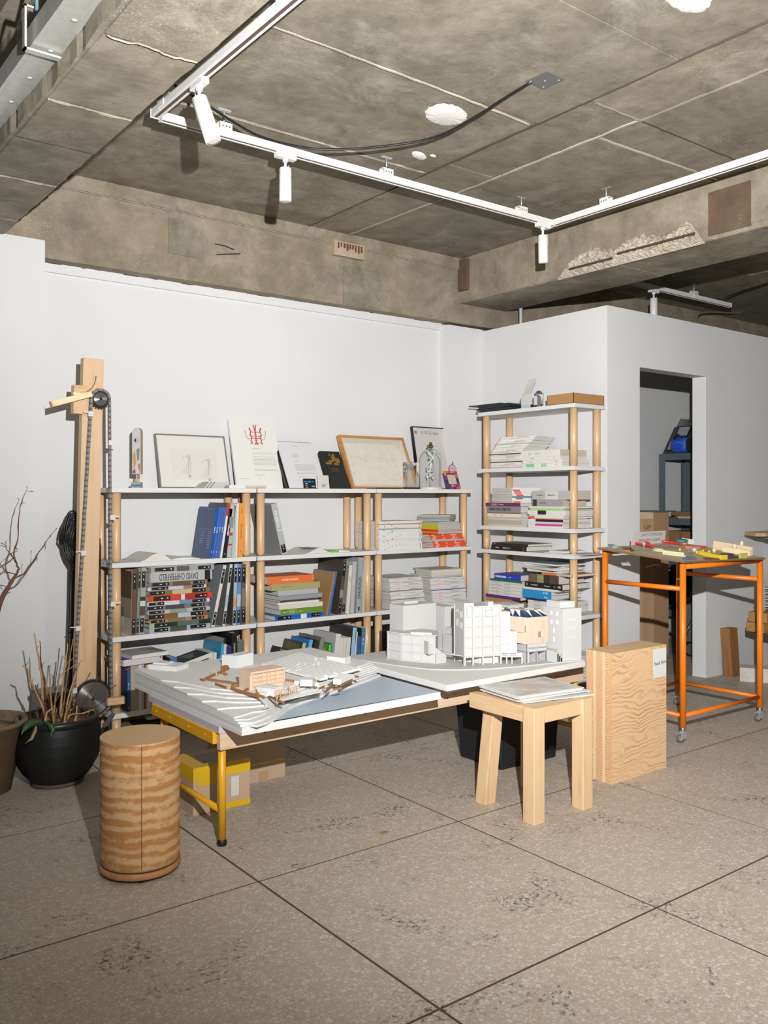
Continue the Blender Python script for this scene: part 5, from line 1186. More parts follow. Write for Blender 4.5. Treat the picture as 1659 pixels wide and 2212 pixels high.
magstack(9, .21, .26, .098, (XS-.045, yq-.262, zt), R(-14), tagd, 'magazine with bright spine tag above the purple book', 'magazines with bright spine tags', order=[0, 5, 3, 4, 3, 2, 1, 0, 5], shift=lambda u: (.0, -.0, 0))
# third board: right pile
zt = z_+.0003
for lab, T, col, kw, a, b, D in (('white booklet at the foot of the right pile', .011, '#e2dfda', {}, 1141, 1216, .26), ('white booklet with a magenta spine patch', .013, '#e2dfda', dict(seg=((.22, 1, '#c7479a'),)), 1140, 1215, .26), ('pale pink booklet in the right pile', .013, '#e0c3d2', dict(seg=((0, .22, '#e2dfda'),)), 1141, 1216, .26), ('white booklet with a black spine patch', .015, '#e2dfda', dict(seg=((.22, 1, '#232222'),)), 1141, 1216, .26),
   ('orange-lined white magazine above the black-patched booklet', .006, '#dd8f57', {}, 1146, 1214, .24), ('white magazine with a pink tag', .012, '#e3e0dc', dict(seg=((0, .18, '#e0508a'),)), 1142, 1216, .28), ('white magazine with a pale yellow tag', .010, '#e5e2dd', dict(seg=((0, .18, '#e5d898'),)), 1143, 1220, .28), ('thick white magazine with a black photo patch', .026, '#e2dfdb', dict(seg=((.28, .5, '#2a2928'),)), 1139, 1222, .27), ('lime-spined magazine in the right pile', .013, '#a4dd80', {}, 1144, 1215, .27), ('thin white magazine under the grey hardback', .012, '#dddad5', {}, 1142, 1222, .27),
   ('grey hardback with a black end label, second from the top', .042, '#a09f9e', dict(seg=((.02, .15, '#33312f'),), text=(('~9', .36, .013, '#6b6967'),)), 1150, 1216, .22), ('thick grey book on top of the right pile', .054, '#b9b6b2', dict(seg=((.36, .70, '#d5d2cd'),), text=(('~11', .22, .012, '#77736d'), ('~14', .52, .010, '#5f5b56'))), 1149, 1231, .2)):
    cs(lab, a, b, T, zt, col, hard=False, D=D, pages=PAGEB if T > .012 and 'white' not in lab else PAGE, **kw); zt += T+.0003
# fourth board
zt = CZ[3]+.0003
cs('thick black book with white small print, lower of the two black ones', 1061, 1137, .031, zt, '#1a1a1b', D=.235, text=(('~9', .18, .008, '#dcdad2'), ('~16', .45, .010, '#dcdad2'),), seg=((.90, .93, '#8a2f2c'),)); zt += .0313
cs('thinner black book lying on the other black one', 1063, 1140, .016, zt, '#201f1f', D=.23, text=(('~5', .08, .006, '#dddddd'),), face='#8f8a82')
for i, (px, w, d, rz, T) in enumerate(((1176, .16, .21, 8, .005), (1186, .14, .19, -12, .012), (1222, .13, .2, 4, .003))):
    o = MB().box(0, w, 0, d, 0, T, plain('#dedcd8', .6, 0, 0)).box(.002, w-.002, .002, d-.002, T, T+.0008, plain('#d2cfca', .6, 0, 0)).build('booklet'); y0 = on_x(px, 1195, XS+.01).y
    o.location = (XS+.01, y0, CZ[3]+.0003+(.0062 if i == 1 else 0)); o.rotation_euler = (0, 0, -math.pi/2+R(rz*.3)); tag(o, ['thin white booklet lying flat under another on the fourth board', 'white booklet lying on the flat one behind the round post', 'thinnest white leaflet at the near end of the fourth board'][i], 'booklet')
# fifth board left
z_ = CZ[4]; zt = z_+.0003
o = thing('kraft_box', 'flat kraft carton under the purple magazine', 'box', (XS, on_x(1103, 1310, XS).y, zt)); MB().box(0, .21, 0, on_x(1050, 1310, XS).y-on_x(1103, 1310, XS).y, 0, .050, KR).build('carton', o, bevel=.002); zt += .0505
cs('purple magazine lying tilted on the kraft carton', 1049, 1124, .020, zt, '#58217a', D=.21, hard=False, rz=0); zt += .0203
y0 = on_x(1054, 1290, XS).y; y1 = on_x(1126, 1290, XS).y
magstack(13, y0-y1, .21, .092, (XS, y0, zt), -math.pi/2, [('#dfdcd8', ((.1, .3, '#c3bfba'),)), ('#e5e2de', ((.28, .03, '#d88f92'), (.5, .2, '#c9c5c0'))), ('#d6d3ce', ())], 'pale magazine between the purple and green spines', 'pale magazines under the green one', shift=lambda u: (.006*u, 0, R(-2))); zt += .0925
cs('dark green spine near the top of the left pile', 1059, 1127, .012, zt, '#1f6a44', hard=False); zt += .0123
cs('royal blue paperback with white lettering on top of the left pile', 1068, 1125, .037, zt, '#1f3fae', face='#4b4f8f', D=.2, hard=False, text=(('~11', .26, .022, '#e7eaf5'), ('~5', .60, .010, '#e7eaf5'),))
# fifth board right
zt = z_+.0003
y0 = on_x(1140, 1320, XS).y; y1 = on_x(1212, 1320, XS).y
magstack(6, y0-y1, .25, .066, (XS, y0, zt), -math.pi/2, [('#dedbd6', ()), ('#e6e4df', ((.2, .2, '#bdb9b4'),))], 'white magazine at the foot of the pile behind the foam tower', 'white magazines behind the foam tower'); zt += .0665
cs('black and navy booklet under the cyan pair', 1137, 1180, .013, zt, '#1f2f52', D=.22, hard=False); zt += .0133
for i in range(2):
    cs(['lower of the two cyan magazines', 'upper of the two cyan magazines'][i], 1128.5, 1191, .026, zt, '#2b93d0', D=.28, hard=False, text=(('~6', .80, .016, '#cfe6f4'),)); zt += .0263
cs('thin white magazine under the black arrow-marked one', 1130, 1205, .014, zt, '#e3e1dd', D=.25, hard=False); zt += .0143
b = cs('black magazine with white arrow and number 435', 1134, 1215, .034, zt, '#1a1a1a', D=.26, hard=False, text=(('No.', .80, .010, '#cccccc'), ('435', .92, .021, '#f0f0f0', False, .9), ('~12', .26, .011, '#d8d8d8'), ('9 projects', .60, .012, '#d8d8d8'))); zt += .0343
lettering(b, 'C', .020, (.018, -.001, .017), (R(90), 0, 0), PW, bold=True)
cs('brown photographic book under the loose magazines', 1143, 1207, .052, zt, '#54443a', D=.24, hard=False, seg=((.28, .5, '#8f9a5e'), (.5, .7, '#3b302a'), (0, .28, '#6e5b4d'))); zt += .0523
cs('orange-spined magazine above the brown photographic book', 1170, 1236, .014, zt, '#e2793c', D=.22, hard=False, seg=((.5, 1, '#bcb8b2'),)); zt += .0143
for i, (px, L, D, T, rz, c, f) in enumerate(((1140, .27, .24, .018, 4, '#d8d5cf', None), (1134, .28, .24, .016, -9, '#cfccc6', None), (1136, .29, .25, .012, 7, '#dcd9d2', None), (1133, .30, .24, .010, -6, '#e0ddd6', '#a9b5ba'))):
    y0 = on_x(px, 1250, XS).y; book(['bottom magazine of the loose heap above the brown book', 'second magazine of the loose heap', 'third magazine of the loose heap, slightly turned', 'topmost loose magazine with a grey-blue seascape cover'][i], L, D, T, c, (XS-.005, y0, zt), (0, 0, -math.pi/2+R(rz)), face=f, hard=False, name='book'); zt += T+.0003
magstack(8, .28, .2, .13, (XS+.06, CYN+.32, CZ[5]), -math.pi/2, [('#dcdad6', ()), ('#e6e4e0', ((.2, .2, '#c5c2bd'),)), ('#cfccc7', ())], 'white magazine low behind the timber block', 'white magazines on the lowest corner board')
# ================================================================== THINGS ON THE LONG TOP BOARD
TOP = SZ[0]
def leaner(name, label, cat, pbl, pbr, ptop, yb, yt, th):          # a flat upright thing leaning back: returns empty, width, height (local x right, z up, -y front)
    a, b = on_y(pbl, 1054, yb), on_y(pbr, 1054, yb); H = on_y(.5*(pbl+pbr), ptop, yt).z - TOP
    w = b.x-a.x; ang = math.atan2(yt-yb, H); h = math.hypot(H, yt-yb)
    return thing(name, label, cat, (a.x, yb, TOP+.0004), (-ang, 0, 0)), w, h
def frame_parts(t, w, h, fw, th, fm, inner):
    MB().box(0, w, 0, th, 0, fw, fm).box(0, w, 0, th, h-fw, h, fm).box(0, fw, 0, th, fw, h-fw, fm).box(w-fw, w, 0, th, fw, h-fw, fm).build('frame', t, bevel=.0008)
    return MB().box(fw, w-fw, th*.25, th*.8, fw, h-fw, inner).build('picture', t)
def lines(parent, x0, x1, zs, y, m, hh=.0016, name='text_lines', ragged=.12):
    mb = MB()
    for z in zs: mb.box(x0, x0+(x1-x0)*random.uniform(1-ragged, 1), y-.0003, y, z, z+hh, m)
    return mb.build(name, parent)
# painted paddle
pq = on_y(297, 1053, 4.48)
pd = thing('painted_paddle', 'small painted rounded paddle standing on a trapezoid wooden foot', 'ornament', (pq.x, 4.48, TOP), (0, 0, R(-46)))
MB().prism([(-.026, -.022), (.026, -.022), (.020, .022), (-.020, .022)], 0, .03, plain('#a8a49a', .7)).build('foot', pd, bevel=.002)
MB().box(-.027, .027, -.0232, -.0222, .008, .018, plain('#3f86a6', .5)).build('blue_stripe', pd)
MB().tube([(-.004, 0, .03), (-.004, 0, .082)], .004, plain('#cfcac0', .6), 8).tube([(.008, 0, .03), (.008, 0, .082)], .003, plain('#cdb23a', .6), 8).build('stem', pd)
out_ = [(-.024, .072), (.024, .072)]+[(.024*math.cos(R(a)), .292+.024*math.sin(R(a))) for a in range(0, 181, 15)]
XZ = Matrix(((1, 0, 0, 0), (0, 0, -1, 0), (0, 1, 0, 0), (0, 0, 0, 1)))
MB().prism(out_, -.013, .013, plain('#b49a78', .6), XZ).build('paddle', pd)
MB().prism([(x*.96, z) for x, z in out_], .013, .0145, plain('#cfcad0', .5), XZ).build('painted_face', pd)
for pts, c in ((((-.02, .25), (-.002, .262), (-.002, .235)), '#2d3a36'), (((.0, .2), (.025, .21), (.022, .15), (.008, .14)), '#7f8f8a'), (((-.028, .17), (-.01, .2), (.0, .13), (-.02, .1)), '#c9a062'), (((.01, .12), (.03, .13), (.028, .08)), '#b6855c'), (((-.005, .24), (.02, .27), (.025, .23)), '#c7b7c4'), (((-.028, .09), (-.008, .1), (-.005, .076), (-.028, .076)), '#a9535e')):
    MB().prism([(x*.72, z) for x, z in pts], .0145, .0152, plain(c, .5), XZ).build('paint_patch', pd)
# grey framed sketch
PAPER = plain('#e6e3de', .25, 0, 0)
t, w, h = leaner('picture_frame', 'grey-framed pencil sketch of two looping forms, leftmost of the row', 'picture', 347, 499, 940, 4.59, 4.672, .01)
pic = frame_parts(t, w, h, .0075, .018, plain('#8d8882', .4, .3, 0), PAPER)
MB().box(.19*w, .84*w, .0028, .0045, .16*h, .72*h, plain('#e1dcd5', .6, 0, 0)).build('drawing_sheet', pic)
INK = plain('#a3a2a6', .8, 0, 0)
for cx, cz in ((.40, .42), (.68, .36)):
    mb = MB()
    for k in range(4):
        mb.tube([(w*cx+(.012+.008*k)*math.sin(a*.5+k*.3)-.01*k*.3, .0024, h*cz+.055*math.cos(a*.45)+.004*k) for a in range(0, 8)], .0006, INK, 4)
    mb.tube([(w*cx-.03, .0024, h*cz+.03), (w*cx-.01, .0024, h*cz+.055), (w*cx+.02, .0024, h*cz+.05), (w*cx+.03, .0024, h*cz+.02), (w*cx+.01, .0024, h*cz-.06)], .0007, INK, 4)
    for k in range(3): mb.tube([(w*cx+.012+.009*k*.5*math.cos(a), .0024, h*cz-.062+.008*math.sin(a)) for a in [6.28*i/10 for i in range(11)]], .0007, INK, 4)
    mb.build('pencil_figure', pic)
# booklets lying in front
q = on_y(440, 1053, 4.41)
for i in range(5):
    o = MB().box(0, .115, 0, .19, 0, .0068, plain('#d9d7d2', .6, 0, 0)).box(.0, .1152, -.0003, .008, .001, .0058, plain('#bdbbb6', .5, 0, 0)).build('booklet')
    for s_ in (.012, .03): MB().box(s_, s_+.006, -.0012, .003, .0005, .0063, plain('#5e5c5a', .4)).build('staple_clip', o)
    o.location = (q.x+.012+.004*i, 4.415-.004*i+.01, TOP+.0004+.0071*i); o.rotation_euler = (0, 0, R(-6-2*i)); tag(o, 'white clip-bound booklet before the grey frame, '+ORD(i)+' from the bottom', 'booklet', 'clip-bound booklets')
o = MB().box(0, .10, 0, .16, 0, .018, plain('#e2e0dc', .6, 0, 0)).build('notepad'); o.location = (q.x+.15, 4.402, TOP+.0004); o.rotation_euler = (0, 0, R(-4)); tag(o, 'blank white pad beside the clip-bound booklets', 'notepad')
q = on_y(528, 1053, 4.41)
for i in range(4):
    o = MB().box(0, .12, 0, .17, 0, .0038, plain(('#c9a24a', '#c9c5bd', '#d3d0c9', '#bfbab2')[i], .6, 0, 0)).build('booklet'); o.location = (q.x+.012, 4.41, TOP+.0004+.004*i); o.rotation_euler = (0, 0, R(-3-3*i))
    tag(o, ['ochre leaflet at the bottom of the flat grey pile', 'grey leaflet second in the flat pile', 'pale leaflet third in the flat pile', 'topmost grey leaflet of the flat pile before the crest certificate'][i], 'leaflet')
# crest certificate in acrylic
t, w, h = leaner('certificate', 'acrylic-mounted certificate with a red crest and typed text', 'certificate', 512, 612, 909, 4.57, 4.676, .01)
MB().box(0, w, .0006, .016, 0, h, plain('#ebebe8', .2, 0, 0)).build('acrylic_block', t)
pp = MB().box(.012, w-.006, -.0002, .0006, .006, h-.008, plain('#eae9e4', .35, 0, 0)).build('paper', t)
CRD = plain('#cf4a4f', .6, 0, 0); c0x, c0z = w*.54, h*.80
mb = MB(); Yc = -.0008
def stroke(pts, r): mb.tube([(c0x+x, Yc, c0z+z) for x, z in pts], r, CRD, 5)
mb.box(c0x-.006, c0x+.006, Yc-.0004, Yc+.0006, c0z-.055, c0z+.030, CRD)
for dx in (-.010, -.004, .004, .010): stroke([(dx*.5, .030), (dx*1.2, .055)], .0018)
mb.box(c0x-.012, c0x+.012, Yc-.0004, Yc+.0006, c0z-.066, c0z-.056, CRD)
for s in (-1, 1):
    stroke([(s*.006, .010), (s*.034, .010)], .0022); stroke([(s*.006, -.028), (s*.034, -.030)], .0022)
    stroke([(s*.036, .028), (s*.030, .012), (s*.038, -.006), (s*.030, -.026), (s*.036, -.042), (s*.028, -.060), (s*.040, -.062)], .0042)
    stroke([(s*.034, .036), (s*.040, .030), (s*.034, .024)], .0045)
    stroke([(s*.040, -.030), (s*.058, -.034), (s*.064, -.012), (s*.070, .014), (s*.066, .020)], .0014)
    stroke([(s*.034, -.012), (s*.020, -.018), (s*.014, -.012)], .0024)
for k in range(6): mb.box(c0x-.006, c0x+.006, Yc-.0012, Yc-.0003, c0z-.048+.012*k, c0z-.046+.012*k, plain('#d3d2cc', .35, 0, 0))
mb.build('red_crest', pp)
TX_ = plain('#9d9b97', .8, 0, 0)
lines(pp, w*.42, w*.62, [h*.635], -.0002, TX_); lines(pp, w*.42, w*.60, [h*.585, h*.57], -.0002, TX_)
lines(pp, w*.42, w*.94, [h*(.52-.019*i) for i in range(2)], -.0002, TX_); lines(pp, w*.42, w*.94, [h*(.46-.019*i) for i in range(7)], -.0002, TX_); lines(pp, w*.42, w*.94, [h*.28, h*.262], -.0002, TX_)
lines(pp, w*.10, w*.28, [h*.14], -.0002, TX_); lines(pp, w*.48, w*.55, [h*.14], -.0002, TX_)
mb = MB().tube([(w*(.42+.03*i), -.0006, h*.195+.008*math.sin(i*1.9)*(1 if i < 3 else .4)) for i in range(8)], .0007, plain('#5d5b5b'), 4); mb.build('signature', pp)
# black folder letter
t, w, h = leaner('certificate_folder', 'black folder holding a white typed letter', 'folder', 622, 703, 955, 4.50, 4.66, .02)
MB().box(0, w, .004, .022, 0, h, plain('#1b1d1c', .4, 0, 0)).build('folder', t, bevel=.001)
pp = MB().box(.014, w, .0005, .004, .006, h-.005, plain('#e4e4e6', .4, 0, 0)).build('letter', t)
lines(pp, w*.42, w*.62, [h*.90], .0004, TX_); lines(pp, w*.36, w*.55, [h*(.72-.02*i) for i in range(4)], .0004, TX_); lines(pp, w*.36, w*.5, [h*.58], .0004, TX_); lines(pp, w*.36, w*.93, [h*(.50-.021*i) for i in range(7)], .0004, TX_); lines(pp, w*.36, w*.9, [h*.33, h*.31], .0004, TX_)
MB().tube([(w*(.38+.035*i), .0002, h*.24+.006*math.sin(i*2)) for i in range(6)], .0006, plain('#6a5468'), 4).build('signature', pp)
t, w, h = leaner('name_card', 'small dark navy card with cyan heading in front of the white letter', 'card', 657, 683, 1034, 4.475, 4.485, .002)
MB().box(0, w, 0, .003, 0, h, plain('#15191f', .4, 0, 0)).build('card', t)
lettering(t, '~11', .0165, (w*.45, -.0004, h*.70), (R(90), 0, 0), plain('#1f9fd6', .5, 0, 0), bold=True, sx=.85)
lines(t, w*.12, w*.36, [h*.48, h*.32, h*.12], -.0001, plain('#c9ccd0', .6, 0, 0), .0028); lines(t, w*.64, w*.92, [h*.24, h*.17], -.0001, plain('#c9ccd0', .6, 0, 0), .0024)
t, w, h = leaner('name_card', 'small cream card with blue letters ar', 'card', 688, 712, 1027, 4.478, 4.492, .002)
MB().box(0, w, 0, .004, 0, h, plain('#d6cfc8', .5, 0, 0)).build('card', t)
lettering(t, 'ar', .040, (w*.52, -.0004, h*.27), (R(90), 0, 0), plain('#2f93bb', .5, 0, 0), bold=True)
# black plaque with a gold pixel emblem
t, w, h = leaner('plaque', 'black book-like plaque with a gold block emblem, leaning', 'plaque', 717, 760, 976, 4.46, 4.60, .03)
MB().box(0, w, 0, .020, 0, h, plain('#262725', .5, 0, 0)).build('board', t, bevel=.001)
GOLD = plain('#b98a3c', .35, .5, 0)
u_ = w/10
def cell(pts): MB().prism([(u_*x, h*.70+u_*y) for x, y in pts], .0, .0012, GOLD, XZ).build('gold_emblem', t)
cell(((1.6, 4.2), (4.0, 4.2), (4.0, 3.2), (5.0, 3.2), (4.6, 1.0), (3.0, 1.0), (3.0, 0), (1.2, 0), (1.2, -1.1), (4.2, -1.1), (4.2, .2), (5.6, .2), (5.8, 2.4), (4.4, 4.2)))
cell(((5.6, 4.2), (6.8, 4.2), (6.8, 2.0), (8.6, 2.0), (8.6, -.1), (7.6, -.1), (7.6, -1.3), (5.2, -1.3), (5.2, -.3), (6.4, -.3), (6.4, .8), (5.6, .8)))
GD = plain('#6d5c38', .5, .3, 0)
MB().box(w*.2, w*.8, -.0006, 0, h*.60, h*.603, GD).box(w*.2, w*.8, -.0006, 0, h*.10, h*.103, GD).box(w*.2, w*.203, -.0006, 0, h*.10, h*.60, GD).box(w*.797, w*.8, -.0006, 0, h*.10, h*.60, GD).build('border_line', t)
lines(t, w*.3, w*.7, [h*.52, h*.49, h*.44], 0, GD, .004)
# oak framed aerial drawing
def M_drawing():
    n = NT('aerial_drawing'); v = n.coord((1, 1, 1))
    acc = None
    for sc, th, rot in ((26, .035, .4), (60, .05, .8), (14, .02, .2)):
        ve = n.n('TexVoronoi'); ve.feature = 'DISTANCE_TO_EDGE'; ve.inputs['Scale'].default_value = sc; n.l(n.coord((1, .01, 1.5), rot=(0, rot, 0)), ve.inputs['Vector'])
        f = n.ramp(ve.outputs['Distance'], [(0, '#ffffff'), (th, '#000000')]); acc = f if acc is None else n.mix(1.0, acc, f, 'ADD')
    msk = n.ramp(n.noise(v, 12, 5, .7), [(.42, '#000000'), (.6, '#b0b0b0')])
    n.col(n.mix(n.math('MULTIPLY', acc, msk), '#cfc8bb', '#8f887c')); n.rough(.25); return n.m
t, w, h = leaner('picture_frame', 'oak-framed landscape drawing of a city seen from above', 'picture', 763, 905, 944, 4.50, 4.665, .02)
pic = frame_parts(t, w, h, .017, .028, wood('#c88f4f', '#a87136', 0, .45, 1, .6), plain('#d2cbbf', .2, 0, 0))
MB().box(.03, w-.03, .0062, .0072, .03, h*.86, M_drawing()).build('drawing', pic)
# dark rods lying in front
for i, (a, b, dy) in enumerate(((793, 858, 0), (816, 870, .012))):
    x0, x1 = on_y(a, 1054, 4.41).x, on_y(b, 1054, 4.41).x
    o = MB().box(x0, x1, 4.405+dy, 4.413+dy, TOP+.0004, TOP+.0055+.003*i, plain('#2b2723', .5)).build('dark_strip'); tag(o, ['longer flat dark strip lying before the oak frame', 'shorter dark strip lying just behind the longer one'][i], 'strip')
# black poster frame
t, w, h = leaner('picture_frame', 'tall black-framed poster with a date heading at the corner', 'picture', 908, 987, 924, 4.58, 4.668, .02)
pic = frame_parts(t, w, h, .0065, .024, plain('#191918', .4, 0, 0), plain('#d4cecb', .3, 0, 0))
lettering(pic, '23.05.25.6pm', .033, (w*.46, .0055, h*.905), (R(90), 0, 0), plain('#8d8b8c', .7, 0, 0), sx=.92)
mb = MB(); g_ = plain('#77757a', .7, 0, 0)
for k in range(5): mb.box(w*.055+.0045*k, w*.055+.003+.0045*k, .0052, .006, h*.885, h*.93, g_)
mb.build('small_logo', pic)
# acrylic block award
q0, q1 = on_y(880, 1054, 4.46), on_y(906, 1054, 4.46)
aw = thing('glass_award', 'clear rectangular glass award block on a dark base', 'award', (q0.x, 4.46, TOP)); w = q1.x-q0.x; h = on_y(893, 998, 4.46).z-TOP
MB().box(0, w, 0, .045, .012, h, GLASS).build('block', aw, bevel=.003)
MB().box(-.004, w+.004, -.003, .048, 0, .012, plain('#22272c', .3)).build('base', aw)
MB().box(w*.38, w*.62, .022, .023, h*.80, h*.95, plain('#c9ccce', .4)).build('etched_mark', aw)
mb = MB()
for k in range(7): mb.box(w*.42, w*(.55+.03*(k % 3)), .022, .0224, h*(.70-.07*k), h*(.71-.07*k), plain('#c2c5c8', .4))
mb.build('etched_text', aw)
# bell jar
jq = on_y(934.5, 1054, 4.45); JR = (on_y(958, 1054, 4.45).x-on_y(911, 1054, 4.45).x)*.5*.80
bj = thing('bell_jar', 'glass bell jar over a twisted white form, gold-balled knob on top', 'bell jar', (jq.x, 4.47, TOP)); JH = on_y(934, 968, 4.45).z-TOP
MB().lathe([(JR+.002, 0), (JR+.002, .010), (JR-.004, .014)], plain('#dcdedd', .4, 0, 0), 40).build('base', bj)
pr_ = [(JR-.002, .014)]+[(JR-.002, .02+(JH-JR-.02)*i/4) for i in range(5)]+[((JR-.002)*math.cos(R(a)), JH-JR+JR*math.sin(R(a))) for a in range(10, 90, 10)]+[(.004, JH)]
inn = [(max(.002, r-.0022), z-(.0022 if i > 5 else 0)) for i, (r, z) in enumerate(pr_)][::-1]
MB().lathe(pr_, THIN, 40, cap=False).build('dome', bj)
for x_, z_, y_ in ((-.018, JH+.012, .0), (.010, JH+.012, 0), (.0, JH+.030, 0)): MB().sphere((x_, y_, z_), .0115, plain('#6b5a3f', .35, .4), 12).build('knob_ball', bj)
MB().tube([(-.018, 0, JH+.01), (0, 0, JH+.001), (.010, 0, JH+.012), (0, 0, JH+.03)], .003, plain('#c9a227', .3, .6), 6).build('knob_stem', bj)
mb = MB(); WF = plain('#e3e6e6', .5, 0, 0)
for s in (-1, 1): mb.tube([(s*(.026-.0)*math.cos(a*.55), .026*math.sin(a*.55), .07+.016*a) for a in range(0, 13)], .0045, WF, 6)
for k in range(5): mb.tube([(-.03+.004*k, 0, .085+.03*k), (.03-.002*k, 0, .09+.03*k+.01*math.sin(k))], .0035, WF, 5)
mb.build('twisted_form', bj); MB().tube([(0, 0, .014), (0, 0, .08)], .002, plain('#caccc9', .3), 6).build('stand_rod', bj)
MB().prism([(-.02, JH*.78), (.015, JH*.86), (.03, JH*.74), (.0, JH*.70)], -.004, .004, plain('#9fd0a4', .5), XZ).build('green_piece', bj)
# coloured card
t, w, h = leaner('event_card', 'multicoloured card with a blank pale panel and a rounded top charm', 'card', 967, 996, 1018, 4.43, 4.475, .002)
MB().box(0, w, 0, .004, 0, h, plain('#32306b', .45, 0, 0)).build('card', t)
random.seed(11); pal = ('#d8452f', '#e88a2a', '#d93a86', '#2f2f78', '#7a3a8c', '#e26a3a')
nx, nz = 6, 8
for i in range(nx):
    for j in range(nz):
        if 1 <= i <= 4 and 2 <= j <= 6: continue
        MB().box(w*i/nx, w*(i+1)/nx, -.0004, 0, h*j/nz, h*(j+1)/nz, plain(random.choice(pal), .45, 0, 0)).build('colour_block', t)
MB().box(w*.2, w*.8, -.0006, 0, h*.28, h*.80, plain('#cdbfa8', .5, 0, 0)).build('pale_panel', t)
arch = [(w*.55, h*.9), (w*1.05, h*.9)]+[(w*.8+w*.25*math.cos(R(a)), h*1.15+w*.25*math.sin(R(a))) for a in range(0, 181, 20)]
MB().prism(arch, -.008, -.005, plain('#c9b6cf', .4, 0, 0), XZ).build('arched_charm', t)
MB().tube([(w*.8+w*.25*math.cos(R(a)), .0045, h*1.15+w*.25*math.sin(R(a))) for a in range(0, 181, 20)], .002, plain('#b0485e'), 6).build('charm_edge', t)
for a, b, c in ((.72, 1.2, '#3c3a44'), (.86, 1.12, '#3c3a44')): MB().tube([(w*a, .0046, h*b), (w*a+.006, .0046, h*b-.008), (w*a+.012, .0046, h*b)], .0014, plain(c), 5).build('line_drawing', t)
# ================================================================== SITE MODEL
random.seed(5)
SB = .4403
s0 = on_z(522, 1590, SB)
sm = thing('site_model', 'white foam terrain model with a grey-blue lake and a pink timber block', 'architectural model', (s0.x, s0.y, SB))
SW, SD = .905, .955
def g(px, py, z): p = on_z(px, py, SB+z); return (p.x-s0.x, p.y-s0.y)
MB().box(0, SW, 0, SD, 0, .014, FOAM).build('base_board', sm); MB().box(.0015, SW-.001, .001, SD, .014, .028, FOAM).build('base_board', sm)
shore = [g(*q, .029) for q in ((556, 1571), (575, 1565), (595, 1556), (610, 1544), (623, 1534), (643, 1524), (665, 1516), (690, 1508), (717, 1499), (745, 1490), (770, 1481), (800, 1470), (822, 1461))]
WAT = plain('#b0bfce', .35, 0, 0)
MB().prism([(.05, .012), (SW-.002, .012), (SW-.002, shore[-1][1]+.06)]+[(u, v+.02) for u, v in shore[::-1]], .0281, .0292, WAT).build('lake', sm, 'grey-blue lake sheet')
def layer(front, z0, z1, u0=0.0, name='contour_layer', back=SD):
    e = random.uniform(-.0012, .0012)
    fr = [(min(max(u, u0+e), SW), v) for u, v in front]
    MB().prism([(u0+e, fr[0][1])]+fr+[(SW-.012, fr[-1][1]+.004), (SW-.012, back+e), (u0+e, back+e)], z0, z1, FOAM).build(name, sm)
layer([(.02, .012)]+shore, .028, .037); layer([(.0, .03)]+[(u-.006, v+.022) for u, v in shore], .037, .043)
layer([(.0, .05)]+[(u-.008, v+.055) for u, v in shore], .043, .047)
bank = [g(*q, .055) for q in ((580, 1530), (600, 1516), (640, 1505), (690, 1490), (740, 1474), (790, 1457), (822, 1447))]
NL = 6
for k in range(NL):
    f = k/(NL-1); v0 = .06+.62*f
    fan = [(0, v0), (.045, v0*.86+.02), (.09, .09+.33*f), (.13, .085+.27*f), (.175, .10+.15*f)]
    layer(fan+[(u, v+.013*k+(.003*math.sin(i*1.3+k))) for i, (u, v) in enumerate(bank)], .047+.033*k/NL, .047+.033*(k+1)/NL)
PT = .080
def ridge(L, w=.006, h=.0009, z=PT):
    pts = [g(*q, z) for q in L]; P = []; Q = []
    for i, p in enumerate(pts):
        a = Vector(pts[max(0, i-1)]); b = Vector(pts[min(len(pts)-1, i+1)]); d = (b-a).normalized(); n = Vector((-d.y, d.x))*w*.5
        P.append((p[0]+n.x, p[1]+n.y)); Q.append((p[0]-n.x, p[1]-n.y))
    MB().prism(P+Q[::-1], z-.0005, z+h, FOAM).build('contour_ridge', sm)
o_ = lambda x, y: (280+x/5.925, 1400+y/5.925)
for L in (((1540, 250), (1660, 215)), ((1560, 275), (1660, 260)), ((1430, 250), (1530, 205)), ((760, 420), (860, 330), (950, 262)), ((1000, 470), (1120, 440)), ((700, 330), (760, 290))):
    ridge([o_(*q) for q in L])
# long raised bank board at the back and the foam blocks
zp = PT
def sblock(name, pa, pb, dep, h, m=FOAM, z=zp, lab=None):
    a, b = Vector(g(*pa, z)), Vector(g(*pb, z)); d = (b-a); n = Vector((-d.y, d.x)).normalized()*dep
    return MB().prism([a, b, b+n, a+n], z, z+h, m).build(name, sm, lab)
sblock('foam_block', o_(240, 270), o_(600, 300), .09, .020); sblock('foam_block', o_(300, 262), o_(480, 275), .05, .027); sblock('foam_block', o_(1250, 235), o_(1375, 255), .10, .052)
sblock('foam_block', o_(1375, 255), o_(1425, 240), .08, .050)
sblock('foam_block', (706, 1432), (745, 1436), .05, .030)
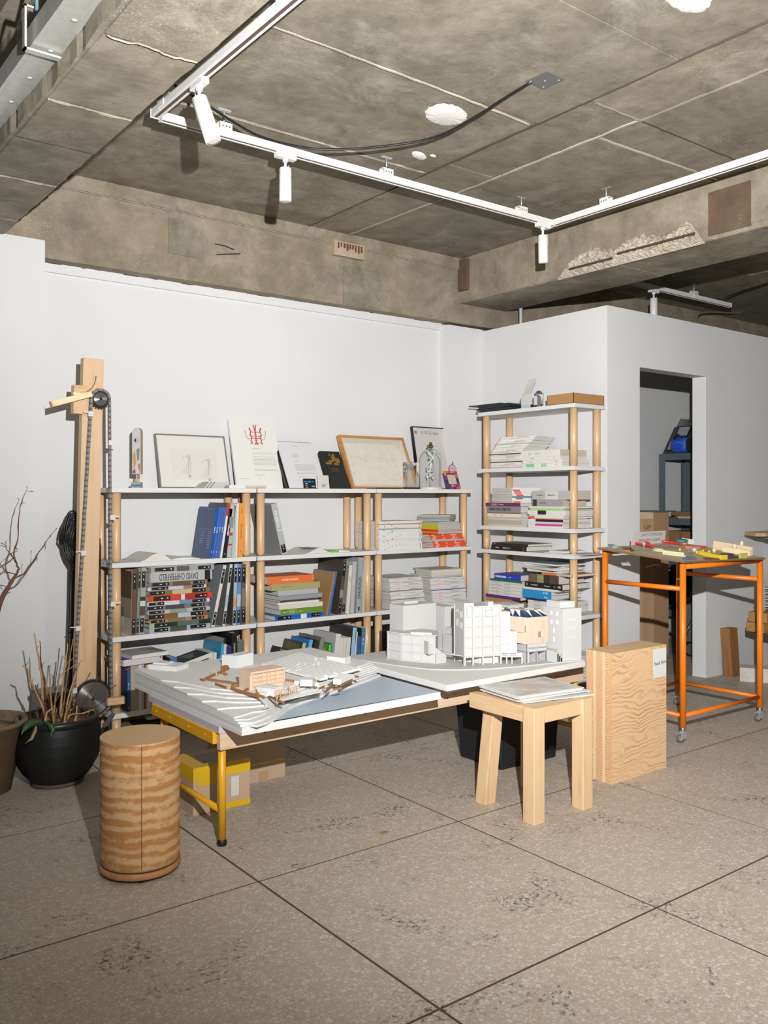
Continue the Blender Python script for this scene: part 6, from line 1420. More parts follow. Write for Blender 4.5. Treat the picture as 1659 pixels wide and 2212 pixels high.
# greenhouse rows
A_, B_, C_, D_ = [Vector(g(*q, zp)) for q in ((566, 1440), (650, 1414), (778, 1449), (693, 1473))]
NR = 13; rr = (B_-A_).length/NR*.5
for i in range(NR):
    f = (i+.5)/NR; a = A_+(B_-A_)*f; b = D_+(C_-D_)*f; d = b-a; d1 = d.normalized(); n1_ = Vector((-d1.y, d1.x))
    cut = .46+.10*math.sin(i)
    for q0, q1 in ((.0, cut-.01), (cut+.012, 1.0-(.06 if i in (2, 5) else 0))):
        vs = []; fs = []; K = 7
        for e in (q0, q1):
            for k in range(K+1):
                t_ = math.pi*k/K; p = a+d*e+n1_*rr*.98*math.cos(t_); vs.append((p.x, p.y, zp+.004+rr*.85*math.sin(t_)))
            p = a+d*e
        for k in range(K): fs.append((k, k+1, K+1+k+1, K+1+k))
        fs += [tuple(range(K, -1, -1)), tuple(range(K+1, 2*K+2)), (0, K+1, 2*K+1, K)]
        MB().add(vs, fs, FOAM, False).build('greenhouse_row', sm)
# pink timber block with gridded front
PK = wood('#e7c7ac', '#dcb393', 2, .6, 1.2, .6); PKD = plain('#dcb898', .7); BRW = plain('#a2703f', .7)
pa, pb_ = Vector(g(540, 1492, zp)), Vector(g(613, 1479, zp)); d = pb_-pa; n = Vector((-d.y, d.x)).normalized(); HB = .070
pk = MB().prism([pa, pb_, pb_+n*.075, pa+n*.075], zp, zp+HB, PK).build('timber_block', sm, 'pink timber block with a gridded front')
mb = MB(); ang = math.atan2(d.y, d.x); T = Matrix.Translation((pa.x, pa.y, zp)) @ Matrix.Rotation(ang, 4, 'Z'); LW_ = d.length
for i in range(8): mb.box(.012+(LW_-.012)*i/7-.0014, .012+(LW_-.012)*i/7+.0014, -.005, 0, .016, HB-.008, PK, T)
for j in range(4): mb.box(.010, LW_, -.006, 0, .014+.0155*j, .0165+.0155*j, PK, T)
mb.box(0, LW_, -.006, .0, HB-.010, HB, PK, T); mb.build('facade_grid', pk)
# white sheds
def shed(pa, pb, dep, h, roof, lab=None, m=FOAM):
    a, b = Vector(g(*pa, zp)), Vector(g(*pb, zp)); d = b-a; n = Vector((-d.y, d.x)).normalized()*dep; L = d.length; ang = math.atan2(d.y, d.x)
    T = Matrix.Translation((a.x, a.y, zp)) @ Matrix.Rotation(ang, 4, 'Z')
    vs = [(0, 0, 0), (L, 0, 0), (L, dep, 0), (0, dep, 0), (0, 0, h), (L, 0, h), (L, dep, h), (0, dep, h), (0, dep/2, h+roof), (L, dep/2, h+roof)]
    fs = [(3, 2, 1, 0), (0, 1, 5, 4), (2, 3, 7, 6), (1, 2, 6, 9, 5), (3, 0, 4, 8, 7), (4, 5, 9, 8), (6, 7, 8, 9)]
    return MB().add(vs, fs, m, False, T).build('shed', sm, lab)
o2 = lambda x, y: (540+x/5.184, 1400+y/5.184)
shed(o2(80, 520), o2(270, 545), .06, .028, .004); sblock('lean_to', o2(115, 540), o2(180, 548), .03, .016)
sblock('porch', o2(272, 545), o2(350, 530), .04, .020, plain('#d3bfa6', .7), lab='beige open porch')
shed(o2(560, 428), o2(700, 430), .05, .026, 0); sblock('lean_to', o2(495, 405), o2(558, 408), .03, .013); sblock('lean_to', o2(728, 430), o2(768, 426), .03, .014)
shed(o2(930, 405), o2(1020, 415), .11, .022, .012)
for L in (((780, 470), (835, 440)), ((940, 475), (1030, 460)), ((840, 512), (915, 450)), ((300, 555), (440, 530)), ((380, 370), (490, 380)), ((880, 425), (960, 380)), ((1110, 320), (1215, 335)), ((1020, 430), (1150, 365)), ((215, 555), (300, 600)), ((300, 600), (375, 625)), ((0, 525), (160, 560))):
    sblock('brown_wall', o2(*L[0]), o2(*L[1]), .004, .008, BRW, lab='brown card wall')
for L in (((975, 410), (1280, 275)), ((975, 415), (1250, 455)), ((1250, 455), (1420, 480)), ((1090, 475), (1230, 525)), ((1290, 535), (1650, 640)), ((900, 415), (950, 430)), ((1410, 505), (1540, 540)), ((1480, 560), (1540, 535))):
    sblock('brown_wall', o_(*L[0]), o_(*L[1]), .007, .009, BRW, lab='brown card wall')
sblock('brown_box', o_(1210, 285), o_(1270, 270), .02, .016, BRW); sblock('brown_box', o_(1335, 510), o_(1400, 495), .015, .012, BRW)
for k in range(7): sblock('stair_tread', o_(1080+22*k, 470+7*k), o_(1115+22*k, 462+7*k), .006, .003)
for k in range(5):
    ridge([o2(300+20*k, 600-12*k), o2(560, 545-14*k), o2(800, 490-9*k)], .008, .002)
STK = plain('#d9b98e', .7)
def sticks(cx, cy, n, sx, sy, h, f=o2):
    for i in range(n):
        u, v = g(*f(cx+random.uniform(-sx, sx), cy+random.uniform(-sy, sy)), zp-.012); hh = h*random.uniform(.7, 1.25)
        MB().tube([(u, v, zp-.012), (u+random.uniform(-.006, .006), v+random.uniform(-.004, .004), zp-.012+hh)], .0011, STK, 5).build('tree_stick', sm)
sticks(480, 530, 14, 60, 25, .045); sticks(370, 580, 6, 35, 14, .036); sticks(690, 450, 8, 50, 12, .03); sticks(960, 430, 6, 30, 10, .022); sticks(300, 630, 3, 10, 10, .03); sticks(830, 460, 4, 50, 10, .026)
sticks(1090, 390, 12, 50, 20, .030, o_); sticks(1340, 450, 5, 40, 12, .026, o_); sticks(1640, 590, 5, 30, 12, .024, o_); sticks(1230, 230, 4, 14, 8, .03, o_)
for cx, cy in ((1230, 350), (1640, 595), (1195, 330)): u, v = g(*o_(cx, cy), zp); MB().sphere((u, v, zp+.006), .008, plain('#9c6a3d', .8), 8, sq=(1.3, 1, .7)).build('shrub', sm)
# ================================================================== CITY MODEL
CB = .4403
cm_ = thing('city_model', 'white card street model of blocks and towers around a pale timber house', 'architectural model', (2.40, 2.715, CB))
CO = Vector((2.40, 2.715))
def cg(px, py, z): p = on_z(px, py, CB+z); return Vector((p.x-CO.x, p.y-CO.y))
MB().box(.06, .83, .06, .70, 0, .024, FOAM).build('under_board', cm_); MB().box(0, .86, 0, .77, .024, .050, FOAM).build('base_board', cm_, bevel=.002)
ZB = .0545
kerb = [cg(*q, ZB) for q in ((749, 1421), (785, 1426), (820, 1431), (860, 1437), (900, 1442), (930, 1445), (960, 1446), (1000, 1446), (1060, 1444), (1120, 1439), (1180, 1433), (1262, 1425))]
CW = plain('#cac9c7', .6, 0, 0)
MB().prism([tuple(k) for k in kerb]+[(.86, .765), (.012, .765)], .050, ZB, CW).build('pavement', cm_, 'curved pavement sheet')
def walls(P, h, name='building', z=ZB, m=CW, lab=None): return MB().prism([tuple(p) for p in P], z, z+h, m).build(name, cm_, lab)
def facade(parent, p, q, z0, z1, cols, rows, bw=.005, dp=.005, m=CW, skip=()):
    d = q-p; L = d.length; T = Matrix.Translation((p.x, p.y, 0)) @ Matrix.Rotation(math.atan2(d.y, d.x), 4, 'Z'); mb = MB()
    for c in cols: mb.box(L*c-bw/2, L*c+bw/2, -dp, 0, z0, z1, m, T)
    for r in rows: mb.box(0, L, -dp*.85, 0, z0+(z1-z0)*r-bw/2, z0+(z1-z0)*r+bw/2, m, T)
    return mb.build('facade_frame', parent)
def holes(parent, p, q, L_, m, name='window', dp=.0008, fr=.0035, fd=.006):
    d = q-p; L = d.length; T = Matrix.Translation((p.x, p.y, 0)) @ Matrix.Rotation(math.atan2(d.y, d.x), 4, 'Z')
    for a, b, z0, z1 in L_:
        f = MB()
        f.box(L*a-fr, L*b+fr, -fd, 0, z0-fr, z0, CW, T).box(L*a-fr, L*b+fr, -fd, 0, z1, z1+fr, CW, T).box(L*a-fr, L*a, -fd, 0, z0, z1, CW, T).box(L*b, L*b+fr, -fd, 0, z0, z1, CW, T).box(L*a, L*b, -dp, 0, z0, z1, m, T)
        f.build(name, parent)
def ht(px, py, P): p = on_y(px, py, P.y+CO.y); return p.z-CB-ZB
SHD = plain('#cfcdd2', .6, 0, 0)
# low corner building at left
b1, b2, b3 = cg(837, 1423, ZB), cg(867, 1428, ZB), cg(941, 1434, ZB); n_ = Vector((b2.y-b1.y, -(b2.x-b1.x)))
hB = ht(866, 1369, b2); bB = walls([b1, b2, b3, b3+Vector((.10, .10)), b1+Vector((.16, .06))], hB, lab='low white corner building with shallow bays')
facade(bB, b1, b2, ZB, ZB+hB, (.05, .95), (.06, .36, .66, .97)); facade(bB, b2, b3, ZB, ZB+hB, (.03, .32, .62, .98), (.05, .36, .66, .97))
MB().prism([tuple(b1+Vector((-.008, -.004))), tuple(b2+Vector((0, -.010))), tuple(b3+Vector((.0, -.010))), tuple(b3+Vector((.10, .10))), tuple(b1+Vector((.15, .06)))], ZB+hB, ZB+hB+.004, CW).build('cornice', bB)
m1 = .5*(b2+b3); MB().prism([tuple(m1+Vector((-.03, .02))), tuple(b3+Vector((-.01, .015))), tuple(b3+Vector((.03, .06))), tuple(m1+Vector((.02, .07)))], ZB+hB, ZB+hB+.014, CW).build('roof_box', bB)
c1, c2 = cg(942, 1434, ZB), cg(964, 1431, ZB); bw_ = walls([c1, c2, c2+Vector((.03, .07)), c1+Vector((.03, .07))], .045, lab='low white link building'); 
# sloped volume next to it
e1, e2 = b3+Vector((-.02, .0)), b3+Vector((.035, .01))
MB().add([(b3.x-.04, b3.y+.004, ZB+.045), (b3.x+.045, b3.y+.004, ZB+.045), (b3.x+.065, b3.y+.085, ZB+.045), (b3.x-.02, b3.y+.085, ZB+.045), (b3.x-.04, b3.y+.004, ZB+.105), (b3.x-.02, b3.y+.085, ZB+.105)], [(3, 2, 1, 0), (0, 1, 4), (1, 2, 5, 4), (2, 3, 5), (3, 0, 4, 5)], CW).build('sloped_roof', bB)
# large plain block behind
y_ = 3.27-CO.y; xa = on_y(871, 1309, 3.27); xb = on_y(942, 1305, 3.27); wl_ = on_x(842, 1304, xa.x).y-3.27
hA = xa.z-CB-ZB; pA = Vector((xa.x-CO.x, y_)); bA = walls([pA, pA+Vector((xb.x-xa.x, 0)), pA+Vector((xb.x-xa.x, wl_)), pA+Vector((0, wl_))], hA, lab='large plain white block'); 
MB().box(pA.x+.05, pA.x+.13, pA.y+.05, pA.y+wl_-.05, ZB+hA, ZB+hA+.012, CW).build('roof_box', bA)
# stepped slope building between
xa = on_y(960, 1311, 3.30); pS = Vector((xa.x-CO.x, 3.30-CO.y)); hS = xa.z-CB-ZB
bS = MB().add([(pS.x, pS.y, ZB), (pS.x+.075, pS.y, ZB), (pS.x+.075, pS.y+.14, ZB), (pS.x, pS.y+.14, ZB), (pS.x, pS.y, ZB+hS), (pS.x+.075, pS.y, ZB+hS), (pS.x+.075, pS.y+.14, ZB+hS), (pS.x, pS.y+.14, ZB+hS)], [(3, 2, 1, 0), (4, 5, 6, 7), (0, 1, 5, 4), (1, 2, 6, 5), (2, 3, 7, 6), (3, 0, 4, 7)], CW).build('building', cm_, 'narrow white block in the gap')
qS = cg(948, 1392, ZB+.04); q3 = Vector((pS.x-.02, pS.y-.13))
MB().prism([tuple(q3), tuple(q3+Vector((.10, 0))), tuple(q3+Vector((.10, .12))), tuple(q3+Vector((0, .12)))], ZB, ZB+.09, CW).build('building', cm_, 'low white infill block')
MB().prism([tuple(q3+Vector((.02, .03))), tuple(q3+Vector((.10, .03))), tuple(q3+Vector((.10, .12))), tuple(q3+Vector((.02, .12)))], ZB+.09, ZB+.12, CW).build('building_step', cm_)
# main grid building
d0, d1, d2 = cg(982, 1428, ZB), cg(1003, 1438, ZB), cg(1081, 1433, ZB); hD = ht(1003, 1303, d1); vD = d0-d1
d0b = d1+vD.normalized()*.12
G0 = .034
bD = MB().prism([tuple(d0b), tuple(d1), tuple(d2), tuple(d2+vD.normalized()*.12)], ZB+G0, ZB+hD-.016, CW).build('building', cm_, 'white gridded street building, tallest in the middle')
sh_ = (d2-d1).normalized()*.01+vD.normalized()*.03
MB().prism([tuple(d0b+(d2-d1).normalized()*.02), tuple(d1+vD.normalized()*.03+(d2-d1)*.5), tuple(d2+vD.normalized()*.02), tuple(d2+vD.normalized()*.12)], ZB, ZB+G0, CW).build('ground_floor', bD)
ex = [.006, .23, .50, .80, .994]; facade(bD, d1, d2, ZB, ZB+hD-.014, ex, (), .007, .006); facade(bD, d1, d2, ZB+G0, ZB+hD-.014, (), (.02, .2, .4, .6, .8, .98), .005, .005)
facade(bD, d0b, d1, ZB, ZB+hD-.014, (.03, .97), (), .007, .003)
MB().prism([tuple(d1), tuple(d1+(d2-d1)*.26), tuple(d1+(d2-d1)*.26+vD.normalized()*.12), tuple(d0b)], ZB+hD-.016, ZB+hD, CW).build('stair_head', bD)
MB().prism([tuple(d1+(d2-d1)*.66), tuple(d1+(d2-d1)*.80), tuple(d1+(d2-d1)*.80+vD.normalized()*.04), tuple(d1+(d2-d1)*.66+vD.normalized()*.04)], ZB+hD-.016, ZB+hD+.002, CW).build('chimney', bD)
MB().prism([tuple(d2-(d2-d1)*.22), tuple(d2), tuple(d2+vD.normalized()*.12), tuple(d2-(d2-d1)*.22+vD.normalized()*.12)], ZB+hD-.016, ZB+hD-.012, CW).build('parapet', bD)
holes(bD, d1, d2, ((.08, .20, ZB+hD-.055, ZB+hD-.014), (.60, .76, ZB+hD-.062, ZB+hD-.035)), SHD)
holes(bD, d0b, d1, ((.25, .40, ZB+hD-.05, ZB+hD-.035), (.62, .82, ZB+hD-.07, ZB+hD-.04), (.25, .40, ZB+hD-.115, ZB+hD-.08), (.62, .82, ZB+hD-.12, ZB+hD-.09)), plain('#f2f1ef', .6, 0, 0), fr=.0012, fd=.0015)
MB().prism([tuple(d0b+Vector((-.07, -.02))), tuple(d1+Vector((-.01, 0))), tuple(d1+Vector((0, .03))), tuple(d0b+Vector((-.06, .05)))], ZB+.042, ZB+.047, CW).build('canopy', bD)
# right wing
w1, w2 = d2, cg(1128, 1433, ZB); hW = hD-.045
bW = MB().prism([tuple(w1), tuple(w1+(w2-w1)*.75), tuple(w1+(w2-w1)*.75+vD.normalized()*.10), tuple(w1+vD.normalized()*.10)], ZB+G0, ZB+hW*.62, CW).build('building', cm_, 'lower gridded wing')
facade(bW, w1, w2, ZB, ZB+G0, (.02, .28, .52, .98), (.95,), .006, .006); facade(bW, w1, w1+(w2-w1)*.75, ZB+G0, ZB+hW*.62, (.5, .97), (.05, .5, .96), .005, .005)
MB().prism([tuple(w1), tuple(w1+(w2-w1)*.45), tuple(w1+(w2-w1)*.45+vD.normalized()*.1), tuple(w1+vD.normalized()*.1)], ZB+hW*.62, ZB+hW, CW).build('upper_storey', bW)
MB().prism([tuple(w1), tuple(w2), tuple(w2+vD.normalized()*.10), tuple(w1+vD.normalized()*.1)], ZB+G0-.004, ZB+G0+.014, CW).build('terrace', bW)
# timber house with blue faceted roof
f1, f2 = cg(1138, 1432, ZB), cg(1182, 1427, ZB); fd_ = (f2-f1); fn = Vector((-fd_.y, fd_.x)).normalized(); 
left = cg(1087, 1376, ZB+.08); dep = .19
G = .086; hF = ht(1139, 1334, f1)
VEN = wood('#dcc9b5', '#d2bca3', 2, .6, 1.4, .4); NAV = plain('#22395f', .45, 0, 0)
fl_dir = Vector((-.22, .97)).normalized()
bF0 = walls([f1+fn*.02, f2+fn*.02, f2+fn*.14, f1+fn*.14], .002, lab='white shop storey under the timber house')
mb = MB(); L = fd_.length; T = Matrix.Translation((f1.x, f1.y, ZB)) @ Matrix.Rotation(math.atan2(fd_.y, fd_.x), 4, 'Z')
for x_ in (0, L*.46, L-.006): mb.box(x_, x_+.009 if x_ else .014, 0, .006, 0, .052, CW, T)
mb.box(0, L, 0, .006, .046, G, CW, T).box(0, .006, 0, dep, 0, G, CW, T).box(L-.006, L, 0, dep, 0, G, CW, T).box(0, L, dep-.006, dep, 0, G, CW, T).box(0, L, 0, dep, .046, .050, CW, T).box(.006, L-.006, .07, .074, 0, .046, CW, T).box(L*.46, L*.46+.006, 0, .07, 0, .046, CW, T); mb.build('shop_walls', bF0)
for x_ in (.04, .52): MB().box(L*x_, L*(x_+.44), -.012, 0, .062, .064, CW, T @ Matrix.Translation((0, -.001, .006)) ).build('awning', bF0)
hp = [f1+Vector((0, -.004)), f2+Vector((.0, -.004)), f2+fl_dir*dep, f1+fl_dir*dep]
hs = MB().prism([tuple(p) for p in hp], ZB+G, ZB+hF, VEN).build('timber_house', cm_, 'pale veneer house with small windows')
holes2 = ((.52, .74, ZB+G+.028, ZB+G+.054),)
def veneer_win(p, q, L_):
    d = q-p; L = d.length; T = Matrix.Translation((p.x, p.y, 0)) @ Matrix.Rotation(math.atan2(d.y, d.x), 4, 'Z')
    for a, b, z0, z1 in L_: MB().box(L*a, L*b, -.0012, 0, z0, z1, plain('#b28a62', .7, 0, 0), T).box(L*(a+(b-a)*.66), L*b, -.0020, -.001, z0+.002, z1, plain('#eceae6', .6, 0, 0), T).build('window', hs)
veneer_win(hp[0], hp[1], holes2); veneer_win(hp[3], hp[0], ((.18, .40, ZB+G+.03, ZB+G+.062), (.93, .985, ZB+G+.055, ZB+G+.085), (.62, .88, ZB+G+.050, ZB+G+.0525)))
MB().prism([tuple(hp[3]), tuple(hp[3]+(hp[0]-hp[3])*.28), tuple(hp[3]+(hp[0]-hp[3])*.28+Vector((-.02, 0))), tuple(hp[3]+Vector((-.02, 0)))], ZB+G+.035, ZB+hF, VEN).build('side_bay', hs)
cen = (hp[0]+hp[1]+hp[2]+hp[3])/4; RH = .030; tp_ = [cen+(p-cen)*.72 for p in hp]
for e in range(4):
    p, q = hp[e], hp[(e+1) % 4]; a, b = tp_[e], tp_[(e+1) % 4]; N = 4 if e in (0, 2) else 5
    for i in range(N):
        u0, u1 = i/N, (i+1)/N; P0 = p+(q-p)*u0; P1 = p+(q-p)*u1; A0 = a+(b-a)*u0; A1 = a+(b-a)*u1; z0, z1 = ZB+hF, ZB+hF+RH
        MB().add([(P0.x, P0.y, z0), (P1.x, P1.y, z0), (A0.x, A0.y, z1), (cen.x, cen.y, z0)], [(0, 1, 2), (1, 0, 3), (0, 2, 3), (2, 1, 3)], NAV).build('roof_facet', hs, 'navy roof triangle')
        MB().add([(A0.x, A0.y, z1), (P1.x, P1.y, z0), (A1.x, A1.y, z1), (cen.x, cen.y, z0)], [(0, 1, 2), (1, 0, 3), (0, 2, 3), (2, 1, 3)], plain(('#dedcd8', '#4a4744', '#d5d2cd')[(i+e) % 3], .6, 0, 0)).build('roof_facet', hs)
MB().prism([tuple(cen+(p-cen)*.70) for p in tp_], ZB+hF+RH*.6, ZB+hF+RH*.95, plain('#cfcdca', .5, 0, 0)).build('roof_deck', hs)
# back block and tower
xa = on_y(1098, 1308, 3.1); pK = Vector((xa.x-CO.x, 3.1-CO.y)); hK = xa.z-CB-ZB
bK = walls([pK, pK+Vector((.11, 0)), pK+Vector((.11, .12)), pK+Vector((0, .12))], hK, lab='plain white block behind the timber house')
t1, t2 = cg(1216, 1428, ZB), cg(1256, 1425, ZB); hT = ht(1216, 1315, t1); tl = on_x(1182, 1330, t1.x+CO.x).y-CO.y-t1.y
t3 = Vector((0, max(.12, tl)))
bT = walls([t1, t2, t2+t3, t1+t3], hT, lab='white tower at the right end of the street model')
MB().prism([tuple(t1+Vector((.012, .03))), tuple(t2+Vector((-.012, .03))), tuple(t2+Vector((-.012, .11))), tuple(t1+Vector((.012, .11)))], ZB+hT, ZB+hT+.030, CW).build('roof_box', bT)
LWIN = plain('#f3f2f0', .6, 0, 0)
holes(bT, t1+t3, t1, [(a, a+.09, ZB+hT-z0, ZB+hT-z0+.018) for a in (.38, .66) for z0 in (.036, .076)]+[(.52, .58, ZB+hT-z0, ZB+hT-z0+.022) for z0 in (.118, .160)], LWIN, fr=.0012, fd=.0015)
holes(bT, t1, t2, [(.28, .72, ZB+hT-z0, ZB+hT-z0+.016) for z0 in (.06, .10, .142)], plain('#d0cece', .6, 0, 0), fr=.001, fd=.0012)
MB().prism([tuple(t1+Vector((-.05, .02))), tuple(t1+Vector((-.002, .02))), tuple(t1+Vector((-.002, .10))), tuple(t1+Vector((-.05, .10)))], ZB, ZB+.05, CW).build('building', cm_, 'low white block beside the tower')
for k in range(4): MB().box(t1.x-.05+.012*k, t1.x-.03+.012*k, t1.y+.0, t1.y+.02, ZB, ZB+.048-.011*k, CW).build('stair_step', cm_)
# ================================================================== STORAGE ROOM BEHIND THE DOORWAY
SF = on_y(1424, 1000, 4.64).x; SYE = 4.64              # front plane (faces the doorway side) and far end of the shelving
zt1 = on_y(1430, 981, 4.62).z; zt2 = on_y(1430, 1119, 4.62).z
MT = plain('#66747b', .45, .3, .03)
ms = thing('metal_shelf', 'grey slotted-angle metal shelving seen through the doorway', 'shelf', (SF, SYE, 0), (0, 0, -math.pi/2)); MWd = .95
def at_shelf(o, x, y, z): o.location = (SF+y, SYE-x, z); o.rotation_euler = (o.rotation_euler[0], o.rotation_euler[1], -math.pi/2); return o
tops_ = (zt1, zt2, .70, .28)
for x_ in (0, MWd):
    for y_ in (0, .36):
        o = MB().box(x_, x_+.060*(1 if x_ == 0 else -1), y_-.001, y_+.002, 0, zt1+.001, MT).box(x_-.001, x_+.002, y_, y_+.04*(1 if y_ == 0 else -1), 0, zt1+.001, MT).build('upright', ms)
        for k in range(9): MB().lathe([(.005, 0), (.005, .001)], plain('#2a2f32', .6), 8, T=Matrix.Translation((x_+(.030 if x_ == 0 else -.030), y_-.0012, .15+.17*k)) @ Matrix.Rotation(R(90), 4, 'X')).build('bolt_hole', o)
for z_ in tops_: MB().box(.0, MWd, .003, .36, z_-.004, z_, MT).build('shelf_panel', ms); MB().box(.060, MWd-.060, -.003, .0, z_-.055, z_, MT).build('shelf_edge', ms)
bb_ = thing('sports_bag', 'bright blue bag with a black end on top of the metal shelving', 'bag', (0, 0, 0)); at_shelf(bb_, SYE-on_x(1456, 980, SF+.0).y, -.085, zt1+.001); bb_.scale = (.78, .78, .74)
def duffel(x0, x1, ry, rz, m, nm, lab=None):
    vs = []; fs = []; n = 20; st_ = [(0, .55), (.08, .85), (.25, 1), (.75, 1), (.92, .9), (1, .7)]
    for u, k in st_:
        for j in range(n):
            a = 2*math.pi*j/n; c, s_ = math.cos(a), math.sin(a); p = .62
            vs.append((x0+(x1-x0)*u+.004*math.sin(3*a+u*9), .09+ry*k*math.copysign(abs(c)**p, c), max(.001, .092+rz*k*math.copysign(abs(s_)**p, s_)+.003*math.sin(5*a+7*u))))
    for i in range(len(st_)-1):
        for j in range(n): fs.append((i*n+j, (i+1)*n+j, (i+1)*n+(j+1) % n, i*n+(j+1) % n))
    fs += [tuple(range(n)), tuple(range((len(st_)-1)*n, len(st_)*n))[::-1]]
    MB().add(vs, fs, m, True).build(nm, bb_, lab)
duffel(-.005, .19, .062, .092, plain('#1f55c4', .55), 'body'); duffel(.185, .36, .060, .085, plain('#17181b', .6), 'end_panel', 'black end panel')
MB().tube([(.05, .03, .16), (.10, .02, .215), (.15, .04, .17)], .012, plain('#15161a', .6), 8).build('handle', bb_)
MB().tube([(.02, .02, .10), (.10, -.005, .115), (.18, .02, .11)], .003, plain('#7f9fe0', .6), 6).build('piping', bb_)
pn = thing('display_panel', 'clear and dark panel of framed photos leaning on top of the metal shelving', 'panel', (0, 0, 0), (R(-36), 0, 0)); at_shelf(pn, .004, .040, zt1+.001)
MB().box(0, .75, 0, .004, 0, .30, plain('#34373a', .3)).build('board', pn); MB().box(.02, .75, .0, .004, .30, .40, GLASS).build('clear_sheet', pn)
for i, (a, b) in enumerate(((.05, .18), (.22, .18), (.02, .03), (.19, .03))):
    MB().box(a, a+.13, -.006, 0, b, b+.12, BLACK).box(a+.012, a+.118, -.0075, -.006, b+.012, b+.108, plain(('#9aa0a6', '#c9beb3', '#8b8f93', '#a9a59f')[i], .3)).build('photo_frame', pn)
for i, (z0, z1, lab, y_, w_) in enumerate(((0, .86, 'tall brown carton on the storage room floor', 4.20, .26), (.862, 1.13, 'taped brown carton on top of the tall one', 4.19, .27))):
    x0 = on_y(1411, 1300, y_).x; c_ = thing('cardboard_box', lab, 'box', (x0, y_+.0, z0)); x1 = on_y(1425, 1300, y_).x+.12
    MB().box(0, x1-x0, 0, .34, 0, z1-z0, plain('#c79e78', .8, 0, .05)).build('carton', c_, bevel=.003)
    MB().box(-.0012, .001, 0, .34, z1-z0-.05, z1-z0+.0008, plain('#e0c8aa', .15, 0, 0)).build('clear_tape', c_, 'glossy packing tape'); MB().box(-.0012, .001, .10, .12, 0, z1-z0-.05, plain('#d0b18c', .2, 0, 0)).build('clear_tape', c_, 'glossy packing tape')
    if i == 1: 
        lettering(c_, 'UP', .05, (-.0018, .05, .15), (R(90), 0, R(-90)), plain('#6f5138', .7, 0, 0))
        MB().tube([(-.0014, .075, .112), (-.0014, .025, .112), (-.0014, .05, .08), (-.0014, .075, .112)], .0015, plain('#6f5138', .7), 5).build('arrow_mark', c_)
        MB().box(.02, x1-x0+.1, .0, .3, z1-z0+.0008, z1-z0+.012, plain('#7a6e62', .3)).build('plastic_sheet', c_)
def sbox(name, label, cat, x, y, z, w, d, h, c):
    t = thing(name, label, cat); at_shelf(t, x, y, z+.0006); MB().box(0, w, 0, d, 0, h, plain(c, .7, 0, .05)).build('body', t, bevel=.003); return t
sbox('wood_offcuts', 'pale timber strips on the second metal shelf', 'wood', .17, .02, zt2, .30, .08, .018, '#cbb79a'); 
t = sbox('cardboard_box', 'brown carton at the back of the second metal shelf', 'box', .05, .10, zt2, .30, .22, .055, '#8a6746'); MB().box(0, .30, .1, .13, .0545, .0562, plain('#a58a68', .3)).build('tape', t)
t = sbox('cardboard_box', 'large brown carton under the second metal shelf', 'box', .045, .05, .722, .27, .28, zt2-.722-.11, '#9a7048'); MB().box(.12, .15, -.0008, .001, 0, zt2-.84, plain('#8d6c48', .3)).build('tape', t)
t = sbox('storage_crate', 'dark green crate beside the large carton', 'crate', .34, .05, .722, .3, .28, .26, '#1d3022'); MB().box(-.004, .304, -.004, .284, .24, .262, plain('#22382a', .5)).build('lid', t)
t = sbox('storage_crate', 'teal crate on the third metal shelf', 'crate', .05, .04, .302, .34, .28, .30, '#174a4c'); MB().box(-.004, .344, -.004, .284, .285, .305, plain('#1c5556', .4)).build('lid', t)
fq = on_x(1484, 1440, SF-.45)
tb = thing('tool_trolley', 'black wheeled equipment bag on the storage room floor', 'bag', (fq.x, fq.y+.02, 0), (0, 0, R(-60)))
MB().prism([(0, .10), (.34, .12), (.36, .36), (.24, .56), (.06, .60), (-.02, .40)], -.17, 0, plain('#1a1a1c', .45, 0, .03), XZ).build('body', tb, bevel=.015)
MB().tube([(.0, -.01, .16), (.06, -.03, .30), (.2, -.03, .22), (.33, -.01, .26)], .013, plain('#a8aaac', .3, .7), 8).build('frame_tube', tb)
MB().tube([(.02, -.02, .44), (.12, -.03, .38), (.3, -.02, .30)], .012, plain('#7d7f82', .3, .7), 8).build('frame_tube', tb)
for x_ in (.05, .28): MB().lathe([(.04, -.016), (.055, -.014), (.055, .014), (.04, .016)], plain('#111113', .5), 20, T=Matrix.Translation((x_, .0, .056)) @ Matrix.Rotation(R(90), 4, 'X')).build('wheel', tb)
lettering(tb, 'TECH', .045, (.15, -.002, .48), (R(90), 0, 0), plain('#c9c9c9', .5, 0, 0), bold=True)
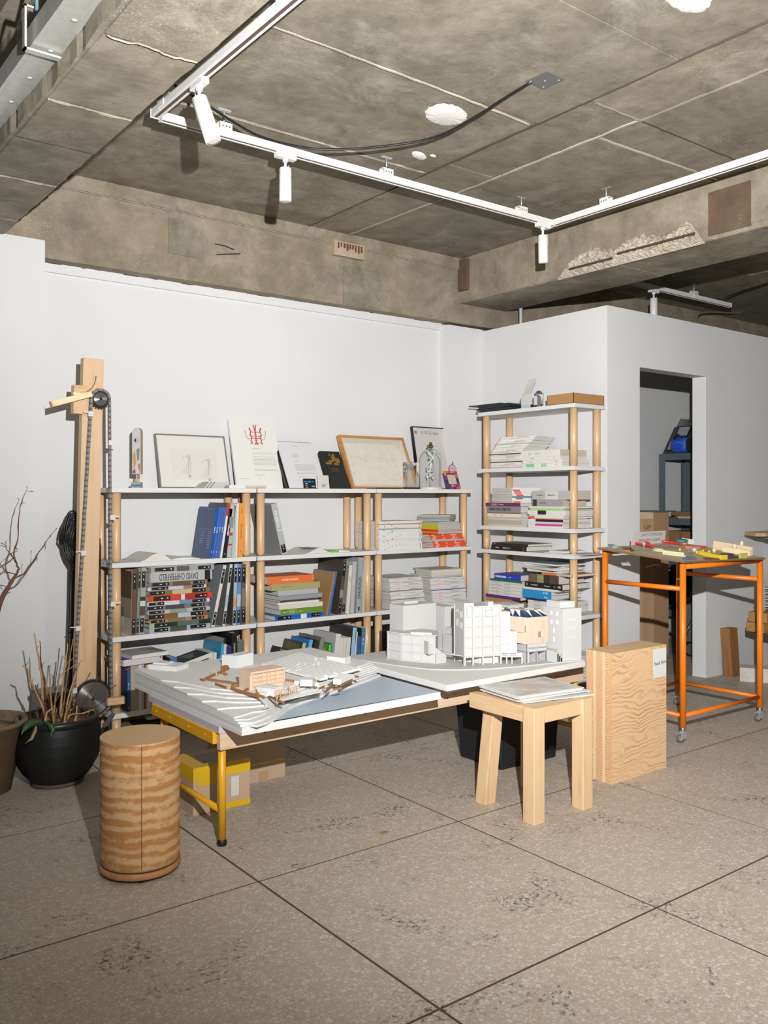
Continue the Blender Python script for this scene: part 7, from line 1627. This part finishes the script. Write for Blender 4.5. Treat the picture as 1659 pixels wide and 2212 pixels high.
# ================================================================== THINGS AGAINST THE ENCLOSURE FRONT AT RIGHT
wq = on_z(1590, 1462, 0)
op = thing('timber_post_offcut', 'short upright brown timber leaning on the white enclosure wall', 'wood', (5.655, 3.415, 0), (R(-4), 0, 0))
WBN = wood('#9a6a3c', '#7d5230', 2, .6, 1, .6)
MB().box(0, .105, 0, .07, 0, .335, WBN).build('timber', op, bevel=.002)
MB().box(.052, .054, -.0008, .001, 0, .335, plain('#6d4a2b', .8)).build('lamination_joint', op)
cb = thing('concrete_block', 'long pale concrete block on the floor at the right edge', 'block', (5.565, 3.305, 0), (0, 0, R(-58)))
MB().box(0, .55, 0, .14, .0, .095, M_concrete('#b3aea8', '#c0bbb5', '#cdc9c3', stain='#9d978f', bright='#dddad5', tint=False, name='block_concrete')).build('block', cb, bevel=.004)
sp = thing('plywood_stand', 'pale plywood stand under the stacked timbers at the right edge', 'stand', (5.64, 3.10, 0))
PLW = wood('#d8bd98', '#c9a87c', 2, .55, .8, .5)
MB().box(.34, .68, 0, .015, 0, .332, PLW).build('front_panel', sp); MB().box(.245, .257, .0, .05, 0, .332, plain('#a8a7a5', .5, .3)).build('steel_strip', sp); MB().box(.28, .33, .0, .14, 0, .332, WBN).build('side_post', sp, 'brown timber post'); MB().box(.0, .68, .0, .15, .332, .35, WBN).build('top_board', sp)
OAK = wood('#b3894f', '#946b37', 0, .55, 1, .6)
for i, (x, z, h) in enumerate(((5.545, .352, .062), (5.575, .415, .065))):
    o = MB().box(0, .75, 0, .13, 0, h, OAK).build('timber_beam', bevel=.003); o.location = (x, 3.12, z); tag(o, ['lower oak beam lying on the plywood stand', 'upper oak beam carrying the white lattice model'][i], 'wood')
lm = thing('lattice_model', 'white card lattice building model on the oak beams at the right edge', 'architectural model', (5.60, 3.14, .4805))
MB().box(0, .085, .05, .06, 0, .205, CW).build('blank_wall', lm)
MB().box(.012, .06, .046, .05, .055, .085, SHD).box(.012, .06, .046, .05, .10, .13, SHD).build('recess', lm)
for z_ in (.03, .075, .12, .15): MB().box(.085, .5, .0, .1, z_, z_+.006, CW).build('floor_plate', lm)
for x_ in (.09, .15, .21, .27, .33, .39, .45): MB().box(x_, x_+.005, .0, .005, 0, .155, CW).build('column', lm)
MB().box(.085, .5, .09, .1, 0, .155, CW).build('back_wall', lm)
sq_ = on_y(1632, 1156, 3.30)
ws = thing('wall_shelf', 'pointed end of a pale oak board jutting in from the right edge', 'shelf', (sq_.x, 3.30, sq_.z))
MB().prism([(0, 0), (.02, -.06), (.9, -.30), (.9, .19), (.1, .14)], -.010, .016, wood('#c3a173', '#ab8756', 0, .5, 1, .5)).build('board', ws, bevel=.004)
MB().prism([(.12, -.03), (.9, -.20), (.9, .17), (.2, .12)], -.03, -.010, plain('#8d8a86', .6)).build('underside_panel', ws)
MB().box(.55, .62, .08, .19, -.30, -.03, STEEL).build('bracket', ws)
